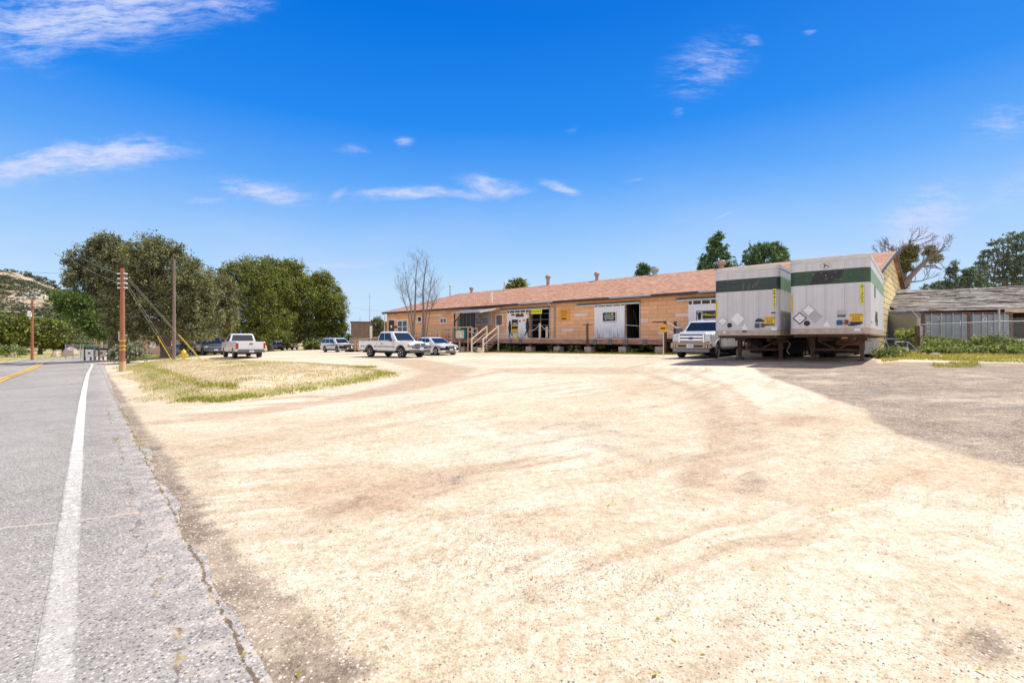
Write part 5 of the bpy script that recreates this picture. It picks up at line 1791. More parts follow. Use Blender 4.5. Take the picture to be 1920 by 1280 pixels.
# ------------------------------------------------------------------ ramp
ramp = thing('wheelchair_ramp', 'long timber ramp with tan rails running down to the left from the dock', 'ramp', WN, WA)
rx0, rx1 = dx1, wx(648, DY)
def rz_(x): return ZD + (0.06 - ZD) * np.clip((x - rx0 - 1.0) / (rx1 - rx0 - 1.0), 0, 1)
mb = MB()
xs_ = list(np.linspace(rx0, rx1, 9))
for a, b in zip(xs_[:-1], xs_[1:]):
    mb.hexa([(a, .6, rz_(a) - .2), (b, .6, rz_(b) - .2), (b, DY - .05, rz_(b) - .2), (a, DY - .05, rz_(a) - .2)], [(a, .6, rz_(a)), (b, .6, rz_(b)), (b, DY - .05, rz_(b)), (a, DY - .05, rz_(a))])
mb.build('ramp_deck', M['fascia'], ramp)
for yy in (DY, .6):
    mb = MB()
    xe = wx(885, DY) if yy == DY else rx0
    mb.beam((xe, yy, ZD + 1.05), (rx0 + 1, yy, ZD + 1.05), .09, .10)
    mb.beam((xe, yy, ZD + .62), (rx0 + 1, yy, ZD + .62), .04, .09)
    for h, w_ in ((1.05, .09), (.62, .045)):
        mb.beam((rx0 + 1, yy, ZD + h), (rx1, yy, rz_(rx1) + h), w_, .11)
    mb.build('handrail', M['rail_wood'], ramp)
for px in (885, 878, 862, 848, 824, 817, 796, 776, 757, 740, 710, 690, 666, 648):
    for yy in (DY - .0, .6):
        xx = wx(px, DY)
        z0 = rz_(xx) if xx > rx0 else ZD
        wp = WN + Vector((Ux * xx + Nx * yy, Uy * xx + Ny * yy, 0))
        mb = MB()
        w_ = .06 if px not in (862, 824, 666, 648) else .085
        mb.box(xx - w_, xx + w_, yy - .055, yy + .055, G(wp.x, wp.y) - .1, z0 + 1.06 + (.15 if px == 710 else 0))
        mb.build('post', M['rail_wood'], ramp)
mb = MB()
x0, x1, z0, z1 = from_px(888, 896, 615, 625, DY)
for a, b, c, d in ((x0, x1, z0, z0 + .04), (x0, x1, z1 - .04, z1), (x0, x0 + .04, z0, z1), (x1 - .04, x1, z0, z1)):
    mb.box(a, b, DY + .06, DY + .09, c, d)
mb.build('rail_hoop', M['white_clean'], ramp)


# ------------------------------------------------------------------ signs on the warehouse
def wsign(name, label, p0, p1, q0, q1, mat, lines, ink, y=WY, size=None, cat='sign', th=.04, sx=1.0, rim=None, fr=None):
    x0, x1, z0, z1 = from_px(p0, p1, q0, q1, y)
    w, h = x1 - x0, z1 - z0
    root = empty(name)
    root.matrix_world = Wm @ wall_face((x0 + x1) / 2, (z0 + z1) / 2, y + .01)
    tag(root, label, cat)
    mb = MB()
    mb.box(-w / 2, w / 2, -h / 2, h / 2, 0, th)
    mb.build('board', mat, root, bevel=.008)
    if rim:
        mb = MB()
        for a, b, c, d in ((-w / 2, w / 2, -h / 2, -h / 2 + .05), (-w / 2, w / 2, h / 2 - .05, h / 2), (-w / 2, -w / 2 + .05, -h / 2 + .05, h / 2 - .05), (w / 2 - .05, w / 2, -h / 2 + .05, h / 2 - .05)):
            mb.box(a, b, c, d, th + .001, th + .02)
        mb.build('frame', rim, root)
    for (body, u, v, sz, sxx, mt) in lines:
        text(body, sz * h, mt or ink, root, Matrix.Translation((u * w / 2, v * h / 2, th + .006)), sx=sxx, ext=.003)
    return root, w, h


INK = M['ink']
wsign('shop_board', 'big pale board with rows of black capitals beside the screened porch', 864, 923, 584.5, 609, M['pale_board'],
      [('RANCH SUPPLY', .18, .70, .28, 1.15, None), ('LUMBER   FEED', -.02, .26, .22, 1.1, None), ('BUILDING MATERIALS   ATWOODS', -.02, -.18, .20, .86, None), ('PLUMBING   ELECTRICAL - TOOLS', .0, -.64, .22, .80, None)], INK, rim=M['white_clean'])
wsign('entrance_sign', 'bright yellow sign reading ENTRANCE over the dark doorway', 996, 1016.5, 580, 588.5, M['yellow_sign'], [('ENTRANCE', 0, 0, .62, .88, None)], INK, y=WY + .12)
wsign('notice_sign', 'amber sign with lines of small writing right of the downspout', 1047.5, 1068.5, 580, 600, M['orange_sign'],
      [], INK)
nsg = bpy.data.objects['notice_sign']
for i, (v_, f_, h_) in enumerate(((.36, .62, .035), (.24, .78, .05), (.12, .66, .035), (.0, .5, .035), (-.11, .6, .03), (-.34, .5, .12))):
    mb = MB()
    nwd = 5 if i < 5 else 1
    ww = 1.0 * f_ * .98
    for j in range(nwd):
        a = -ww / 2 + j * ww / nwd
        mb.box(a, a + ww / nwd * (.78 if nwd > 1 else 1), v_ * .98 - h_ / 2, v_ * .98 + h_ / 2, .0402, .045)
    mb.build('printed_line', INK if i == 5 else M['rust'], nsg)
rt, w_, h_ = wsign('battery_sign', 'black sign with white and green lettering on the door with drip marks', 1130, 1156, 584.5, 603, M['black'],
      [('INTERSTATE', 0, .02, .25, .86, M['white_clean']), ('BATTERIES', 0, -.42, .25, .86, M['white_clean'])], INK, y=WY + .13, rim=M['white_clean'])
mb = MB()
mb.prism([(-.35 * w_, .14 * h_), (-.28 * w_, .30 * h_), (-.05 * w_, .36 * h_), (.08 * w_, .30 * h_), (.12 * w_, .14 * h_)], .045, .055, 'xy')
mb.build('green_flash', plain('sign green', (.05, .35, .08), .5), rt)
mb = MB()
mb.prism([(.10 * w_, .16 * h_), (.18 * w_, .36 * h_), (.30 * w_, .42 * h_), (.24 * w_, .30 * h_), (.33 * w_, .26 * h_), (.22 * w_, .14 * h_)], .045, .055, 'xy')
mb.build('orange_flash', M['orange_sign'], rt)
rt, w_, h_ = wsign('tool_sign', 'white sign with a yellow on black name panel above the roof of the big pickup', 1306, 1352, 582, 603, M['white_clean'],
      [('East County', .2, -.72, .24, 1.0, None)], INK, y=WY + .13, rim=M['trim'])
mb = MB()
mb.box(-.24 * w_, .47 * w_, -.22 * h_, .42 * h_, .045, .056)
pnl = mb.build('name_panel', M['black'], rt)
text('Milwaukee', .36 * h_, M['yellow_sign'], rt, Matrix.Translation((.11 * w_, .12 * h_, .06)), sx=.95)
mb = MB()
for dx, tilt in ((-.07, -.35), (0, 0), (.06, .3)):
    mb.beam(((-.36 + dx * .4) * w_, -.22 * h_, .05), ((-.36 + dx * 1.1) * w_, .38 * h_, .05), .09, .01, 0, (0, 0, 1))
mb.prism([(-.41 * w_, -.30 * h_), (-.31 * w_, -.30 * h_), (-.30 * w_, -.08 * h_), (-.42 * w_, -.08 * h_)], .045, .055, 'xy')
mb.build('hand_emblem', INK, rt)

# teal framed notice board hung on the ramp rail
x0, x1, z0, z1 = from_px(854, 874.5, 617.5, 636, DY + .1)
nbd = empty('notice_board'); nbd.matrix_world = Wm @ wall_face((x0 + x1) / 2, (z0 + z1) / 2, DY + .07)
tag(nbd, 'teal framed notice board hung on the ramp railing', 'notice board')
w_, h_ = x1 - x0, z1 - z0
mb = MB()
mb.box(-w_ / 2, w_ / 2, -h_ / 2, -h_ / 2 + .09, 0, .22); mb.box(-w_ / 2, w_ / 2, h_ / 2 - .09, h_ / 2, 0, .22)
mb.box(-w_ / 2, -w_ / 2 + .09, -h_ / 2 + .09, h_ / 2 - .09, 0, .22); mb.box(w_ / 2 - .16, w_ / 2, -h_ / 2 + .09, h_ / 2 - .09, 0, .22)
mb.build('frame', M['teal'], nbd)
mb = MB(); mb.box(-w_ / 2 + .09, w_ / 2 - .16, -h_ / 2 + .09, h_ / 2 - .09, .02, .10)
mb.build('panel', M['rail_pale'], nbd)
for i in range(5):
    mb = MB(); u = random.uniform(-.3, .2) * w_; v = random.uniform(-.3, .3) * h_
    mb.box(u, u + .18, v, v + .22, .102 + .003 * i, .104 + .003 * i)
    mb.build('pinned_note', M['white_clean'] if i % 2 else M['tan_panel'], nbd)
mb = MB(); mb.lathe([(.16, 0), (.16, .05), (.08, .14), (0, .15)], 12, (wx(872, DY), DY + .12, ZD + 1.12), 'z')
# ------------------------------------------------------------------ right hand steps with dark rails and the post sign
st2 = thing('dock_stairs', 'dark railed timber steps at the right end of the dock, partly behind the big pickup', 'stairs', WN, WA)
ex = dx0
g2 = G(*(WN + Vector((Ux * (ex - 2) + Nx * DY, Uy * (ex - 2) + Ny * DY, 0))).xy)
for i in range(1, 6):
    mb = MB()
    z = ZD - (ZD - g2) / 6 * i
    mb.box(ex - .32 * i, ex - .32 * (i - 1) - .03, .7, DY - .1, z - .06, z)
    mb.build('tread', M['dark_wood'], st2)
for yy in (DY - .06, .66):
    mb = MB()
    mb.beam((ex + .05, yy, ZD + 1.12), (ex - 2.0, yy, g2 + 1.05), .06, .12)
    mb.beam((ex - .02, yy, ZD + .6), (ex - 2.0, yy, g2 + .5), .05, .07)
    mb.build('handrail', M['rail_tan'] if yy > 1 else M['grey_metal'], st2)
    for xx, zt in ((ex - .02, ZD + 1.15), (ex - 1.95, g2 + 1.08)):
        mb = MB(); mb.box(xx - .09, xx + .09, yy - .07, yy + .07, g2 - .1, zt)
        mb.build('post', M['dark_wood'], st2)
mb = MB(); mb.box(ex - .05, ex + .9, DY - .1, DY - .02, ZD + 1.05, ZD + 1.13)
mb.build('top_rail', M['dark_wood'], st2)
px_, py_ = on_ground(1244, 667)
ps = thing('post_sign', 'small yellow and brown sign on a thin pale post before the right hand steps', 'sign', (px_, py_, G(px_, py_)), WA)
mb = MB(); mb.tube([(0, 0, -.1), (0, 0, 1.66)], .028, 6); mb.build('post', M['rail_pale'], ps)
mb = MB(); mb.box(-.22, .22, .03, .06, 1.42, 1.9); b_ = mb.build('board', M['orange_sign'], ps, bevel=.01)
mb = MB(); mb.box(-.15, .15, .061, .066, 1.60, 1.70); mb.build('printed_bar', M['ink'], b_)

# ------------------------------------------------------------------ brown block building and masts
bx0, bx1, by0 = at_depth(658, 0, 75).x, -12.0, 75
gb = thing('block_building', 'low flat roofed brown block building beyond the end of the warehouse', 'building', (bx0, by0, -.4), math.atan2(.30, .95))
mb = MB(); mb.box(0, 13, 0, 9, -.6, 4.52); mb.build('wall', M['block'], gb)
mb = MB()
mb.box(-.12, 13.12, -.12, 9.12, 4.522, 4.66); mb.box(3.0, 3.6, .5, 1.1, 4.662, 4.95); mb.box(4.4, 5.0, .5, 1.1, 4.662, 4.9)
mb.build('roof_cap', M['dark_wood'], gb)
for px, top, bot, d, nm, lab in ((693, 545, 601, 76, 'radio_mast', 'tall thin aerial mast above the brown block building'), (675, 590, 603, 84, 'radio_mast', 'short thin aerial left of the tall mast')):
    v0, v1 = at_depth(px, bot, d), at_depth(px, top, d)
    base = v0.z if px == 693 else G(v0.x, v0.y)
    r_ = thing(nm, lab, 'aerial', (v0.x, v0.y, base - (.35 if px == 693 else .1)))
    mb = MB(); mb.tube([(0, 0, 0), (0, 0, v1.z - base)], [.045, .02], 6); mb.build('mast', M['grey_metal'], r_)
    mb = MB(); mb.tube([(-.35, 0, (v1.z - base) * .86), (.35, 0, (v1.z - base) * .86)], .015, 5); mb.build('crossbar', M['grey_metal'], r_)
v = at_depth(695.5, 640, 60)
g = G(v.x, v.y)
r_ = thing('braced_marker', 'white upright panel on brown slanting timber legs behind the white pickup bed', 'marker', (v.x, v.y, g))
H_ = EYE + (HY - 611) / FPX * 60 - g
mb = MB(); mb.box(-.14, .14, -.05, .05, .8, H_); mb.build('panel', M['white_clean'], r_)
for s_ in (-1, 1):
    mb = MB(); mb.beam((s_ * .75, 0, 0), (s_ * .08, 0, 1.7), .12, .12); mb.build('leg', M['rust'], r_)
mb = MB(); mb.beam((-.5, 0, .55), (.5, 0, .55), .1, .1); mb.build('crosspiece', M['rust'], r_)


# ------------------------------------------------------------------ ruined shed, containers and fence on the right
def wpx(px, y): return (px - CX) / FPX * y
sa, sb = Vector((wpx(1678, 33.5), 33.5, 0)), Vector((wpx(2010, 30.5), 30.5, 0))
ang = math.atan2(sb.y - sa.y, sb.x - sa.x)
shed = thing('ruined_shed', 'long low shed with a ragged grey wooden roof behind the fence', 'shed', (sa.x, sa.y, .8), ang)
LS = (sb - sa).length
ze0 = EYE + (HY - 583) / FPX * 33.5 - .8
ze1 = EYE + (HY - 576.5) / FPX * 30.9 - .8
zr0 = EYE + (HY - 550) / FPX * 40 - .8
zr1 = EYE + (HY - 541) / FPX * 37 - .8
# the roof is built of many loose, sagging boards
mb = MB()
rows = 26
for i in range(rows):
    v0, v1 = i / rows, (i + 1) / rows
    x = -.6
    while x < LS + 6:
        L_ = random.uniform(1.2, 4.2)
        k0, k1 = np.clip(x / LS, 0, 1.3), np.clip((x + L_) / LS, 0, 1.3)
        def RP(k, v): return Vector((k * LS, 6.2 * v - .3, (ze0 + (ze1 - ze0) * k) * (1 - v) + (zr0 + (zr1 - zr0) * k) * v + .05 * math.sin(k * 9 + v * 5)))
        j = [random.uniform(-.035, .05) for _ in range(4)]
        lap = .09
        if random.random() > .05:
            a, b, c, d = RP(k0, v0), RP(k1, v0), RP(k1, v1 + .01), RP(k0, v1 + .01)
            up = Vector((0, 0, 1))
            mb.hexa([a + up * (j[0] + .02), b + up * (j[1] + .02), c + up * (j[2] - .03), d + up * (j[3] - .03)],
                    [a + up * (j[0] + lap), b + up * (j[1] + lap), c + up * (j[2] + .0), d + up * (j[3] + .0)])
        x += L_ * random.uniform(.96, 1.0)
mb.build('roof_boards', M['shake'], shed)
mb = MB()
a, b = Vector((-.6, -.2, ze0)), Vector((LS + 6, -.2, ze1 + (ze1 - ze0) * .3))
mb.add([a + Vector((0, 0, -.06)), b + Vector((0, 0, -.06)), Vector((LS + 6, 5.9, zr1 - .12)), Vector((-.6, 5.9, zr0 - .12)), Vector((-.6, 12, ze0 + .2)), Vector((LS + 6, 12, ze1 + .2))], [(0, 1, 2, 3), (3, 2, 5, 4)])
mb.build('roof_deck', M['dark_wood'], shed)
mb = MB(); mb.beam((-.6, -.33, ze0 - .02), (LS + 6, -.33, ze1 + .1), .05, .14); mb.build('eave_board', M['shake'], shed)
xw = (wpx(1733, 33) - sa.x) * 1.02
mb = MB(); mb.box(-.3, xw, .05, .2, -1, ze0 - .1); mb.build('front_wall', M['shed_wall'], shed)
mb = MB(); mb.box(-.3, LS + 6, 5.7, 5.9, -1, zr0 - .4); mb.build('back_wall', M['dark'], shed)
mb = MB(); mb.box(.75, 1.3, .02, .045, ze0 - .75, ze0 - .35); mb.build('small_window', M['black'], shed)
mb = MB(); mb.beam((2.1, 0.0, 1.05), (2.45, 0.0, 1.9), .10, .05); mb.build('loose_board', M['black'], shed)
for k in (xw + .1, xw + .45):
    mb = MB(); mb.box(k - .09, k + .09, 0, .18, -.8, ze0 - .1); mb.build('post', M['rust'], shed)
mb = MB(); mb.box(LS * .62, LS + 5, -.42, -.38, ze1 - .32, ze1 - .08); mb.build('tan_board', M['tan_panel'], shed)


def container(px0, px1, y, label, marks):
    x0, x1 = wpx(px0, y), wpx(px1, y)
    w = 2.44
    r_ = thing('shipping_container', label, 'container', ((x0 + x1) / 2, y, .62), ang * .6, 'shipping containers under the shed roof')
    H_ = 2.59
    mb = MB()
    mb.box(-w / 2 + .02, w / 2 - .02, .12, 4.6, .05, H_ - .03)
    mb.build('body', M['container'], r_)
    mb = MB()
    for s_ in (-1, 1):
        mb.box(s_ * (w / 2) - .07, s_ * (w / 2) + .07, 0, .118, 0, H_)
    mb.box(-w / 2 + .07, w / 2 - .07, 0, .118, H_ - .12, H_); mb.box(-w / 2 + .07, w / 2 - .07, 0, .118, 0, .14)
    mb.build('door_post', M['container_edge'], r_)
    for s_ in (-1, 1):
        mb = MB()
        a, b = (-w / 2 + .09, -.015) if s_ < 0 else (.015, w / 2 - .09)
        mb.box(a, b, .03, .08, .16, H_ - .14)
        for q in range(1, 5):
            z = .16 + (H_ - .3) * q / 5
            mb.box(a + .03, b - .03, .012, .028, z - .012, z + .012)
        dr = mb.build('door', M['container'], r_)
        for q in (.28, .74):
            xx = a + (b - a) * q
            mb = MB(); mb.tube([(xx, -.03, .1), (xx, -.03, H_ - .06)], .027, 8)
            mb.build('lock_rod', M['grey_metal'], dr)
    for (body, u, v, sz, ln) in marks:
        text(body, sz, M['white_clean'], r_, basis((u, .008, v), (1, 0, 0), (0, 0, 1)), line=ln)
    return r_


container(1738, 1811, 29.4, 'blue grey shipping container left of the middle rusty post, column of white letters', [('W\nH\nN\nF', -.95, 1.55, .24, 1.05), ('O', -.33, 2.2, .30, 1), ('I', .75, 1.9, .42, 1)])
container(1816, 1889, 29.2, 'blue grey shipping container right of the middle rusty post, white ring on its door', [('E\nL', -.95, 1.2, .3, .9), ('O', -.15, 2.12, .3, 1), ('S\nA', .2, 1.5, .18, 1)])
mb = MB(); mb.box(0, 1.6, 0, .05, 0, .06); mb.box(1.0, 1.9, -.1, .4, .05, .55)
v = Vector((wpx(1885, 28.9), 28.9, 0))
o = mb.build('white_crate', M['white'], None, (v.x, v.y + .8, 1.0), ang)
tag(o, 'whitish crate inside the dark end of the shed', 'crate')

# chain link fence with an angled corner arm
f0 = Vector((wpx(1722.5, 27), 27.0, 0)); f1 = Vector((wpx(1873, 24.6), 24.6, 0)); f2 = Vector((wpx(2060, 24.4), 24.4, 0))
fence = thing('chain_link_fence', 'chain link fence with a leaning arm on its corner post', 'fence', (f0.x, f0.y, .8))
def FL(p, z): return Vector((p.x - f0.x, p.y - f0.y, z - .8))
def mesh_wire(mb, a, b, z0, z1, step=.075, r=.0035):
    d = (b - a); L_ = Vector((d.x, d.y)).length; dv = d / L_
    Hh = z1 - z0
    x = -Hh
    while x < L_:
        for s_ in (1, -1):
            p0, p1 = (x, 0), (x + Hh, Hh)
            if p0[0] < 0: p0 = (0, -x)
            if p1[0] > L_: p1 = (L_, L_ - x)
            q0 = a + dv * (p0[0] if s_ > 0 else L_ - p0[0]); q1 = a + dv * (p1[0] if s_ > 0 else L_ - p1[0])
            A_, B_ = Vector((q0.x, q0.y, z0 + p0[1])), Vector((q1.x, q1.y, z0 + p1[1]))
            w = Vector((0, 0, r)) ; n_2 = Vector((dv.x, dv.y, 0)) * r
            mb.add([A_ - w, A_ + w, B_ + w, B_ - w], [(0, 1, 2, 3)])
        x += step
for (a, b, zt, nm) in ((f0, f1, 2.42, 'left'), (f1, f2, 2.66, 'right')):
    mb = MB(); mesh_wire(mb, FL(a, 0).xy.to_3d(), FL(b, 0).xy.to_3d(), .03, zt - .8)
    mb.build('wire_mesh', M['grey_metal'], fence)
zt0 = EYE + (HY - 608.5) / FPX * 27; zt1 = EYE + (HY - 602.5) / FPX * 24.6; zt2 = zt1 + .02
mb = MB(); mb.tube([FL(f0, zt0), FL(f1, zt1)], .02, 8); mb.build('top_rail', M['grey_metal'], fence)
mb = MB(); mb.tube([FL(f1, zt1), FL(f2, zt2)], .02, 8); mb.build('top_rail', M['grey_metal'], fence)
for i, (p, zt, r) in enumerate(((f0, EYE + (HY - 597) / FPX * 27, .085), (f1, EYE + (HY - 577) / FPX * 24.6, .045), (f2, 2.8, .045))):
    mb = MB(); mb.tube([FL(p, G(p.x, p.y) - .1), FL(p, zt)], r, 10)
    mb.build('post', M['grey_metal'], fence, smooth=True)
mb = MB(); mb.tube([FL(f0, EYE + (HY - 597) / FPX * 27), FL(Vector((wpx(1711, 27), 27, 0)), EYE + (HY - 583.5) / FPX * 27)], [.05, .03], 8); mb.build('post_arm', M['grey_metal'], fence)
mb = MB(); mb.box(*[c for c in (-.16, -.02, -.1, .08, -.1, 1.5)]); mb.build('timber_post', M['rust'], fence)
mb = MB(); mb.tube([FL(f0 + Vector((.25, .1, 0)), .9), FL(f0 + Vector((.22, .1, 0)), 2.3)], .06, 8); mb.build('brace_pipe', M['rail_top'], fence)
# rocks under the weeds
for px, py, s_, in ((1752, 664, .35), (1735, 662, .25), (1888, 652, .55), (1908, 650, .5), (1765, 666, .22)):
    q = on_ground(px, py + 3)
    mb = MB()
    vs = []
    for a in range(7):
        for e in (0, .5):
            r = s_ * (1 - e * .7) * random.uniform(.75, 1.15)
            vs.append((r * math.cos(a * .9), r * .8 * math.sin(a * .9), e * s_ * random.uniform(.8, 1.2)))
    mb.v = vs
    mb.f = [(2 * a, 2 * ((a + 1) % 7), 2 * ((a + 1) % 7) + 1, 2 * a + 1) for a in range(7)] + [tuple(2 * a + 1 for a in range(7))]
    mb.m = [0] * 8
    o = mb.build('rock', M['rail_tan'], None, (q[0], q[1], G(*q) - .05), random.random(), bevel=.03)
    tag(o, {1752: 'tan rock half under the weeds left of the yellow turf', 1735: 'small tan rock at the foot of the corner fence post', 1888: 'broad pale rock among the weeds near the right edge', 1908: 'pale rock at the right edge, farther right than the broad one', 1765: 'smallest tan rock on the yellow turf'}[px], 'rock')
# ------------------------------------------------------------------ trailers
M['amber_y'] = plain('amber yellow sign', (0.85, 0.50, 0.02), 0.5, var=.12)
TA = math.atan2(-.65, .76)


def trailer(corner, number, label, skin, zb, extra, rz=TA):
    cx_, cy_ = corner
    X = Vector((math.cos(rz), math.sin(rz), 0))
    org = Vector((cx_, cy_, 0)) + X * 1.275
    org.z = zb
    r = thing('semi_trailer', label, 'trailer', org, rz, 'box trailers backed against the dock')
    hw, L, r0 = 1.275, 8.6, .24
    def plan(hw, L, r0, y0=0):
        pts = [(-hw, y0 + L)]
        for i in range(7):
            a = math.pi + i / 6 * math.pi / 2
            pts.append((-hw + r0 + r0 * math.cos(a), y0 + r0 + r0 * math.sin(a)))
        for i in range(7):
            a = -math.pi / 2 + i / 6 * math.pi / 2
            pts.append((hw - r0 + r0 * math.cos(a), y0 + r0 + r0 * math.sin(a)))
        pts.append((hw, y0 + L))
        return pts
    mb = MB(); mb.prism(plan(hw, r0 + .02, r0), 1.32, 3.84, 'xy'); o = mb.build('front_panel', M[skin], r, smooth=True)
    mb = MB(); mb.box(-hw, hw, r0 + .0205, L, 1.32, 3.84); mb.build('side_panel', M['trailer_side'], r)
    mb = MB(); mb.prism(plan(hw + .015, L - .01, r0, -.015), 1.10, 1.318, 'xy'); mb.build('bottom_rail', M['rail_tan'], r, smooth=True)
    mb = MB(); mb.prism(plan(hw + .012, L - .01, r0, -.012), 3.842, 4.0, 'xy'); mb.build('top_rail', M['rail_top'], r, smooth=True)
    mb = MB(); mb.prism(plan(hw - .04, L - .1, r0, .04), 4.002, 4.03, 'xy'); mb.build('roof', M['white'], r)
    # under side
    mb = MB()
    mb.box(-1.15, 1.15, .15, 1.7, 1.02, 1.098)
    mb.build('coupler_plate', M['rust'], r)
    mb = MB()
    for x in (-.5, .5): mb.box(x - .06, x + .06, 1.7, L - .1, .82, 1.098)
    for i in range(11): mb.box(-1.2, 1.2, .5 + i * .75, .58 + i * .75, .98, 1.06)
    mb.build('chassis_beam', M['rust'], r)
    for s_ in (-1, 1):
        mb = MB()
        x = s_ * .86
        mb.box(x - .09, x + .09, 2.3, 2.5, .45, 1.09)
        mb.hexa([(x - .16, 2.22, .86), (x + .16, 2.22, .86), (x + .16, 2.58, .86), (x - .16, 2.58, .86)], [(x - .2, 2.15, 1.09), (x + .2, 2.15, 1.09), (x + .2, 2.65, 1.09), (x - .2, 2.65, 1.09)])
        lg = mb.build('landing_leg', M['rust'], r)
        mb = MB(); mb.box(x - .065, x + .065, 2.33, 2.47, .06, .45); mb.build('inner_leg', M['rust'], lg)
        mb = MB(); mb.box(x - .16, x + .16, 2.22, 2.58, 0, .06); mb.build('foot', M['rust'], lg, bevel=.01)
        mb = MB(); mb.beam((x, 2.4, .95), (s_ * .08, 2.42, .52), .05, .07); mb.build('brace', M['rust'], r)
    mb = MB(); mb.beam((-.86, 2.4, .46), (.86, 2.4, .46), .06, .09); mb.build('cross_tube', M['rust'], r)
    mb = MB(); mb.tube([(.95, 2.4, .85), (1.14, 2.38, .85), (1.24, 2.36, .72), (1.10, 2.36, .42), (1.2, 2.36, .28)], .018, 6); mb.build('crank_handle', M['grey_metal'], r)
    # wheels
    for y in (6.3, 7.45):
        for s_ in (-1, 1):
            mb = MB()
            for o_ in (0, .28):
                yy = s_ * (.72 + o_)
                mb.lathe([(.28, -.12), (.46, -.12), (.51, -.07), (.51, .07), (.46, .12), (.28, .12)], 22, (yy, y, .51), 'x')
            wv = mb.build('wheel', M['tyre'], r, smooth=True)
            mb = MB(); mb.lathe([(.0, .04), (.1, .04), (.16, 0), (.27, .03), (.285, .05)] if s_ > 0 else [(.0, -.04), (.1, -.04), (.16, 0), (.27, -.03), (.285, -.05)], 18, (s_ * 1.05, y, .51), 'x')
            mb.build('rim', M['rim'], wv, smooth=True)
        mb = MB(); mb.tube([(-1, y, .51), (1, y, .51)], .07, 8); mb.build('axle', M['rust'], r)
    for s_ in (-1, 1):
        mb = MB(); mb.box(s_ * .92 - .3, s_ * .92 + .3, 5.62, 5.64, .22, .95); mb.build('mud_flap', M['white'] if (s_ > 0 and number == '81302') else M['tyre'], r)
    # marks shared by both
    def on(u, v, y=-.006): return basis((u, y, v), (1, 0, 0), (0, 0, 1))
    def flat(poly, y, name, mt, th=.006, lab=None, par=None):
        mb = MB(); mb.prism(poly, y - th, y, 'xz'); q = mb.build(name, mt, par or r)
        if lab: q['label'] = lab
        return q
    u0 = 1.15 if True else 0
    st_ = flat([(1.045, 2.30), (1.045, 3.0), (1.155, 3.0), (1.155, 2.30)] if number == '69412' else [(.985, 2.18), (.985, 2.92), (1.085, 2.92), (1.085, 2.18)], -.03 if number != '69412' else -.02, 'number_strip', M['yellow_sign'])
    uc, vc = (1.10, 2.65) if number == '69412' else (1.035, 2.55)
    text('\n'.join(number), .165, M['ink'], st_, on(uc, vc, -.04), line=.82, sx=1.1)
    k7 = r0 * (1 - math.cos(math.pi / 4))
    mb = MB(); mb.box(-.045, .045, -.012, -.003, 1.95, 2.65)
    q7 = mb.build('corner_strip', M['amber_y'], r, (-hw + k7, k7, 0), -math.pi / 4); q7['label'] = 'yellow strip on the far corner'
    extra(r, on, flat)
    return r


def diamond(u, v, s): return [(u - s, v), (u, v - s), (u + s, v), (u, v + s)]


def placard(flat, u, v, s, framed):
    if framed:
        f = flat(diamond(u, v, s), -.004, 'placard_holder', M['trim'])
    else:
        f = flat(diamond(u, v, s * 1.0), -.004, 'placard_holder', M['holder'])
    k = s * .80
    c = .16 * s
    for (a, b) in ((0, .47), (0, -.47), (.47, 0), (-.47, 0)):
        flat(diamond(u + a * k * .95, v + b * k * .95, k * .50), -.012, 'placard_card', M['placard'], .004, None, f)
    flat(diamond(u, v, k * .48), -.016, 'placard_card', M['placard'], .004, None, f)
    for (a, b) in ((0, .3), (0, -.3)):
        flat([(u - .012, v + b * s), (u + .012, v + b * s), (u + .012, v + b * s + .02), (u - .012, v + b * s + .02)], -.021, 'latch', M['ink'], .003, None, f)


def caution(flat, on, u, v, w, h, r):
    c = flat([(u - w / 2, v - h / 2), (u + w / 2, v - h / 2), (u + w / 2, v + h / 2), (u - w / 2, v + h / 2)], -.006, 'caution_sign', M['orange_sign'] if False else M['amber_y'])
    text('CAUTION', h * .30, M['ink'], c, on(u, v + h * .30, -.016), sx=.95)
    mb = MB()
    for i, f in enumerate((.7, .55, .62, .8)):
        for j in range(3):
            a = u - w * f / 2 + j * w * f / 3
            mb.box(a, a + w * f / 3 * .8, -.0125, -.0065, v + h * (.06 - .14 * i) - h * .035, v + h * (.06 - .14 * i) + h * .035)
    mb.build('small_print', M['ink'], c)
    flat([(u - w / 2, v - h / 2 - .07), (u + w / 2, v - h / 2 - .05), (u + w / 2, v - h / 2 - .01), (u - w / 2, v - h / 2 - .01)], -.004, 'black_strip', M['black'], .02)




def gladhands(flat, r, u, v, dark=False):
    mb = MB(); mb.box(u - .15, u + .02, -.07, -.002, v - .10, v + .08); b = mb.build('connector_box', M['blue'], r, bevel=.02); b['label'] = 'blue air line connector'
    mb = MB(); mb.box(u + .08, u + .21, -.07, -.002, v - .08, v + .08); b = mb.build('connector_box', M['red'], r, bevel=.02); b['label'] = 'red air line connector'
    mb = MB(); mb.tube([(u + .03, -.05, v), (u + .06, -.1, v - .02), (u + .10, -.05, v)], .028, 7); mb.build('connector_pipe', M['grey_metal'], r)


def plug(flat, r, u, v):
    mb = MB(); mb.lathe([(.0, -.03), (.05, -.03), (.06, -.01), (.10, -.012), (.105, 0)], 18, (u, 0, v), 'y')
    mb.build('round_plug', M['black'], r, smooth=True)


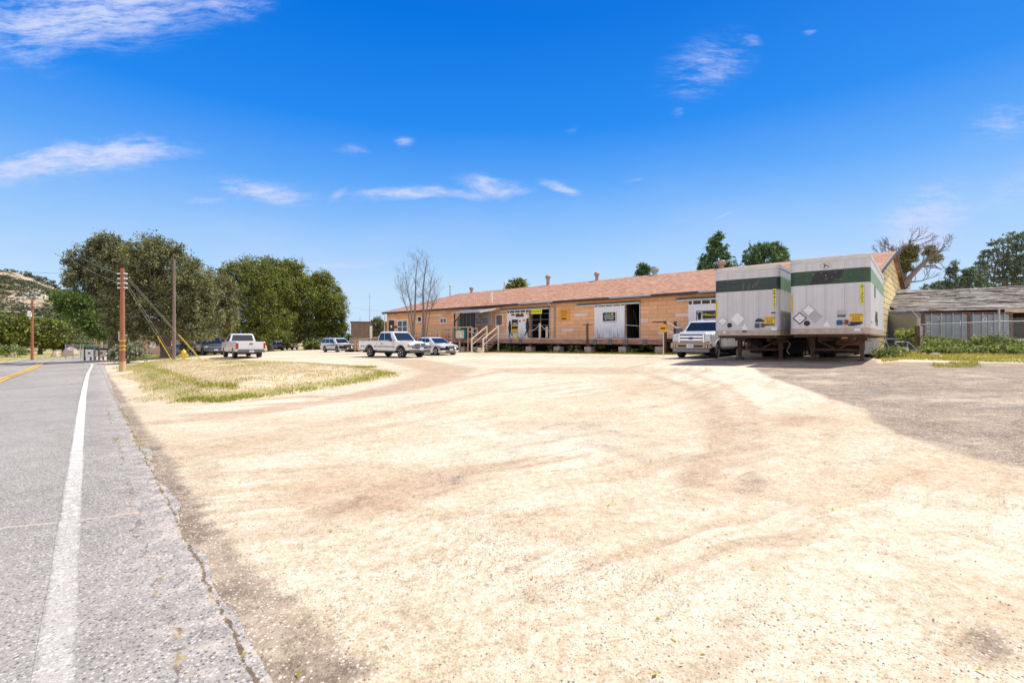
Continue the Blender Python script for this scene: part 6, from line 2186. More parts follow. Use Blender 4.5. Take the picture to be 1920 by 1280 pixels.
def extra_a(r, on, flat):
    placard(flat, -.92, 1.72, .23, False)
    g_ = flat(diamond(-.32, 1.80, .27), -.004, 'placard_holder', M['placard'], .006, 'faded pale placard plate')
    plug(flat, r, -.64, 1.54)
    flat([(-.17, 1.34), (.09, 1.34), (-.04, 1.60)], -.004, 'triangle_mark', M['white_clean'])
    flat([(-.13, 1.22), (.05, 1.22), (.05, 1.31), (-.13, 1.31)], -.018, 'stencil_patch', M['trim'])
    flat([(-.90, 1.20), (-.80, 1.20), (-.80, 1.27), (-.90, 1.27)], -.018, 'white_tag', M['white_clean'])
    gladhands(flat, r, .52, 1.52)
    flat([(.37, 1.66), (.40, 1.74), (.48, 1.80), (.60, 1.79), (.68, 1.74), (.76, 1.68), (.66, 1.67)], -.004, 'rubber_flap', M['black'], .03)
    caution(flat, on, .92, 1.72, .36, .30, r)
    flat([(.98, 2.0), (1.13, 2.0), (1.13, 2.05), (.98, 2.05)], -.004, 'slot', M['black'], .02)
    mb = MB(); mb.box(.98, 1.2, -.05, .03, 1.30, 1.42); mb.build('step_bracket', M['white'], r, bevel=.015)
    mb = MB(); mb.box(1.276, 1.285, .9, 1.0, 1.5, 1.85); mb.build('side_reflector', M['white_clean'], r)
    # ghost marks in the green band
    mb = MB()
    for a, b in (((.08, 3.08), (.14, 3.34)), ((.30, 3.06), (.36, 3.30)), ((.46, 3.22), (.72, 3.36)), ((.72, 3.40), (.60, 3.2)), ((.52, 3.1), (.46, 3.2))):
        mb.beam((a[0] - .2, -.004, a[1] - .03), (b[0] - .2, -.004, b[1] - .03), .03, .006, 0, (0, 1, 0))
    mb.build('ghost_lettering', M['ghost'], r)


M['ghost'] = plain('faded brown ghost', (0.16, 0.13, 0.12), .7, var=.2)


def extra_b(r, on, flat):
    placard(flat, -.93, 1.72, .25, True)
    placard(flat, -.64, 2.02, .25, False)
    flat(diamond(-.42, 1.77, .25), -.002, 'placard_holder', M['holder'], .004, 'empty grey placard plate')
    plug(flat, r, -.69, 1.52)
    flat([(-.18, 1.36), (.08, 1.36), (-.05, 1.60)], -.004, 'triangle_mark', M['white_clean'])
    gladhands(flat, r, .42, 1.54)
    caution(flat, on, .86, 1.70, .38, .30, r)
    flat([(.28, 1.82), (.55, 1.82), (.55, 1.99), (.28, 1.99)], -.003, 'document_frame', M['holder'], .012)
    flat([(.29, 1.73), (.54, 1.73), (.54, 1.81), (.29, 1.81)], -.003, 'document_slot', M['trim'], .02)
    flat([(.62, 1.40), (.78, 1.40), (.98, 1.44), (1.04, 1.49), (.78, 1.49), (.62, 1.45)], -.004, 'rubber_flap', M['black'], .03)
    flat([(.80, 1.20), (.98, 1.20), (.98, 1.30), (.80, 1.30)], -.022, 'white_tag', M['white_clean'])
    flat([(-.62, 2.99), (-.40, 3.45), (-.10, 3.46), (.22, 3.45), (.50, 3.47), (.36, 3.18), (.20, 3.17), (.10, 3.04), (-.30, 3.02)], -.001, 'torn_black_patch', M['patch'], .004, 'ragged black patch on the green band')
    # round emblem near the top with a prancing horse shape inside
    mb = MB()
    for k in range(28):
        a0, a1 = k / 28 * 2 * math.pi, (k + .62) / 28 * 2 * math.pi
        if .2 < (k / 28) < .3: continue
        mb.beam((-.08 + .17 * math.cos(a0), -.004, 3.68 + .11 * math.sin(a0)), (-.08 + .17 * math.cos(a1), -.004, 3.68 + .11 * math.sin(a1)), .012, .006, 0, (0, 1, 0))
    mb.prism([(-.15, 3.62), (-.13, 3.72), (-.17, 3.75), (-.10, 3.76), (-.07, 3.70), (.0, 3.70), (.03, 3.62), (.0, 3.62), (-.02, 3.67), (-.08, 3.67), (-.11, 3.61)], -.008, -.002, 'xz')
    mb.build('round_emblem', M['ghost'], r)
    mb = MB(); mb.box(1.276, 1.287, 2.0, 2.55, 2.55, 3.0); q = mb.build('green_panel', M['patch_green'], r); q['label'] = 'dark green plate on the sunny side'
    mb = MB()
    for i in range(9):
        y = 2.4 + i * .16; z = 1.75 + .16 * math.sin(i * 2.1)
        mb.beam((1.281, y, z - .16), (1.281, y + .12, z + .14), .008, .03, 0, (1, 0, 0))
    mb.build('spray_marks', M['ghost'], r)
    mb = MB(); mb.box(1.276, 1.287, .5, .62, 1.5, 1.58); mb.build('side_reflector', M['red'], r)


m, t = material('torn black patch')
co = t.n('ShaderNodeTexCoord').outputs['Object']
col = t.mix(t.step(t.noise(co, 7.0, 7.0, .75), .60, .64), (.025, .022, .024), (.5, .5, .5))
finish(t, col, .6)
M['patch'] = m
M['patch_green'] = plain('dark green plate', (.05, .13, .06), .5)
trailer((8.93, 20.95), '69412', 'grey box trailer numbered 69412 with a dark green band, the left of the two', 'trailer_a', .62, extra_a)
trailer((10.97, 18.75), '81302', 'grey box trailer numbered 81302 with a torn black patch on its green band', 'trailer_b', .66, extra_b)

q = on_ground(1406, 668)
mb = MB(); mb.box(-.62, .62, -.35, .35, 0, .40)
tag(mb.build('concrete_slab_block', M['concrete'], None, (q[0], q[1], G(*q) - .02), TA + .1, bevel=.02), 'mossy concrete block on the ground under the left trailer', 'block')
mb = MB()
v = Vector((q[0] + .1, q[1] + .5, 0))
b_ = thing('marker_post', 'short white post with an orange foot behind the concrete block', 'post', (v.x, v.y, G(v.x, v.y)), TA)
mb = MB(); mb.lathe([(.06, .65), (.06, 1.25), (0, 1.26)], 12, (0, 0, 0), 'z'); mb.build('tube', M['white_clean'], b_, smooth=True)
mb = MB(); mb.lathe([(.09, 0), (.09, .65), (.06, .66)], 12, (0, 0, 0), 'z'); mb.build('base', M['pole_red'], b_, smooth=True)

# ------------------------------------------------------------------ vehicles
def arch(cx, r, z0, n=9):
    out = []
    a0 = math.asin(max(-1, min(1, (z0 - WHL) / r))) if True else 0
    for i in range(n + 1):
        a = a0 + (math.pi - 2 * a0) * i / n
        out.append((cx + r * math.cos(a), WHL + r * math.sin(a)))
    return out        # front to rear


WHL = .38


def wheel(parent, x, y, R_, w, side, spokes=6, rim='rim'):
    mb = MB()
    s = side
    mb.lathe([(R_ * .60, -w / 2), (R_ * .93, -w / 2), (R_, -w * .34), (R_, w * .34), (R_ * .93, w / 2), (R_ * .60, w / 2)], 26, (x, y, R_), 'y')
    for k in range(26):
        pass
    t_ = mb.build('wheel', M['tyre'], parent, smooth=True)
    mb = MB()
    o = s * w * .5
    mb.lathe([(R_ * .70, -o * .2), (R_ * .70, o * .97), (R_ * .63, o * .9), (R_ * .60, o * .55), (0, o * .5)] if s > 0 else [(0, o * .5), (R_ * .60, o * .55), (R_ * .63, o * .9), (R_ * .70, o * .97), (R_ * .70, -o * .2)], 24, (x, y, R_), 'y', 1)
    for k in range(spokes):
        a = 2 * math.pi * k / spokes + .3
        c, d = math.cos(a), math.sin(a)
        mb.beam((x + c * R_ * .08, y + o * .80, R_ + d * R_ * .08), (x + c * R_ * .64, y + o * .94, R_ + d * R_ * .64), R_ * .17, .03, 1, (0, 1, 0))
        a2 = a + math.pi / spokes
        mb.beam((x + math.cos(a2) * R_ * .22, y + o * .64, R_ + math.sin(a2) * R_ * .22), (x + math.cos(a2) * R_ * .56, y + o * .66, R_ + math.sin(a2) * R_ * .56), R_ * .13, .02, 0, (0, 1, 0))
    mb.lathe([(R_ * .16, 0), (R_ * .14, s * .05), (0, s * .055)], 12, (x, y + o * .78, R_), 'y', 1)
    mb.build('rim', [M['trim'], M[rim]], t_, smooth=True)
    return t_


def taper(mb, xf, xr, hw, front=.13, rear=.05, span=.9):
    out = []
    for (x, y, z) in mb.v:
        k = 1.0
        if x > xf - span: k -= front * ((x - (xf - span)) / span) ** 2
        if x < xr + span * .6: k -= rear * (((xr + span * .6) - x) / (span * .6)) ** 2
        out.append((x, y * k, z))
    mb.v = out
    return mb


def quad_patch(mb, A, B, C, D, u0, u1, v0, v1, off, mi=0, th=.012):
    """a pane on the face A B C D (A-B along the bottom), set off along its normal"""
    A, B, C, D = map(Vector, (A, B, C, D))
    nrm = (B - A).cross(D - A).normalized()
    def P(u, v): return (A.lerp(B, u)).lerp(D.lerp(C, u), v)
    q = [P(u0, v0), P(u1, v0), P(u1, v1), P(u0, v1)]
    mb.hexa([p + nrm * (off - th) for p in q], [p + nrm * off for p in q], mi)


def cabin(r, paint, x0, x1, x2, x3, wb, wt, z0, z1, panes, rear=True, name='cab'):
    """x0..x1 rear..front at the belt, x2..x3 at the roof"""
    lo = [(x0, -wb, z0), (x1, -wb, z0), (x1, wb, z0), (x0, wb, z0)]
    hi = [(x2, -wt, z1), (x3, -wt, z1), (x3, wt, z1), (x2, wt, z1)]
    # crowned roof with an extra ring
    rg = [(x2 + .12, -wt + .12, z1 + .045), (x3 - .15, -wt + .12, z1 + .045), (x3 - .15, wt - .12, z1 + .045), (x2 + .12, wt - .12, z1 + .045)]
    mb = MB()
    mb.add(lo + hi + rg, [(0, 3, 2, 1), (0, 1, 5, 4), (1, 2, 6, 5), (2, 3, 7, 6), (3, 0, 4, 7), (4, 5, 9, 8), (5, 6, 10, 9), (6, 7, 11, 10), (7, 4, 8, 11), (8, 9, 10, 11)])
    cab = mb.build(name, paint, r, bevel=.045, seg=3, smooth=True)
    mb = MB(); quad_patch(mb, lo[1], lo[2], hi[2], hi[1], .06, .94, .06, .92, .010); mb.build('windshield', M['glass'], r)
    if rear:
        mb = MB(); quad_patch(mb, lo[3], lo[0], hi[0], hi[3], .08, .92, .12, .90, .010); mb.build('rear_window', M['glass'], r)
    for (a, b) in panes:
        for s in (0, 1):
            mb = MB()
            if s == 0: quad_patch(mb, lo[0], lo[1], hi[1], hi[0], a, b, .08, .88, .010)
            else: quad_patch(mb, lo[2], lo[3], hi[3], hi[2], 1 - b, 1 - a, .08, .88, .010)
            mb.build('side_window', M['glass'], r)
    return cab


def mirror(r, x, y, z, s, mat='black', big=1.0):
    mb = MB()
    mb.box(x - .06, x + .06, min(y, y + s * .12), max(y, y + s * .12), z + .02, z + .06)
    mb.box(x - .05, x + .05, min(y + s * .10, y + s * .30 * big), max(y + s * .10, y + s * .30 * big), z - .08 * big, z + .14 * big)
    mb.build('wing_mirror', M[mat], r, bevel=.015)


M['plate_ink'] = plain('faint plate characters', (.35, .38, .5), .5)


def plate_(r, x, z, s, w=.31, h=.155):
    mb = MB(); mb.box(min(x, x + s * .015), max(x, x + s * .015), -w / 2, w / 2, z - h / 2, z + h / 2)
    p = mb.build('licence_plate', M['plate'], r)
    mb = MB(); mb.box(min(x + s * .0151, x + s * .017), max(x + s * .0151, x + s * .017), -w * .36, w * .36, z - h * .2, z + h * .2); mb.build('plate_characters', M['plate_ink'], p)


def pickup(name, label, loc, rz, paint='paint_white', L=5.7, Wd=1.98, wb=3.5, fo=.95, belt=1.18, roof=1.86, hood=1.14, z0=.50, R_=.38, cab_len=1.75, hood_len=1.45, style='ram', front_paint=None, trim_line=True, rack=False, group=None):
    global WHL
    WHL = R_
    r = thing(name, label, 'pickup truck', loc, rz, group)
    hw = Wd / 2
    P_ = M[paint]
    xf = wb / 2 + fo; xr = xf - L
    fw, rw = wb / 2, -wb / 2
    xw = xf - hood_len                       # windshield foot
    xc = xw - cab_len - .42                  # cab back
    # front clip and doors as one pressing
    out = [(xc, z0 - .02)] + [(fw - R_ * 1.32 - .02, z0 - .02)] + arch(fw, R_ * 1.28, z0)[::-1] + [(xf - .10, z0 + .02), (xf - .02, z0 + .10), (xf, hood - .22), (xf - .10, hood - .06), (xf - .55, hood - .01), (xw, hood + .04), (xw - .05, belt), (xc, belt)]
    mb = MB(); mb.prism(out, -hw, hw, 'xz'); taper(mb, xf, xr - 9, hw, .05)
    body = mb.build('body', P_, r, bevel=.055, seg=3, smooth=True)
    # raised bonnet
    k = .60 if style == 'ram' else .86
    mb = MB(); mb.add([(xw - .02, -hw * k, hood - .02), (xf - .06, -hw * k * .86, hood - .10), (xf - .06, hw * k * .86, hood - .10), (xw - .02, hw * k, hood - .02),
                       (xw - .02, -hw * k * .92, hood + .13), (xf - .24, -hw * k * .78, hood + .06), (xf - .24, hw * k * .78, hood + .06), (xw - .02, hw * k * .92, hood + .13)],
                      [(0, 3, 2, 1), (4, 5, 6, 7), (0, 1, 5, 4), (1, 2, 6, 5), (2, 3, 7, 6), (3, 0, 4, 7)])
    mb.build('bonnet', P_, r, bevel=.05, seg=3, smooth=True)
    cabin(r, P_, xc + .02, xw + .02, xc + .16, xw - .62, hw - .045, hw - .22, belt - .01, roof - .045, ((.06, .36), (.39, .80)) if cab_len > 1.5 else ((.10, .76),))
    # bed
    bo = [(xr, z0 + .02)] + [(rw - R_ * 1.32, z0 - .02)] + arch(rw, R_ * 1.28, z0)[::-1] + [(xc - .025, z0 - .02), (xc - .025, belt), (xr + .02, belt), (xr, belt - .05)]
    for s in (-1, 1):
        mb = MB(); mb.prism(bo, s * hw - (.14 if s > 0 else 0), s * hw + (.14 if s < 0 else 0), 'xz')
        mb.build('bed_side', P_, r, bevel=.035, seg=3, smooth=True)
    mb = MB(); mb.box(xr + .10, xc - .03, -hw + .141, hw - .141, z0 + .16, z0 + .22); mb.box(xc - .09, xc - .03, -hw + .141, hw - .141, z0 + .221, belt - .01); mb.build('bed_floor', P_, r)
    mb = MB(); mb.box(xr - .005, xr + .06, -hw + .145, hw - .145, z0 + .16, belt - .01); tg = mb.build('tailgate', P_, r, bevel=.02)
    mb = MB(); mb.box(xr - .02, xr - .006, -.12, .12, belt - .2, belt - .12); mb.build('tailgate_handle', M['black' if style != 'ram' else 'black'], tg)
    for s in (-1, 1):
        mb = MB(); mb.box(xr - .015, xr + .12, s * hw - (.13 if s > 0 else -.01), s * hw + (.13 if s < 0 else .01), z0 + .22, belt - .08); mb.build('tail_light', M['tail_red'], r, bevel=.02)
    mb = MB(); mb.box(xr - .20, xr - .02, -hw + .06, hw - .06, z0 - .06, z0 + .12); mb.build('rear_bumper', M['trim' if style == 'chev' else 'chrome'], r, bevel=.03)
    plate_(r, xr - .205, z0 + .04, -1)
    # under body and wheel wells
    mb = MB(); mb.box(xr + .25, xf - .30, -hw + .22, hw - .22, z0 - .20, z0 + .30); mb.box(xr + .3, xf - .4, -hw + .10, hw - .10, z0 - .05, z0 + .02)
    for x in (fw, rw): mb.box(x - R_ * 1.25, x + R_ * 1.25, -hw + .16, hw - .16, z0 + .02, z0 + .42)
    mb.build('chassis', M['under'], r)
    mb = MB()
    for s in (-1, 1): mb.box(xc + .05, fw - R_ * 1.4, s * hw - (.12 if s > 0 else .0), s * hw + (.12 if s < 0 else 0), z0 - .09, z0 - .022)
    mb.build('running_board', M['trim'], r)
    tw = .27 if R_ > .36 else .24
    for x in (fw, rw):
        for s in (-1, 1):
            wheel(r, x, s * (hw - tw / 2 - .02), R_, tw, s, 6 if style == 'ram' else 8, 'rim')
            mb = MB(); pts = arch(x, R_ * 1.30, z0); mb.tube([(p[0], s * (hw - .005), p[1]) for p in pts], .028, 6); mb.build('arch_lip', M['trim'] if style == 'ram' else P_, r)
    # doors: seams, handles, mirrors
    mb = MB()
    for s in (-1, 1):
        y = s * (hw + .002)
        for xx in (xw - .28, xc + .42 if cab_len > 1.5 else xc + .10):
            mb.box(xx - .008, xx + .008, min(y, y - s * .006), max(y, y - s * .006), z0 + .05, belt - .02)
    mb.build('door_seam', M['black'], r)
    for s in (-1, 1):
        for xx in ([xc + .62] if cab_len < 1.9 else [xc + .35, xc + 1.35]):
            mb = MB(); mb.box(xx - .08, xx + .08, min(s * hw, s * (hw + .03)), max(s * hw, s * (hw + .03)), belt - .22, belt - .16); mb.build('door_handle', M['black' if style == 'ram' else 'chrome'], r, bevel=.008)
        mirror(r, xw - .35, s * (hw - .02), belt + .06, s, 'black' if style != 'ford' else 'trim', 1.0 if style != 'ford' else 1.5)
        if trim_line:
            mb = MB(); y = s * hw
            for a, b in ((xc + .05, fw - R_ * 1.45), (rw + R_ * 1.4, xc - .06), (xr + .25, rw - R_ * 1.4)):
                if b > a: mb.box(a, b, min(y, y + s * .018), max(y, y + s * .018), z0 + .25, z0 + .31)
            mb.build('side_moulding', M['trim'], r)
    # face
    if style == 'ram':
        mb = MB()
        for s in (-1, 1):
            for zz in (hood - .14, hood - .28):
                mb.box(xf - .03, xf + .025, min(s * .04, s * .52), max(s * .04, s * .52), zz - .055, zz + .055)
        mb.build('grille', M['grille'], r, bevel=.01)
        mb = MB(); mb.box(xf - .05, xf + .045, -.56, .56, hood - .36, hood - .34); mb.box(xf - .05, xf + .04, -.035, .035, hood - .34, hood - .06); mb.build('grille_surround', P_, r)
        for s in (-1, 1):
            mb = MB(); mb.box(xf - .16, xf + .005, min(s * .60, s * .84), max(s * .60, s * .84), hood - .34, hood - .18); mb.build('headlight', M['lamp'], r, bevel=.02)
            mb = MB(); mb.box(xf - .22, xf - .02, min(s * .85, s * (hw + .006)), max(s * .85, s * (hw + .006)), hood - .34, hood - .17); mb.build('indicator', M['amber'], r, bevel=.02)
        mb = MB(); mb.box(xf - .12, xf + .16, -hw + .02, hw - .02, z0 + .06, z0 + .30); mb.build('front_bumper', M['chrome'], r, bevel=.05, seg=3)
        mb = MB(); mb.box(xf - .10, xf + .11, -hw + .06, hw - .06, z0 - .12, z0 + .058); mb.build('bumper_valance', M['trim'], r, bevel=.02)
        for s in (-1, 1):
            mb = MB(); mb.box(xf + .155, xf + .168, min(s * .22, s * .55), max(s * .22, s * .55), z0 + .14, z0 + .22); mb.build('bumper_slot', M['black'], r)
        mb = MB(); mb.box(xf - .14, xf + .17, -hw + .02, hw - .02, z0 + .30, z0 + .34); mb.build('bumper_strip', M['trim'], r)
        plate_(r, xf + .17, z0 + .14, 1, .32, .2)
    elif style == 'ford':
        mb = MB(); mb.box(xf - .05, xf + .03, -.66, .66, hood - .50, hood - .02); gs_ = mb.build('grille_surround', M['chrome'], r, bevel=.04, seg=3)
        mb = MB(); mb.box(xf + .031, xf + .036, -.58, .58, hood - .45, hood - .07); mb.build('grille', M['black'], gs_)
        mb = MB()
        for zz in (hood - .18, hood - .34): mb.box(xf + .037, xf + .075, -.58, .58, zz - .05, zz + .05)
        mb.build('grille_bar', M['chrome'], gs_, bevel=.012)
        mb = MB(); mb.lathe([(.0, .0), (.15, .0), (.16, -.02)], 24, (0, 0, 0), 'x')
        e = mb.build('oval_badge', M['badge'], gs_, (xf + .085, 0, hood - .26)); e.scale = (1, 1, .45)
        for s in (-1, 1):
            mb = MB(); mb.box(xf - .22, xf + .012, min(s * .69, s * (hw - .045)), max(s * .69, s * (hw - .045)), hood - .52, hood - .06); hl = mb.build('headlight', M['lamp'], r, bevel=.03)
            mb = MB(); mb.box(xf + .006, xf + .016, min(s * .72, s * .92), max(s * .72, s * .92), hood - .50, hood - .40); mb.build('indicator', M['amber'], hl)
            mb = MB(); mb.box(xf + .172, xf + .178, min(s * .72, s * .88), max(s * .72, s * .88), z0 + .0, z0 + .14); fl = mb.build('fog_lamp', M['black'], r)
            mb = MB(); mb.lathe([(.0, .012), (.045, .012), (.05, 0)], 12, (xf + .178, s * .80, z0 + .07), 'x'); mb.build('fog_lens', M['lamp'], fl)
        mb = MB(); mb.box(xf - .12, xf + .17, -hw, hw, z0 - .06, z0 + .24); mb.build('front_bumper', M['paint_gold'], r, bevel=.05, seg=3)
        for a, b in ((-.62, -.2), (.2, .62)):
            mb = MB(); mb.box(xf + .165, xf + .176, a, b, z0 + .02, z0 + .12); mb.build('bumper_slot', M['black'], r)
        mb = MB(); mb.box(xf - .08, xf + .12, -hw + .10, hw - .10, z0 - .24, z0 - .062); mb.build('bumper_valance', M['trim_pale'], r, bevel=.02)
        plate_(r, xf + .18, z0 + .07, 1, .32, .17)
    else:
        mb = MB(); mb.box(xf - .05, xf + .025, -.62, .62, hood - .40, hood - .12); gr = mb.build('grille', M['black'], r, bevel=.02)
        mb = MB(); mb.box(xf + .0251, xf + .05, -.74, .74, hood - .27, hood - .22); mb.build('grille_bar', M['chrome'], gr, bevel=.01)
        for s in (-1, 1):
            mb = MB(); mb.box(xf - .25, xf + .01, min(s * .64, s * (hw - .02)), max(s * .64, s * (hw - .02)), hood - .30, hood - .12); mb.build('headlight', M['lamp'], r, bevel=.03)
        mb = MB(); mb.box(xf - .10, xf + .10, -hw + .02, hw - .02, z0 + .0, z0 + .24); mb.build('front_bumper', P_, r, bevel=.05, seg=3)
        mb = MB(); mb.box(xf + .08, xf + .108, -.6, .6, z0 - .06, z0 + .04); mb.build('bumper_valance', M['trim'], r)
        plate_(r, xf + .11, z0 + .12, 1)
    if rack:
        mb = MB()
        for x in (xc - .1, xr + .3):
            for s in (-1, 1): mb.tube([(x, s * (hw - .1), belt), (x, s * (hw - .15), roof + .18)], .025, 6)
            mb.tube([(x, -hw + .1, roof + .18), (x, hw - .1, roof + .18)], .025, 6)
        for s in (-1, 1): mb.tube([(xr + .1, s * (hw - .15), roof + .18), (xw - .3, s * (hw - .15), roof + .18)], .025, 6)
        mb.build('ladder_rack', M['rail_top'], r)
    return r


M['grille'] = plain('grey grille', (.16, .16, .17), .3, .6, var=.3, scale=20)
M['badge'] = plain('blue badge', (.02, .06, .22), .2, .3, var=.05)
M['trim_pale'] = plain('pale grey plastic', (.22, .22, .25), .6, var=.1)


def spot(x, y): return (x, y, G(x, y) - .01)


ram = pickup('pickup_truck', 'white older extended cab pickup facing right beside the white sedan', spot(-8.75, 35.5), R(-36), style='ram', R_=.40, L=5.75, wb=3.5, roof=1.90, belt=1.20, hood=1.12, z0=.52, cab_len=1.72)
ford = pickup('pickup_truck', 'big white pickup with a chrome grille backed in beside the left trailer', spot(9.07 + .65 * 2.98, 24.05 + .76 * 2.98), math.atan2(-.76, -.65), style='ford', L=6.2, Wd=2.03, wb=3.95, fo=.97, R_=.41, roof=1.97, belt=1.30, hood=1.28, z0=.56, cab_len=2.2, hood_len=1.35, trim_line=False)
chev = pickup('pickup_truck', 'white single cab pickup seen from behind with red tail lights', spot(-21.9, 38.5), R(131), style='chev', L=5.8, Wd=2.0, wb=3.55, fo=.95, R_=.38, roof=1.92, belt=1.28, hood=1.2, z0=.52, cab_len=1.25, hood_len=1.35, trim_line=False)
colo = pickup('pickup_truck', 'dark blue pickup with a ladder rack facing the lot', spot(-30.2, 47.4), R(-46), 'paint_dark', L=5.4, Wd=1.9, wb=3.25, fo=.95, R_=.37, roof=1.80, belt=1.14, hood=1.08, z0=.46, cab_len=1.9, hood_len=1.25, style='chev', trim_line=False, rack=True)
tanp = pickup('pickup_truck', 'pinkish tan pickup parked in the shade under the oaks', spot(at_depth(543, 0, 82).x, 82), R(-78), 'paint_tan', style='chev', L=5.6, Wd=1.95, R_=.38, trim_line=False)


def car(name, label, cat, loc, rz, paint, L, Wd, wb, fo, prof, cab, roof, belt, R_, z0=.24, panes=((.05, .30), (.33, .58), (.61, .86)), wag=False, roofrails=False):
    global WHL
    WHL = R_
    r = thing(name, label, cat, loc, rz)
    hw = Wd / 2
    P_ = M[paint]
    fw, rw = wb / 2, -wb / 2
    xf = fw + fo; xr = xf - L
    out = [(xr + .10, z0 + .12)] + [(rw - R_ * 1.16, z0 + .02)] + arch(rw, R_ * 1.13, z0)[::-1] + [(fw - R_ * 1.16, z0 - .02)] + arch(fw, R_ * 1.13, z0)[::-1] + [(xf - .18, z0 + .0)] + [(xr + u if u >= 0 else xf + u, v) for u, v in prof]
    mb = MB(); mb.prism(out, -hw, hw, 'xz'); taper(mb, xf, xr, hw, .15 if not wag else .10, .07); mb.build('body', P_, r, bevel=.09, seg=4, smooth=True)
    cabin(r, P_, xr + cab[0], xf - cab[1], xr + cab[2], xf - cab[3], hw - .05, hw - .27, belt, roof - .045, panes)
    mb = MB(); mb.box(xr + .3, xf - .35, -hw + .15, hw - .15, z0 - .08, z0 + .25)
    for x in (fw, rw): mb.box(x - R_ * 1.1, x + R_ * 1.1, -hw + .18, hw - .18, z0 + .1, z0 + .45)
    mb.build('chassis', M['under'], r)
    for x in (fw, rw):
        for s in (-1, 1): wheel(r, x, s * (hw - .13), R_, .23, s, 9 if not wag else 5, 'rim')
    for s in (-1, 1):
        mb = MB(); mb.hexa([(xf - .42, s * (hw - .12), belt - .30), (xf - .03, s * (hw - .42), belt - .33), (xf - .06, s * (hw - .42), belt - .22), (xf - .50, s * (hw - .12), belt - .17)], [(xf - .42, s * (hw - .055), belt - .30), (xf + .0, s * (hw - .20), belt - .33), (xf - .04, s * (hw - .22), belt - .20), (xf - .50, s * (hw - .045), belt - .17)]) if not wag else mb.box(xf - .30, xf - .01, min(s * (hw - .42), s * (hw - .12)), max(s * (hw - .42), s * (hw - .12)), belt - .30, belt - .12)
        mb.build('headlight', M['lamp'], r, bevel=.03)
        mb = MB(); mb.box(xr - .005, xr + .20, min(s * (hw - .30), s * (hw + .004)), max(s * (hw - .30), s * (hw + .004)), belt - .22, belt - .06); mb.build('tail_light', M['tail_red'], r, bevel=.03)
        mirror(r, xf - cab[1] - .42, s * (hw - .04), belt + .03, s, 'black' if wag else paint, .8)
        for xx in (.30, -.62):
            mb = MB(); mb.box(xx - .08, xx + .08, min(s * hw, s * (hw + .025)), max(s * hw, s * (hw + .025)), belt - .16, belt - .12); mb.build('door_handle', M['chrome'], r, bevel=.006)
    gw = .42 if wag else .34
    mb = MB(); mb.box(xf - .03, xf + .012, -gw, gw, belt - .34, belt - .17); gr = mb.build('grille', M['grille'], r, bevel=.02)
    mb = MB()
    for q in (-.29, -.22): mb.box(xf + .0125, xf + .026, -gw, gw, belt + q - .015, belt + q + .015)
    mb.build('grille_bar', M['chrome'], gr)
    mb = MB(); mb.box(xf - .10, xf + .015, -.46, .46, z0 + .05, z0 + .13); mb.build('lower_intake', M['black'], r, bevel=.02)
    plate_(r, xf + .02, z0 + .24, 1)
    if wag:
        mb = MB()
        for s in (-1, 1):
            pts = [(-1.9, roof - .02), (1.0, roof - .02)]
            mb.tube([(xr + cab[2] + .2, s * (hw - .34), roof + .03), (xf - cab[3] - .3, s * (hw - .34), roof + .03)], .02, 6)
        mb.build('roof_rail', M['chrome'], r)
        mb = MB()
        for s in (-1, 1): mb.box(rw + R_ * 1.2, fw - R_ * 1.2, s * hw - .02, s * hw + .02, z0 - .02, z0 + .16)
        mb.box(xf - .14, xf + .022, -hw + .1, hw - .1, z0 - .01, z0 + .10)
        mb.build('lower_cladding', M['trim'], r)
    return r


car('sedan_car', 'low white sedan half hidden behind the white extended cab pickup', 'car', spot(-6.35, 38.9), R(-46), 'paint_white', 4.7, 1.82, 2.84, .86,
    [(-.03, .42), (-.0, .62), (-.10, .74), (-.55, .84), (-1.25, .93), (1.05, .98), (.30, .98), (.05, .88), (0, .60), (.03, .42)], (.55, 1.12, 1.35, 2.05), 1.44, .93, .335, .22)
car('suv_car', 'white sport utility car parked beside the foot of the timber ramp', 'car', spot(-22.15, 60.3), R(-40), 'paint_white', 5.0, 2.0, 2.86, .98,
    [(-.03, .48), (0, .80), (-.10, 1.02), (-.40, 1.08), (-1.15, 1.14), (.10, 1.14), (0, .95), (0, .5)], (.08, 1.05, .32, 1.85), 1.79, 1.12, .38, .30, ((.04, .26), (.29, .55), (.58, .86)), True)
car('parked_car', 'pale blue car beside the tan pickup under the oaks', 'car', spot(at_depth(521, 0, 83).x, 83), R(-70), 'paint_silver', 4.6, 1.8, 2.7, .9,
    [(-.03, .42), (-.0, .65), (-.10, .80), (-.55, .9), (-1.15, .96), (.10, .98), (.0, .88), (0, .60), (.03, .42)], (.2, 1.1, .8, 1.9), 1.5, .94, .33, .24)
car('parked_car', 'blue car glimpsed behind the yellow hydrant', 'car', spot(at_depth(356, 0, 56).x, 56), R(-20), 'paint_dark', 4.5, 1.8, 2.7, .9,
    [(-.03, .42), (-.0, .65), (-.10, .80), (-.55, .9), (-1.15, .96), (.10, .98), (.0, .88), (0, .60), (.03, .42)], (.2, 1.1, .8, 1.9), 1.42, .90, .33, .24)
car('parked_car', 'white car parked by the pink house behind the grey pole', 'car', spot(at_depth(338, 0, 84).x, 84), R(10), 'paint_white', 4.6, 1.85, 2.7, .9,
    [(-.03, .48), (0, .80), (-.10, .98), (-.40, 1.02), (-1.1, 1.08), (.10, 1.08), (0, .95), (0, .5)], (.08, 1.0, .5, 1.75), 1.68, 1.06, .36, .28)

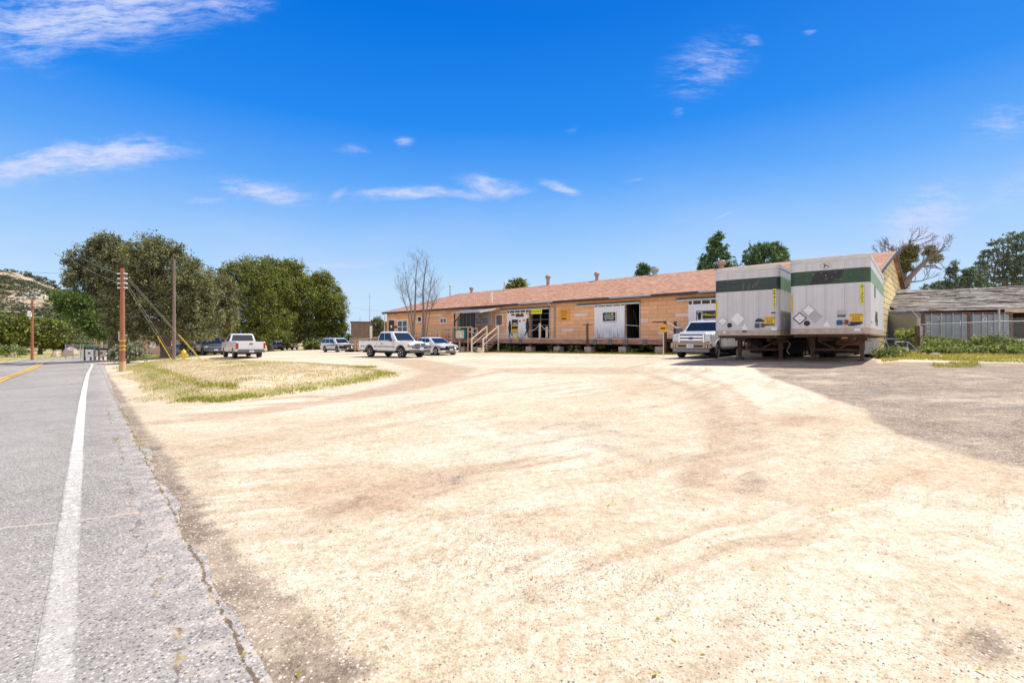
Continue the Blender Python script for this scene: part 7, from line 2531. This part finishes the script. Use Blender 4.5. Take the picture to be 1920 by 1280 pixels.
# ------------------------------------------------------------------ poles, guys and wires
def pole(name, label, px, q0, q1, depth, rb, rt, mat, gadd=0):
    x = wpx(px, depth)
    g = G(x, depth)
    zt = EYE + (HY - q1) / FPX * depth
    r = thing(name, label, 'pole', (x, depth, g))
    mb = MB(); mb.tube([(0, 0, -.1), (.0, 0, (zt - g) * .5), (0, 0, zt - g)], [rb, (rb + rt) / 2, rt], 14)
    mb.build('shaft', M[mat], r, smooth=True)
    return r, Vector((x, depth, g)), zt - g


p1, b1_, h1 = pole('guy_pole', 'orange brown wooden guy pole with yellow bands beside the road', 229.5, 696, 503, 25.9, .135, .085, 'pole_red')
for z in (.62, .82, 1.10):
    mb = MB(); mb.lathe([(.136, 0), (.140, .01), (.140, .05), (.136, .06)], 16, (0, 0, z + .55), 'z')
    mb.build('yellow_band', M['yellow'], p1, smooth=True)
mb = MB(); mb.lathe([(.141, 0), (.139, .55)], 16, (0, 0, 0), 'z'); o = mb.build('bleached_foot', M['pole_tan'], p1, smooth=True)
mb = MB(); mb.box(-.15, -.12, -.08, .02, 1.7, 2.2); mb.build('pole_tag', M['white_clean'], p1)
for z in (h1 - .28, h1 - .55, h1 - .80, h1 - 1.05):
    mb = MB()
    for s in (-1, 1): mb.tube([(s * .08, 0, z), (s * .26, 0, z - .02)], .035, 7)
    mb.build('insulator', M['white_clean'], p1)
p2, b2_, h2 = pole('wooden_pole', 'slim grey brown pole on the grassy rise behind the red guy pole', 326.5, 667, 486, 32.6, .11, .07, 'pole_grey')
xa = wpx(60, 60)
p3, b3_, h3 = pole('street_lamp_pole', 'reddish pole with crossarm, transformer and lamp arm across the road', 60.5, 672, 562, 60, .16, .11, 'pole_red')
mb = MB(); mb.box(-1.05, 1.05, -.06, .06, h3 - .98, h3 - .84); mb.build('crossarm', M['pole_grey'], p3)
mb = MB(); mb.lathe([(.0, 0), (.20, .02), (.20, .62), (.12, .7), (0, .7)], 14, (-.04, -.3, h3 - 2.15), 'z'); mb.build('transformer', M['white_clean'], p3, smooth=True)
mb = MB(); mb.tube([(0, 0, h3 - 2.6), (.4, -.1, h3 - 2.25), (1.0, -.2, h3 - 2.18)], .03, 7); mb.build('lamp_arm', M['grey_metal'], p3)
mb = MB(); mb.box(.95, 1.5, -.3, -.1, h3 - 2.24, h3 - 2.12); mb.build('lamp_head', M['grey_metal'], p3, bevel=.03)
for s in (-.9, -.4, .4, .9):
    mb = MB(); mb.lathe([(.05, 0), (.06, .1), (.03, .16)], 8, (s, 0, h3 - .84), 'z'); mb.build('insulator', M['white_clean'], p3)
for px, q0, q1, d, mt, lab in ((179.5, 660, 624, 66, 'pole_red', 'short reddish post behind the notice boards'), (190.5, 665, 625, 62, 'pole_tan', 'short bare wood post behind the notice boards')):
    pole('wooden_post', lab, px, q0, q1, d, .12, .1, mt)


def cable(name, label, a, b, sag, r, mat='grey_metal', cat='cable', n=14):
    a, b = Vector(a), Vector(b)
    pts = [a.lerp(b, i / n) - Vector((0, 0, sag * 4 * (i / n) * (1 - i / n))) for i in range(n + 1)]
    c = pts[0].copy()
    mb = MB(); mb.tube([p - c for p in pts], r, 5)
    o = mb.build(name, M[mat], None, c)
    return tag(o, label, cat, 'guy wires and overhead lines')


def guard(label, a, b):
    a, b = Vector(a), Vector(b)
    mb = MB(); mb.tube([Vector((0, 0, 0)), b - a], .028, 8)
    tag(mb.build('guy_guard', M['yellow'], None, a), label, 'guy guard', 'yellow guards on the guy wires')


top = b1_ + Vector((0, 0, h1))
e1 = Vector((wpx(322, 30.5), 30.5, 0)); e1.z = G(e1.x, e1.y)
e2 = Vector((wpx(381, 33.5), 33.5, 0)); e2.z = G(e2.x, e2.y)
for (dz, end, k, lab) in ((-.80, e1, .655, 'guy wire from the pole to the near anchor, lower'), (-.62, e1 + Vector((.12, .1, 0)), .655, 'guy wire from the pole to the near anchor, upper'), (-.28, e2, .655, 'guy wire from the pole to the far anchor, upper'), (-.42, e2 + Vector((-.15, .1, 0)), .655, 'guy wire from the pole to the far anchor, lower')):
    a = top + Vector((.14, 0, dz))
    cable('guy_wire', lab, a, end, 0, .009, 'grey_metal')
a = top + Vector((.14, 0, -.70)); guard('yellow guard on the near guy wire, right of the red pole', a.lerp(e1, .66), e1)
a = top + Vector((.14, 0, -.30)); guard('yellow guard on the far guy wire, right of the grey pole', a.lerp(e2, .63), e2)
for dz, (px, py), lab in ((-.30, (148, 480), 'upper line running from the red pole up into the olive trees'), (-.85, (134, 487), 'lower line running from the red pole up into the olive trees')):
    q = at_depth(px, py, 44); cable('overhead_line', lab, top + Vector((-.14, 0, dz)), q, .12, .010, 'grey_metal')
v0 = Vector((b3_.x, b3_.y, b3_.z + h3 - .8))
cable('overhead_line', 'faint line crossing the hill toward the tall olive tree', at_depth(-60, 500, 66), at_depth(190, 513, 60), .3, .016, 'trim')
cable('overhead_line', 'low wire from the lamp pole toward the gate, upper', b3_ + Vector((0, 0, 4.2)), at_depth(232, 636, 70), .35, .012, 'trim')
cable('overhead_line', 'low wire from the lamp pole toward the gate, lower', b3_ + Vector((0, 0, 3.5)), at_depth(232, 644, 70), .4, .012, 'trim')
cable('overhead_line', 'thin line crossing the sky behind the aerial masts', at_depth(640, 572, 95), at_depth(738, 584, 95), .3, .02, 'grey_metal')

# ------------------------------------------------------------------ hydrant, boards, gate, house
q = (wpx(344.5, 35), 35.0)
hyd = thing('fire_hydrant', 'yellow fire hydrant between the grey pole and the dark pickup', 'hydrant', (q[0], q[1], G(*q)))
mb = MB(); mb.lathe([(.19, 0), (.19, .07), (.13, .1), (.13, .62), (.17, .64), (.17, .70), (.12, .82), (.05, .88), (.05, .94), (0, .95)], 16, (0, 0, 0), 'z'); mb.build('barrel', M['yellow'], hyd, smooth=True)
for s in (-1, 1):
    mb = MB(); mb.lathe([(.07, 0), (.07, s * .13), (.085, s * .14), (.085, s * .19), (0, s * .2)], 12, (s * .1, 0, .50), 'x'); mb.build('outlet', M['yellow'], hyd, smooth=True)
for px, y, w_, h_, lab in ((168, 53, .95, .85, 'white notice board on dark posts, leftmost in the row by the road'), (178, 53.5, .8, .7, 'small white notice board, second from the left in the row'), (190, 54, 1.3, .75, 'wide white notice board, third in the row by the road'), (203, 54.5, 1.0, .7, 'white notice board at the right end of the row')):
    x = wpx(px, y); g = G(x, y)
    zc = EYE + (HY - 662) / FPX * y
    r_ = thing('roadside_notice_board', lab, 'notice board', (x, y, g), 0, 'notice boards beside the road')
    for s in (-1, 1):
        mb = MB(); mb.box(s * (w_ / 2 + .07) - .06, s * (w_ / 2 + .07) + .06, -.06, .06, -.1, zc - g + h_ / 2 + .25); mb.build('post', M['rust'], r_)
    mb = MB(); mb.box(-w_ / 2, w_ / 2, -.03, .03, zc - g - h_ / 2, zc - g + h_ / 2); p_ = mb.build('panel', M['white_clean'], r_)
    mb = MB(); mb.box(-w_ / 2 - .02, w_ / 2 + .02, -.05, .05, zc - g + h_ / 2 + .01, zc - g + h_ / 2 + .22); mb.build('header', M['black'], r_)
    mb = MB(); mb.box(-w_ * .18, w_ * .12, -.035, -.031, zc - g - .1, zc - g + .12); mb.build('printed_mark', M['trim'], p_)
x, y = wpx(177, 50), 50.0
r_ = thing('street_name_sign', 'green street name sign on a thin post beside the notice boards', 'street sign', (x, y, G(x, y)))
zt = EYE + (HY - 651) / FPX * 50 - G(x, y)
mb = MB(); mb.tube([(0, 0, -.1), (0, 0, zt)], .03, 8); mb.build('post', M['grey_metal'], r_)
mb = MB(); mb.box(-.55, .55, -.015, .015, zt - .02, zt + .13); mb.build('blade', M['green_sign'], r_)
x0g, x1g, yg = wpx(123, 62), wpx(151, 62), 62.0
gt = thing('chain_link_gate', 'chain link gate at the end of the side drive', 'gate', (x0g, yg, G(x0g, yg)))
L_ = x1g - x0g
mb = MB(); mesh_wire(mb, Vector((0, 0, 0)), Vector((L_, 0, 0)), .05, 1.9, .16, .008); mesh_wire(mb, Vector((L_ + .3, 0, 0)), Vector((L_ + 4.5, 0, 0)), .05, 1.9, .16, .008); mb.build('wire_mesh', M['grey_metal'], gt)
for xx in (0, L_ * .5, L_, L_ + .3, L_ + 4.5):
    mb = MB(); mb.tube([(xx, 0, -.4), (xx, 0, 2.0)], .05, 8); mb.build('post', M['grey_metal'], gt)
mb = MB(); mb.tube([(0, 0, 1.9), (L_ + 4.5, 0, 1.9)], .03, 6); mb.build('top_rail', M['grey_metal'], gt)
# grey boulders across the road
for px, py, s_, y, lab in ((20, 652, 1.0, 86, 'large grey white boulder at the far left below the hill'), (104, 657, .8, 84, 'tan boulder between the lamp pole and the gate'), (133, 652, 1.5, 88, 'heap like pale boulder behind the gate')):
    x = wpx(px, y); g = G(x, y)
    vs, fs = [], []
    nu, nv = 9, 5
    for j in range(nv):
        e = j / (nv - 1) * math.pi / 2
        for i in range(nu):
            a = i / nu * 2 * math.pi
            rr = s_ * random.uniform(.8, 1.15)
            vs.append((rr * math.cos(a) * math.cos(e), rr * .8 * math.sin(a) * math.cos(e), -.3 + s_ * 1.1 * math.sin(e) * random.uniform(.9, 1.1)))
    for j in range(nv - 1):
        for i in range(nu): fs.append((j * nu + i, j * nu + (i + 1) % nu, (j + 1) * nu + (i + 1) % nu, (j + 1) * nu + i))
    mb = MB(); mb.add(vs, fs); o = mb.build('boulder', M['rail_tan'], None, (x, y, g), bevel=.05)
    zt = EYE + (HY - py) / FPX * y
    o.scale = (1, 1, max(.6, (zt - g + .6) / (s_ * 1.1)))
    tag(o, lab, 'boulder')
hx0 = wpx(268, 92); hg = G(hx0, 92)
hs_ = thing('pink_house', 'low pink walled house with a dark roof glimpsed behind the olive trunks', 'house', (hx0, 92, hg - .3), .03)
Lh = wpx(425, 92) - hx0
hz_ = EYE + (HY - 636) / FPX * 92 - hg + .3
mb = MB(); mb.box(0, Lh, 0, 6, -.5, hz_); mb.build('wall', M['stucco_pink'], hs_)
mb = MB(); mb.prism([(-.5, hz_ - .05), (3, hz_ + 1.4), (6.5, hz_ - .05)], -.4, Lh + .4, 'yz'); mb.build('roof', M['dark_wood'], hs_)
for k, mt in ((.08, 'white_clean'), (.2, 'glass'), (.45, 'glass'), (.7, 'white_clean'), (.85, 'glass')):
    mb = MB(); mb.box(Lh * k, Lh * k + 1.1, -.05, -.002, hz_ - 1.7, hz_ - .6); mb.build('window', M[mt], hs_)
# waste bin by the house
x, y = wpx(315, 80), 80.0
mb = MB(); mb.hexa([(-.3, -.3, 0), (.3, -.3, 0), (.3, .3, 0), (-.3, .3, 0)], [(-.38, -.38, 1.0), (.38, -.38, 1.0), (.38, .38, 1.0), (-.38, .38, 1.0)]); mb.box(-.4, .4, -.42, .4, 1.0, 1.1)
tag(mb.build('wheelie_bin', M['blue'], None, (x, y, G(x, y)), bevel=.02), 'blue wheeled bin in front of the pink house', 'bin')
# low chain link run beside the SUV
v = Vector((wpx(656, 68), 68.0, 0)); g = G(v.x, v.y)
f_ = thing('chain_link_fence', 'chain link fence beyond the white sport utility car', 'fence', (v.x, v.y, g))
mb = MB(); mesh_wire(mb, Vector((0, 0, 0)), Vector((4.8, 1.5, 0)), .02, 1.75, .12, .006); mb.build('wire_mesh', M['grey_metal'], f_)
for k in (0, .5, 1):
    mb = MB(); mb.tube([(4.8 * k, 1.5 * k, -.2), (4.8 * k, 1.5 * k, 1.85)], .04, 8); mb.build('post', M['grey_metal'], f_)
mb = MB(); mb.tube([(0, 0, 1.75), (4.8, 1.5, 1.75)], .025, 6); mb.build('top_rail', M['grey_metal'], f_)


# ------------------------------------------------------------------ bicycles by the gable
def bicycle(label, loc, rz, lean):
    r = thing('bicycle', label, 'bicycle', loc, rz)
    r.rotation_euler = (lean, 0, rz)
    Rw = .34
    for x in (-.52, .54):
        mb = MB(); n = 24
        pts = [(x + (Rw - .02) * math.cos(2 * math.pi * k / n), 0, Rw + (Rw - .02) * math.sin(2 * math.pi * k / n)) for k in range(n + 1)]
        mb.tube(pts, .022, 6, 0, False)
        w = mb.build('wheel', M['tyre'], r, smooth=True)
        mb = MB()
        for k in range(12):
            a = 2 * math.pi * k / 12
            mb.tube([(x, 0, Rw), (x + (Rw - .03) * math.cos(a), 0, Rw + (Rw - .03) * math.sin(a))], .003, 3)
        mb.tube([(x, -.05, Rw), (x, .05, Rw)], .03, 8)
        mb.build('spokes', M['grey_metal'], w)
    bb, seat, head, rear, fr = (-.08, 0, .30), (-.24, 0, .80), (.34, 0, .78), (-.52, 0, .34), (.54, 0, .34)
    mb = MB()
    for a, b in ((bb, seat), (seat, head), (bb, (.37, 0, .68)), (bb, rear), (seat, rear)): mb.tube([a, b], .022, 8)
    mb.build('frame', M['paint_silver'], r, smooth=True)
    mb = MB(); mb.tube([(.31, 0, .90), (.37, 0, .68), fr], .022, 8); mb.build('fork', M['black'], r)
    mb = MB(); mb.tube([(.22, -.30, .98), (.30, -.1, .93), (.30, .1, .93), (.22, .30, .98)], .014, 6); mb.build('handlebar', M['black'], r)
    mb = MB(); mb.hexa([(-.40, -.08, .88), (-.10, -.02, .88), (-.10, .02, .88), (-.40, .08, .88)], [(-.42, -.07, .95), (-.10, -.02, .93), (-.10, .02, .93), (-.42, .07, .95)]); mb.tube([(-.24, 0, .78), (-.26, 0, .9)], .014, 6); mb.build('saddle', M['black'], r, bevel=.01)
    mb = MB(); mb.lathe([(0, -.02), (.09, -.02), (.09, .02), (0, .02)], 14, bb, 'y'); mb.beam((bb[0], -.06, bb[2]), (bb[0] + .1, -.1, bb[2] - .14), .02, .02); mb.build('crank', M['grey_metal'], r)
    return r


x, y = wpx(1672, 24.5), 24.5
bicycle('grey bicycle leaning by the cream gable, nearer the trailer wheel', (x, y, G(x, y)), R(-12), R(-10))
x, y = wpx(1698, 24.0), 24.0
bicycle('grey bicycle lying lower among the weeds, nearer the corner fence post', (x, y, G(x, y) - .08), R(160), R(28))
# birds
for px, py, lab in ((104, 476, 'small dark bird in the sky, upper left of the pair'), (109, 479, 'small dark bird in the sky, lower right of the pair')):
    c = at_depth(px, py, 60)
    mb = MB()
    mb.add([(0, -.16, 0), (.05, 0, .03), (0, .16, 0), (-.05, 0, .03)], [(0, 1, 2, 3)])
    for s in (-1, 1): mb.hexa([(-.02, 0, 0), (.02, 0, 0), (.02, .04, 0), (-.02, .04, 0)], [(s * .3, -.05, .12), (s * .3 + .01, -.05, .12), (s * .3 + .01, 0, .12), (s * .3, 0, .12)])
    mb.tube([(0, -.18, .01), (0, .16, .0)], [.02, .04], 6)
    tag(mb.build('bird', M['black'], None, c, .6), lab, 'bird')
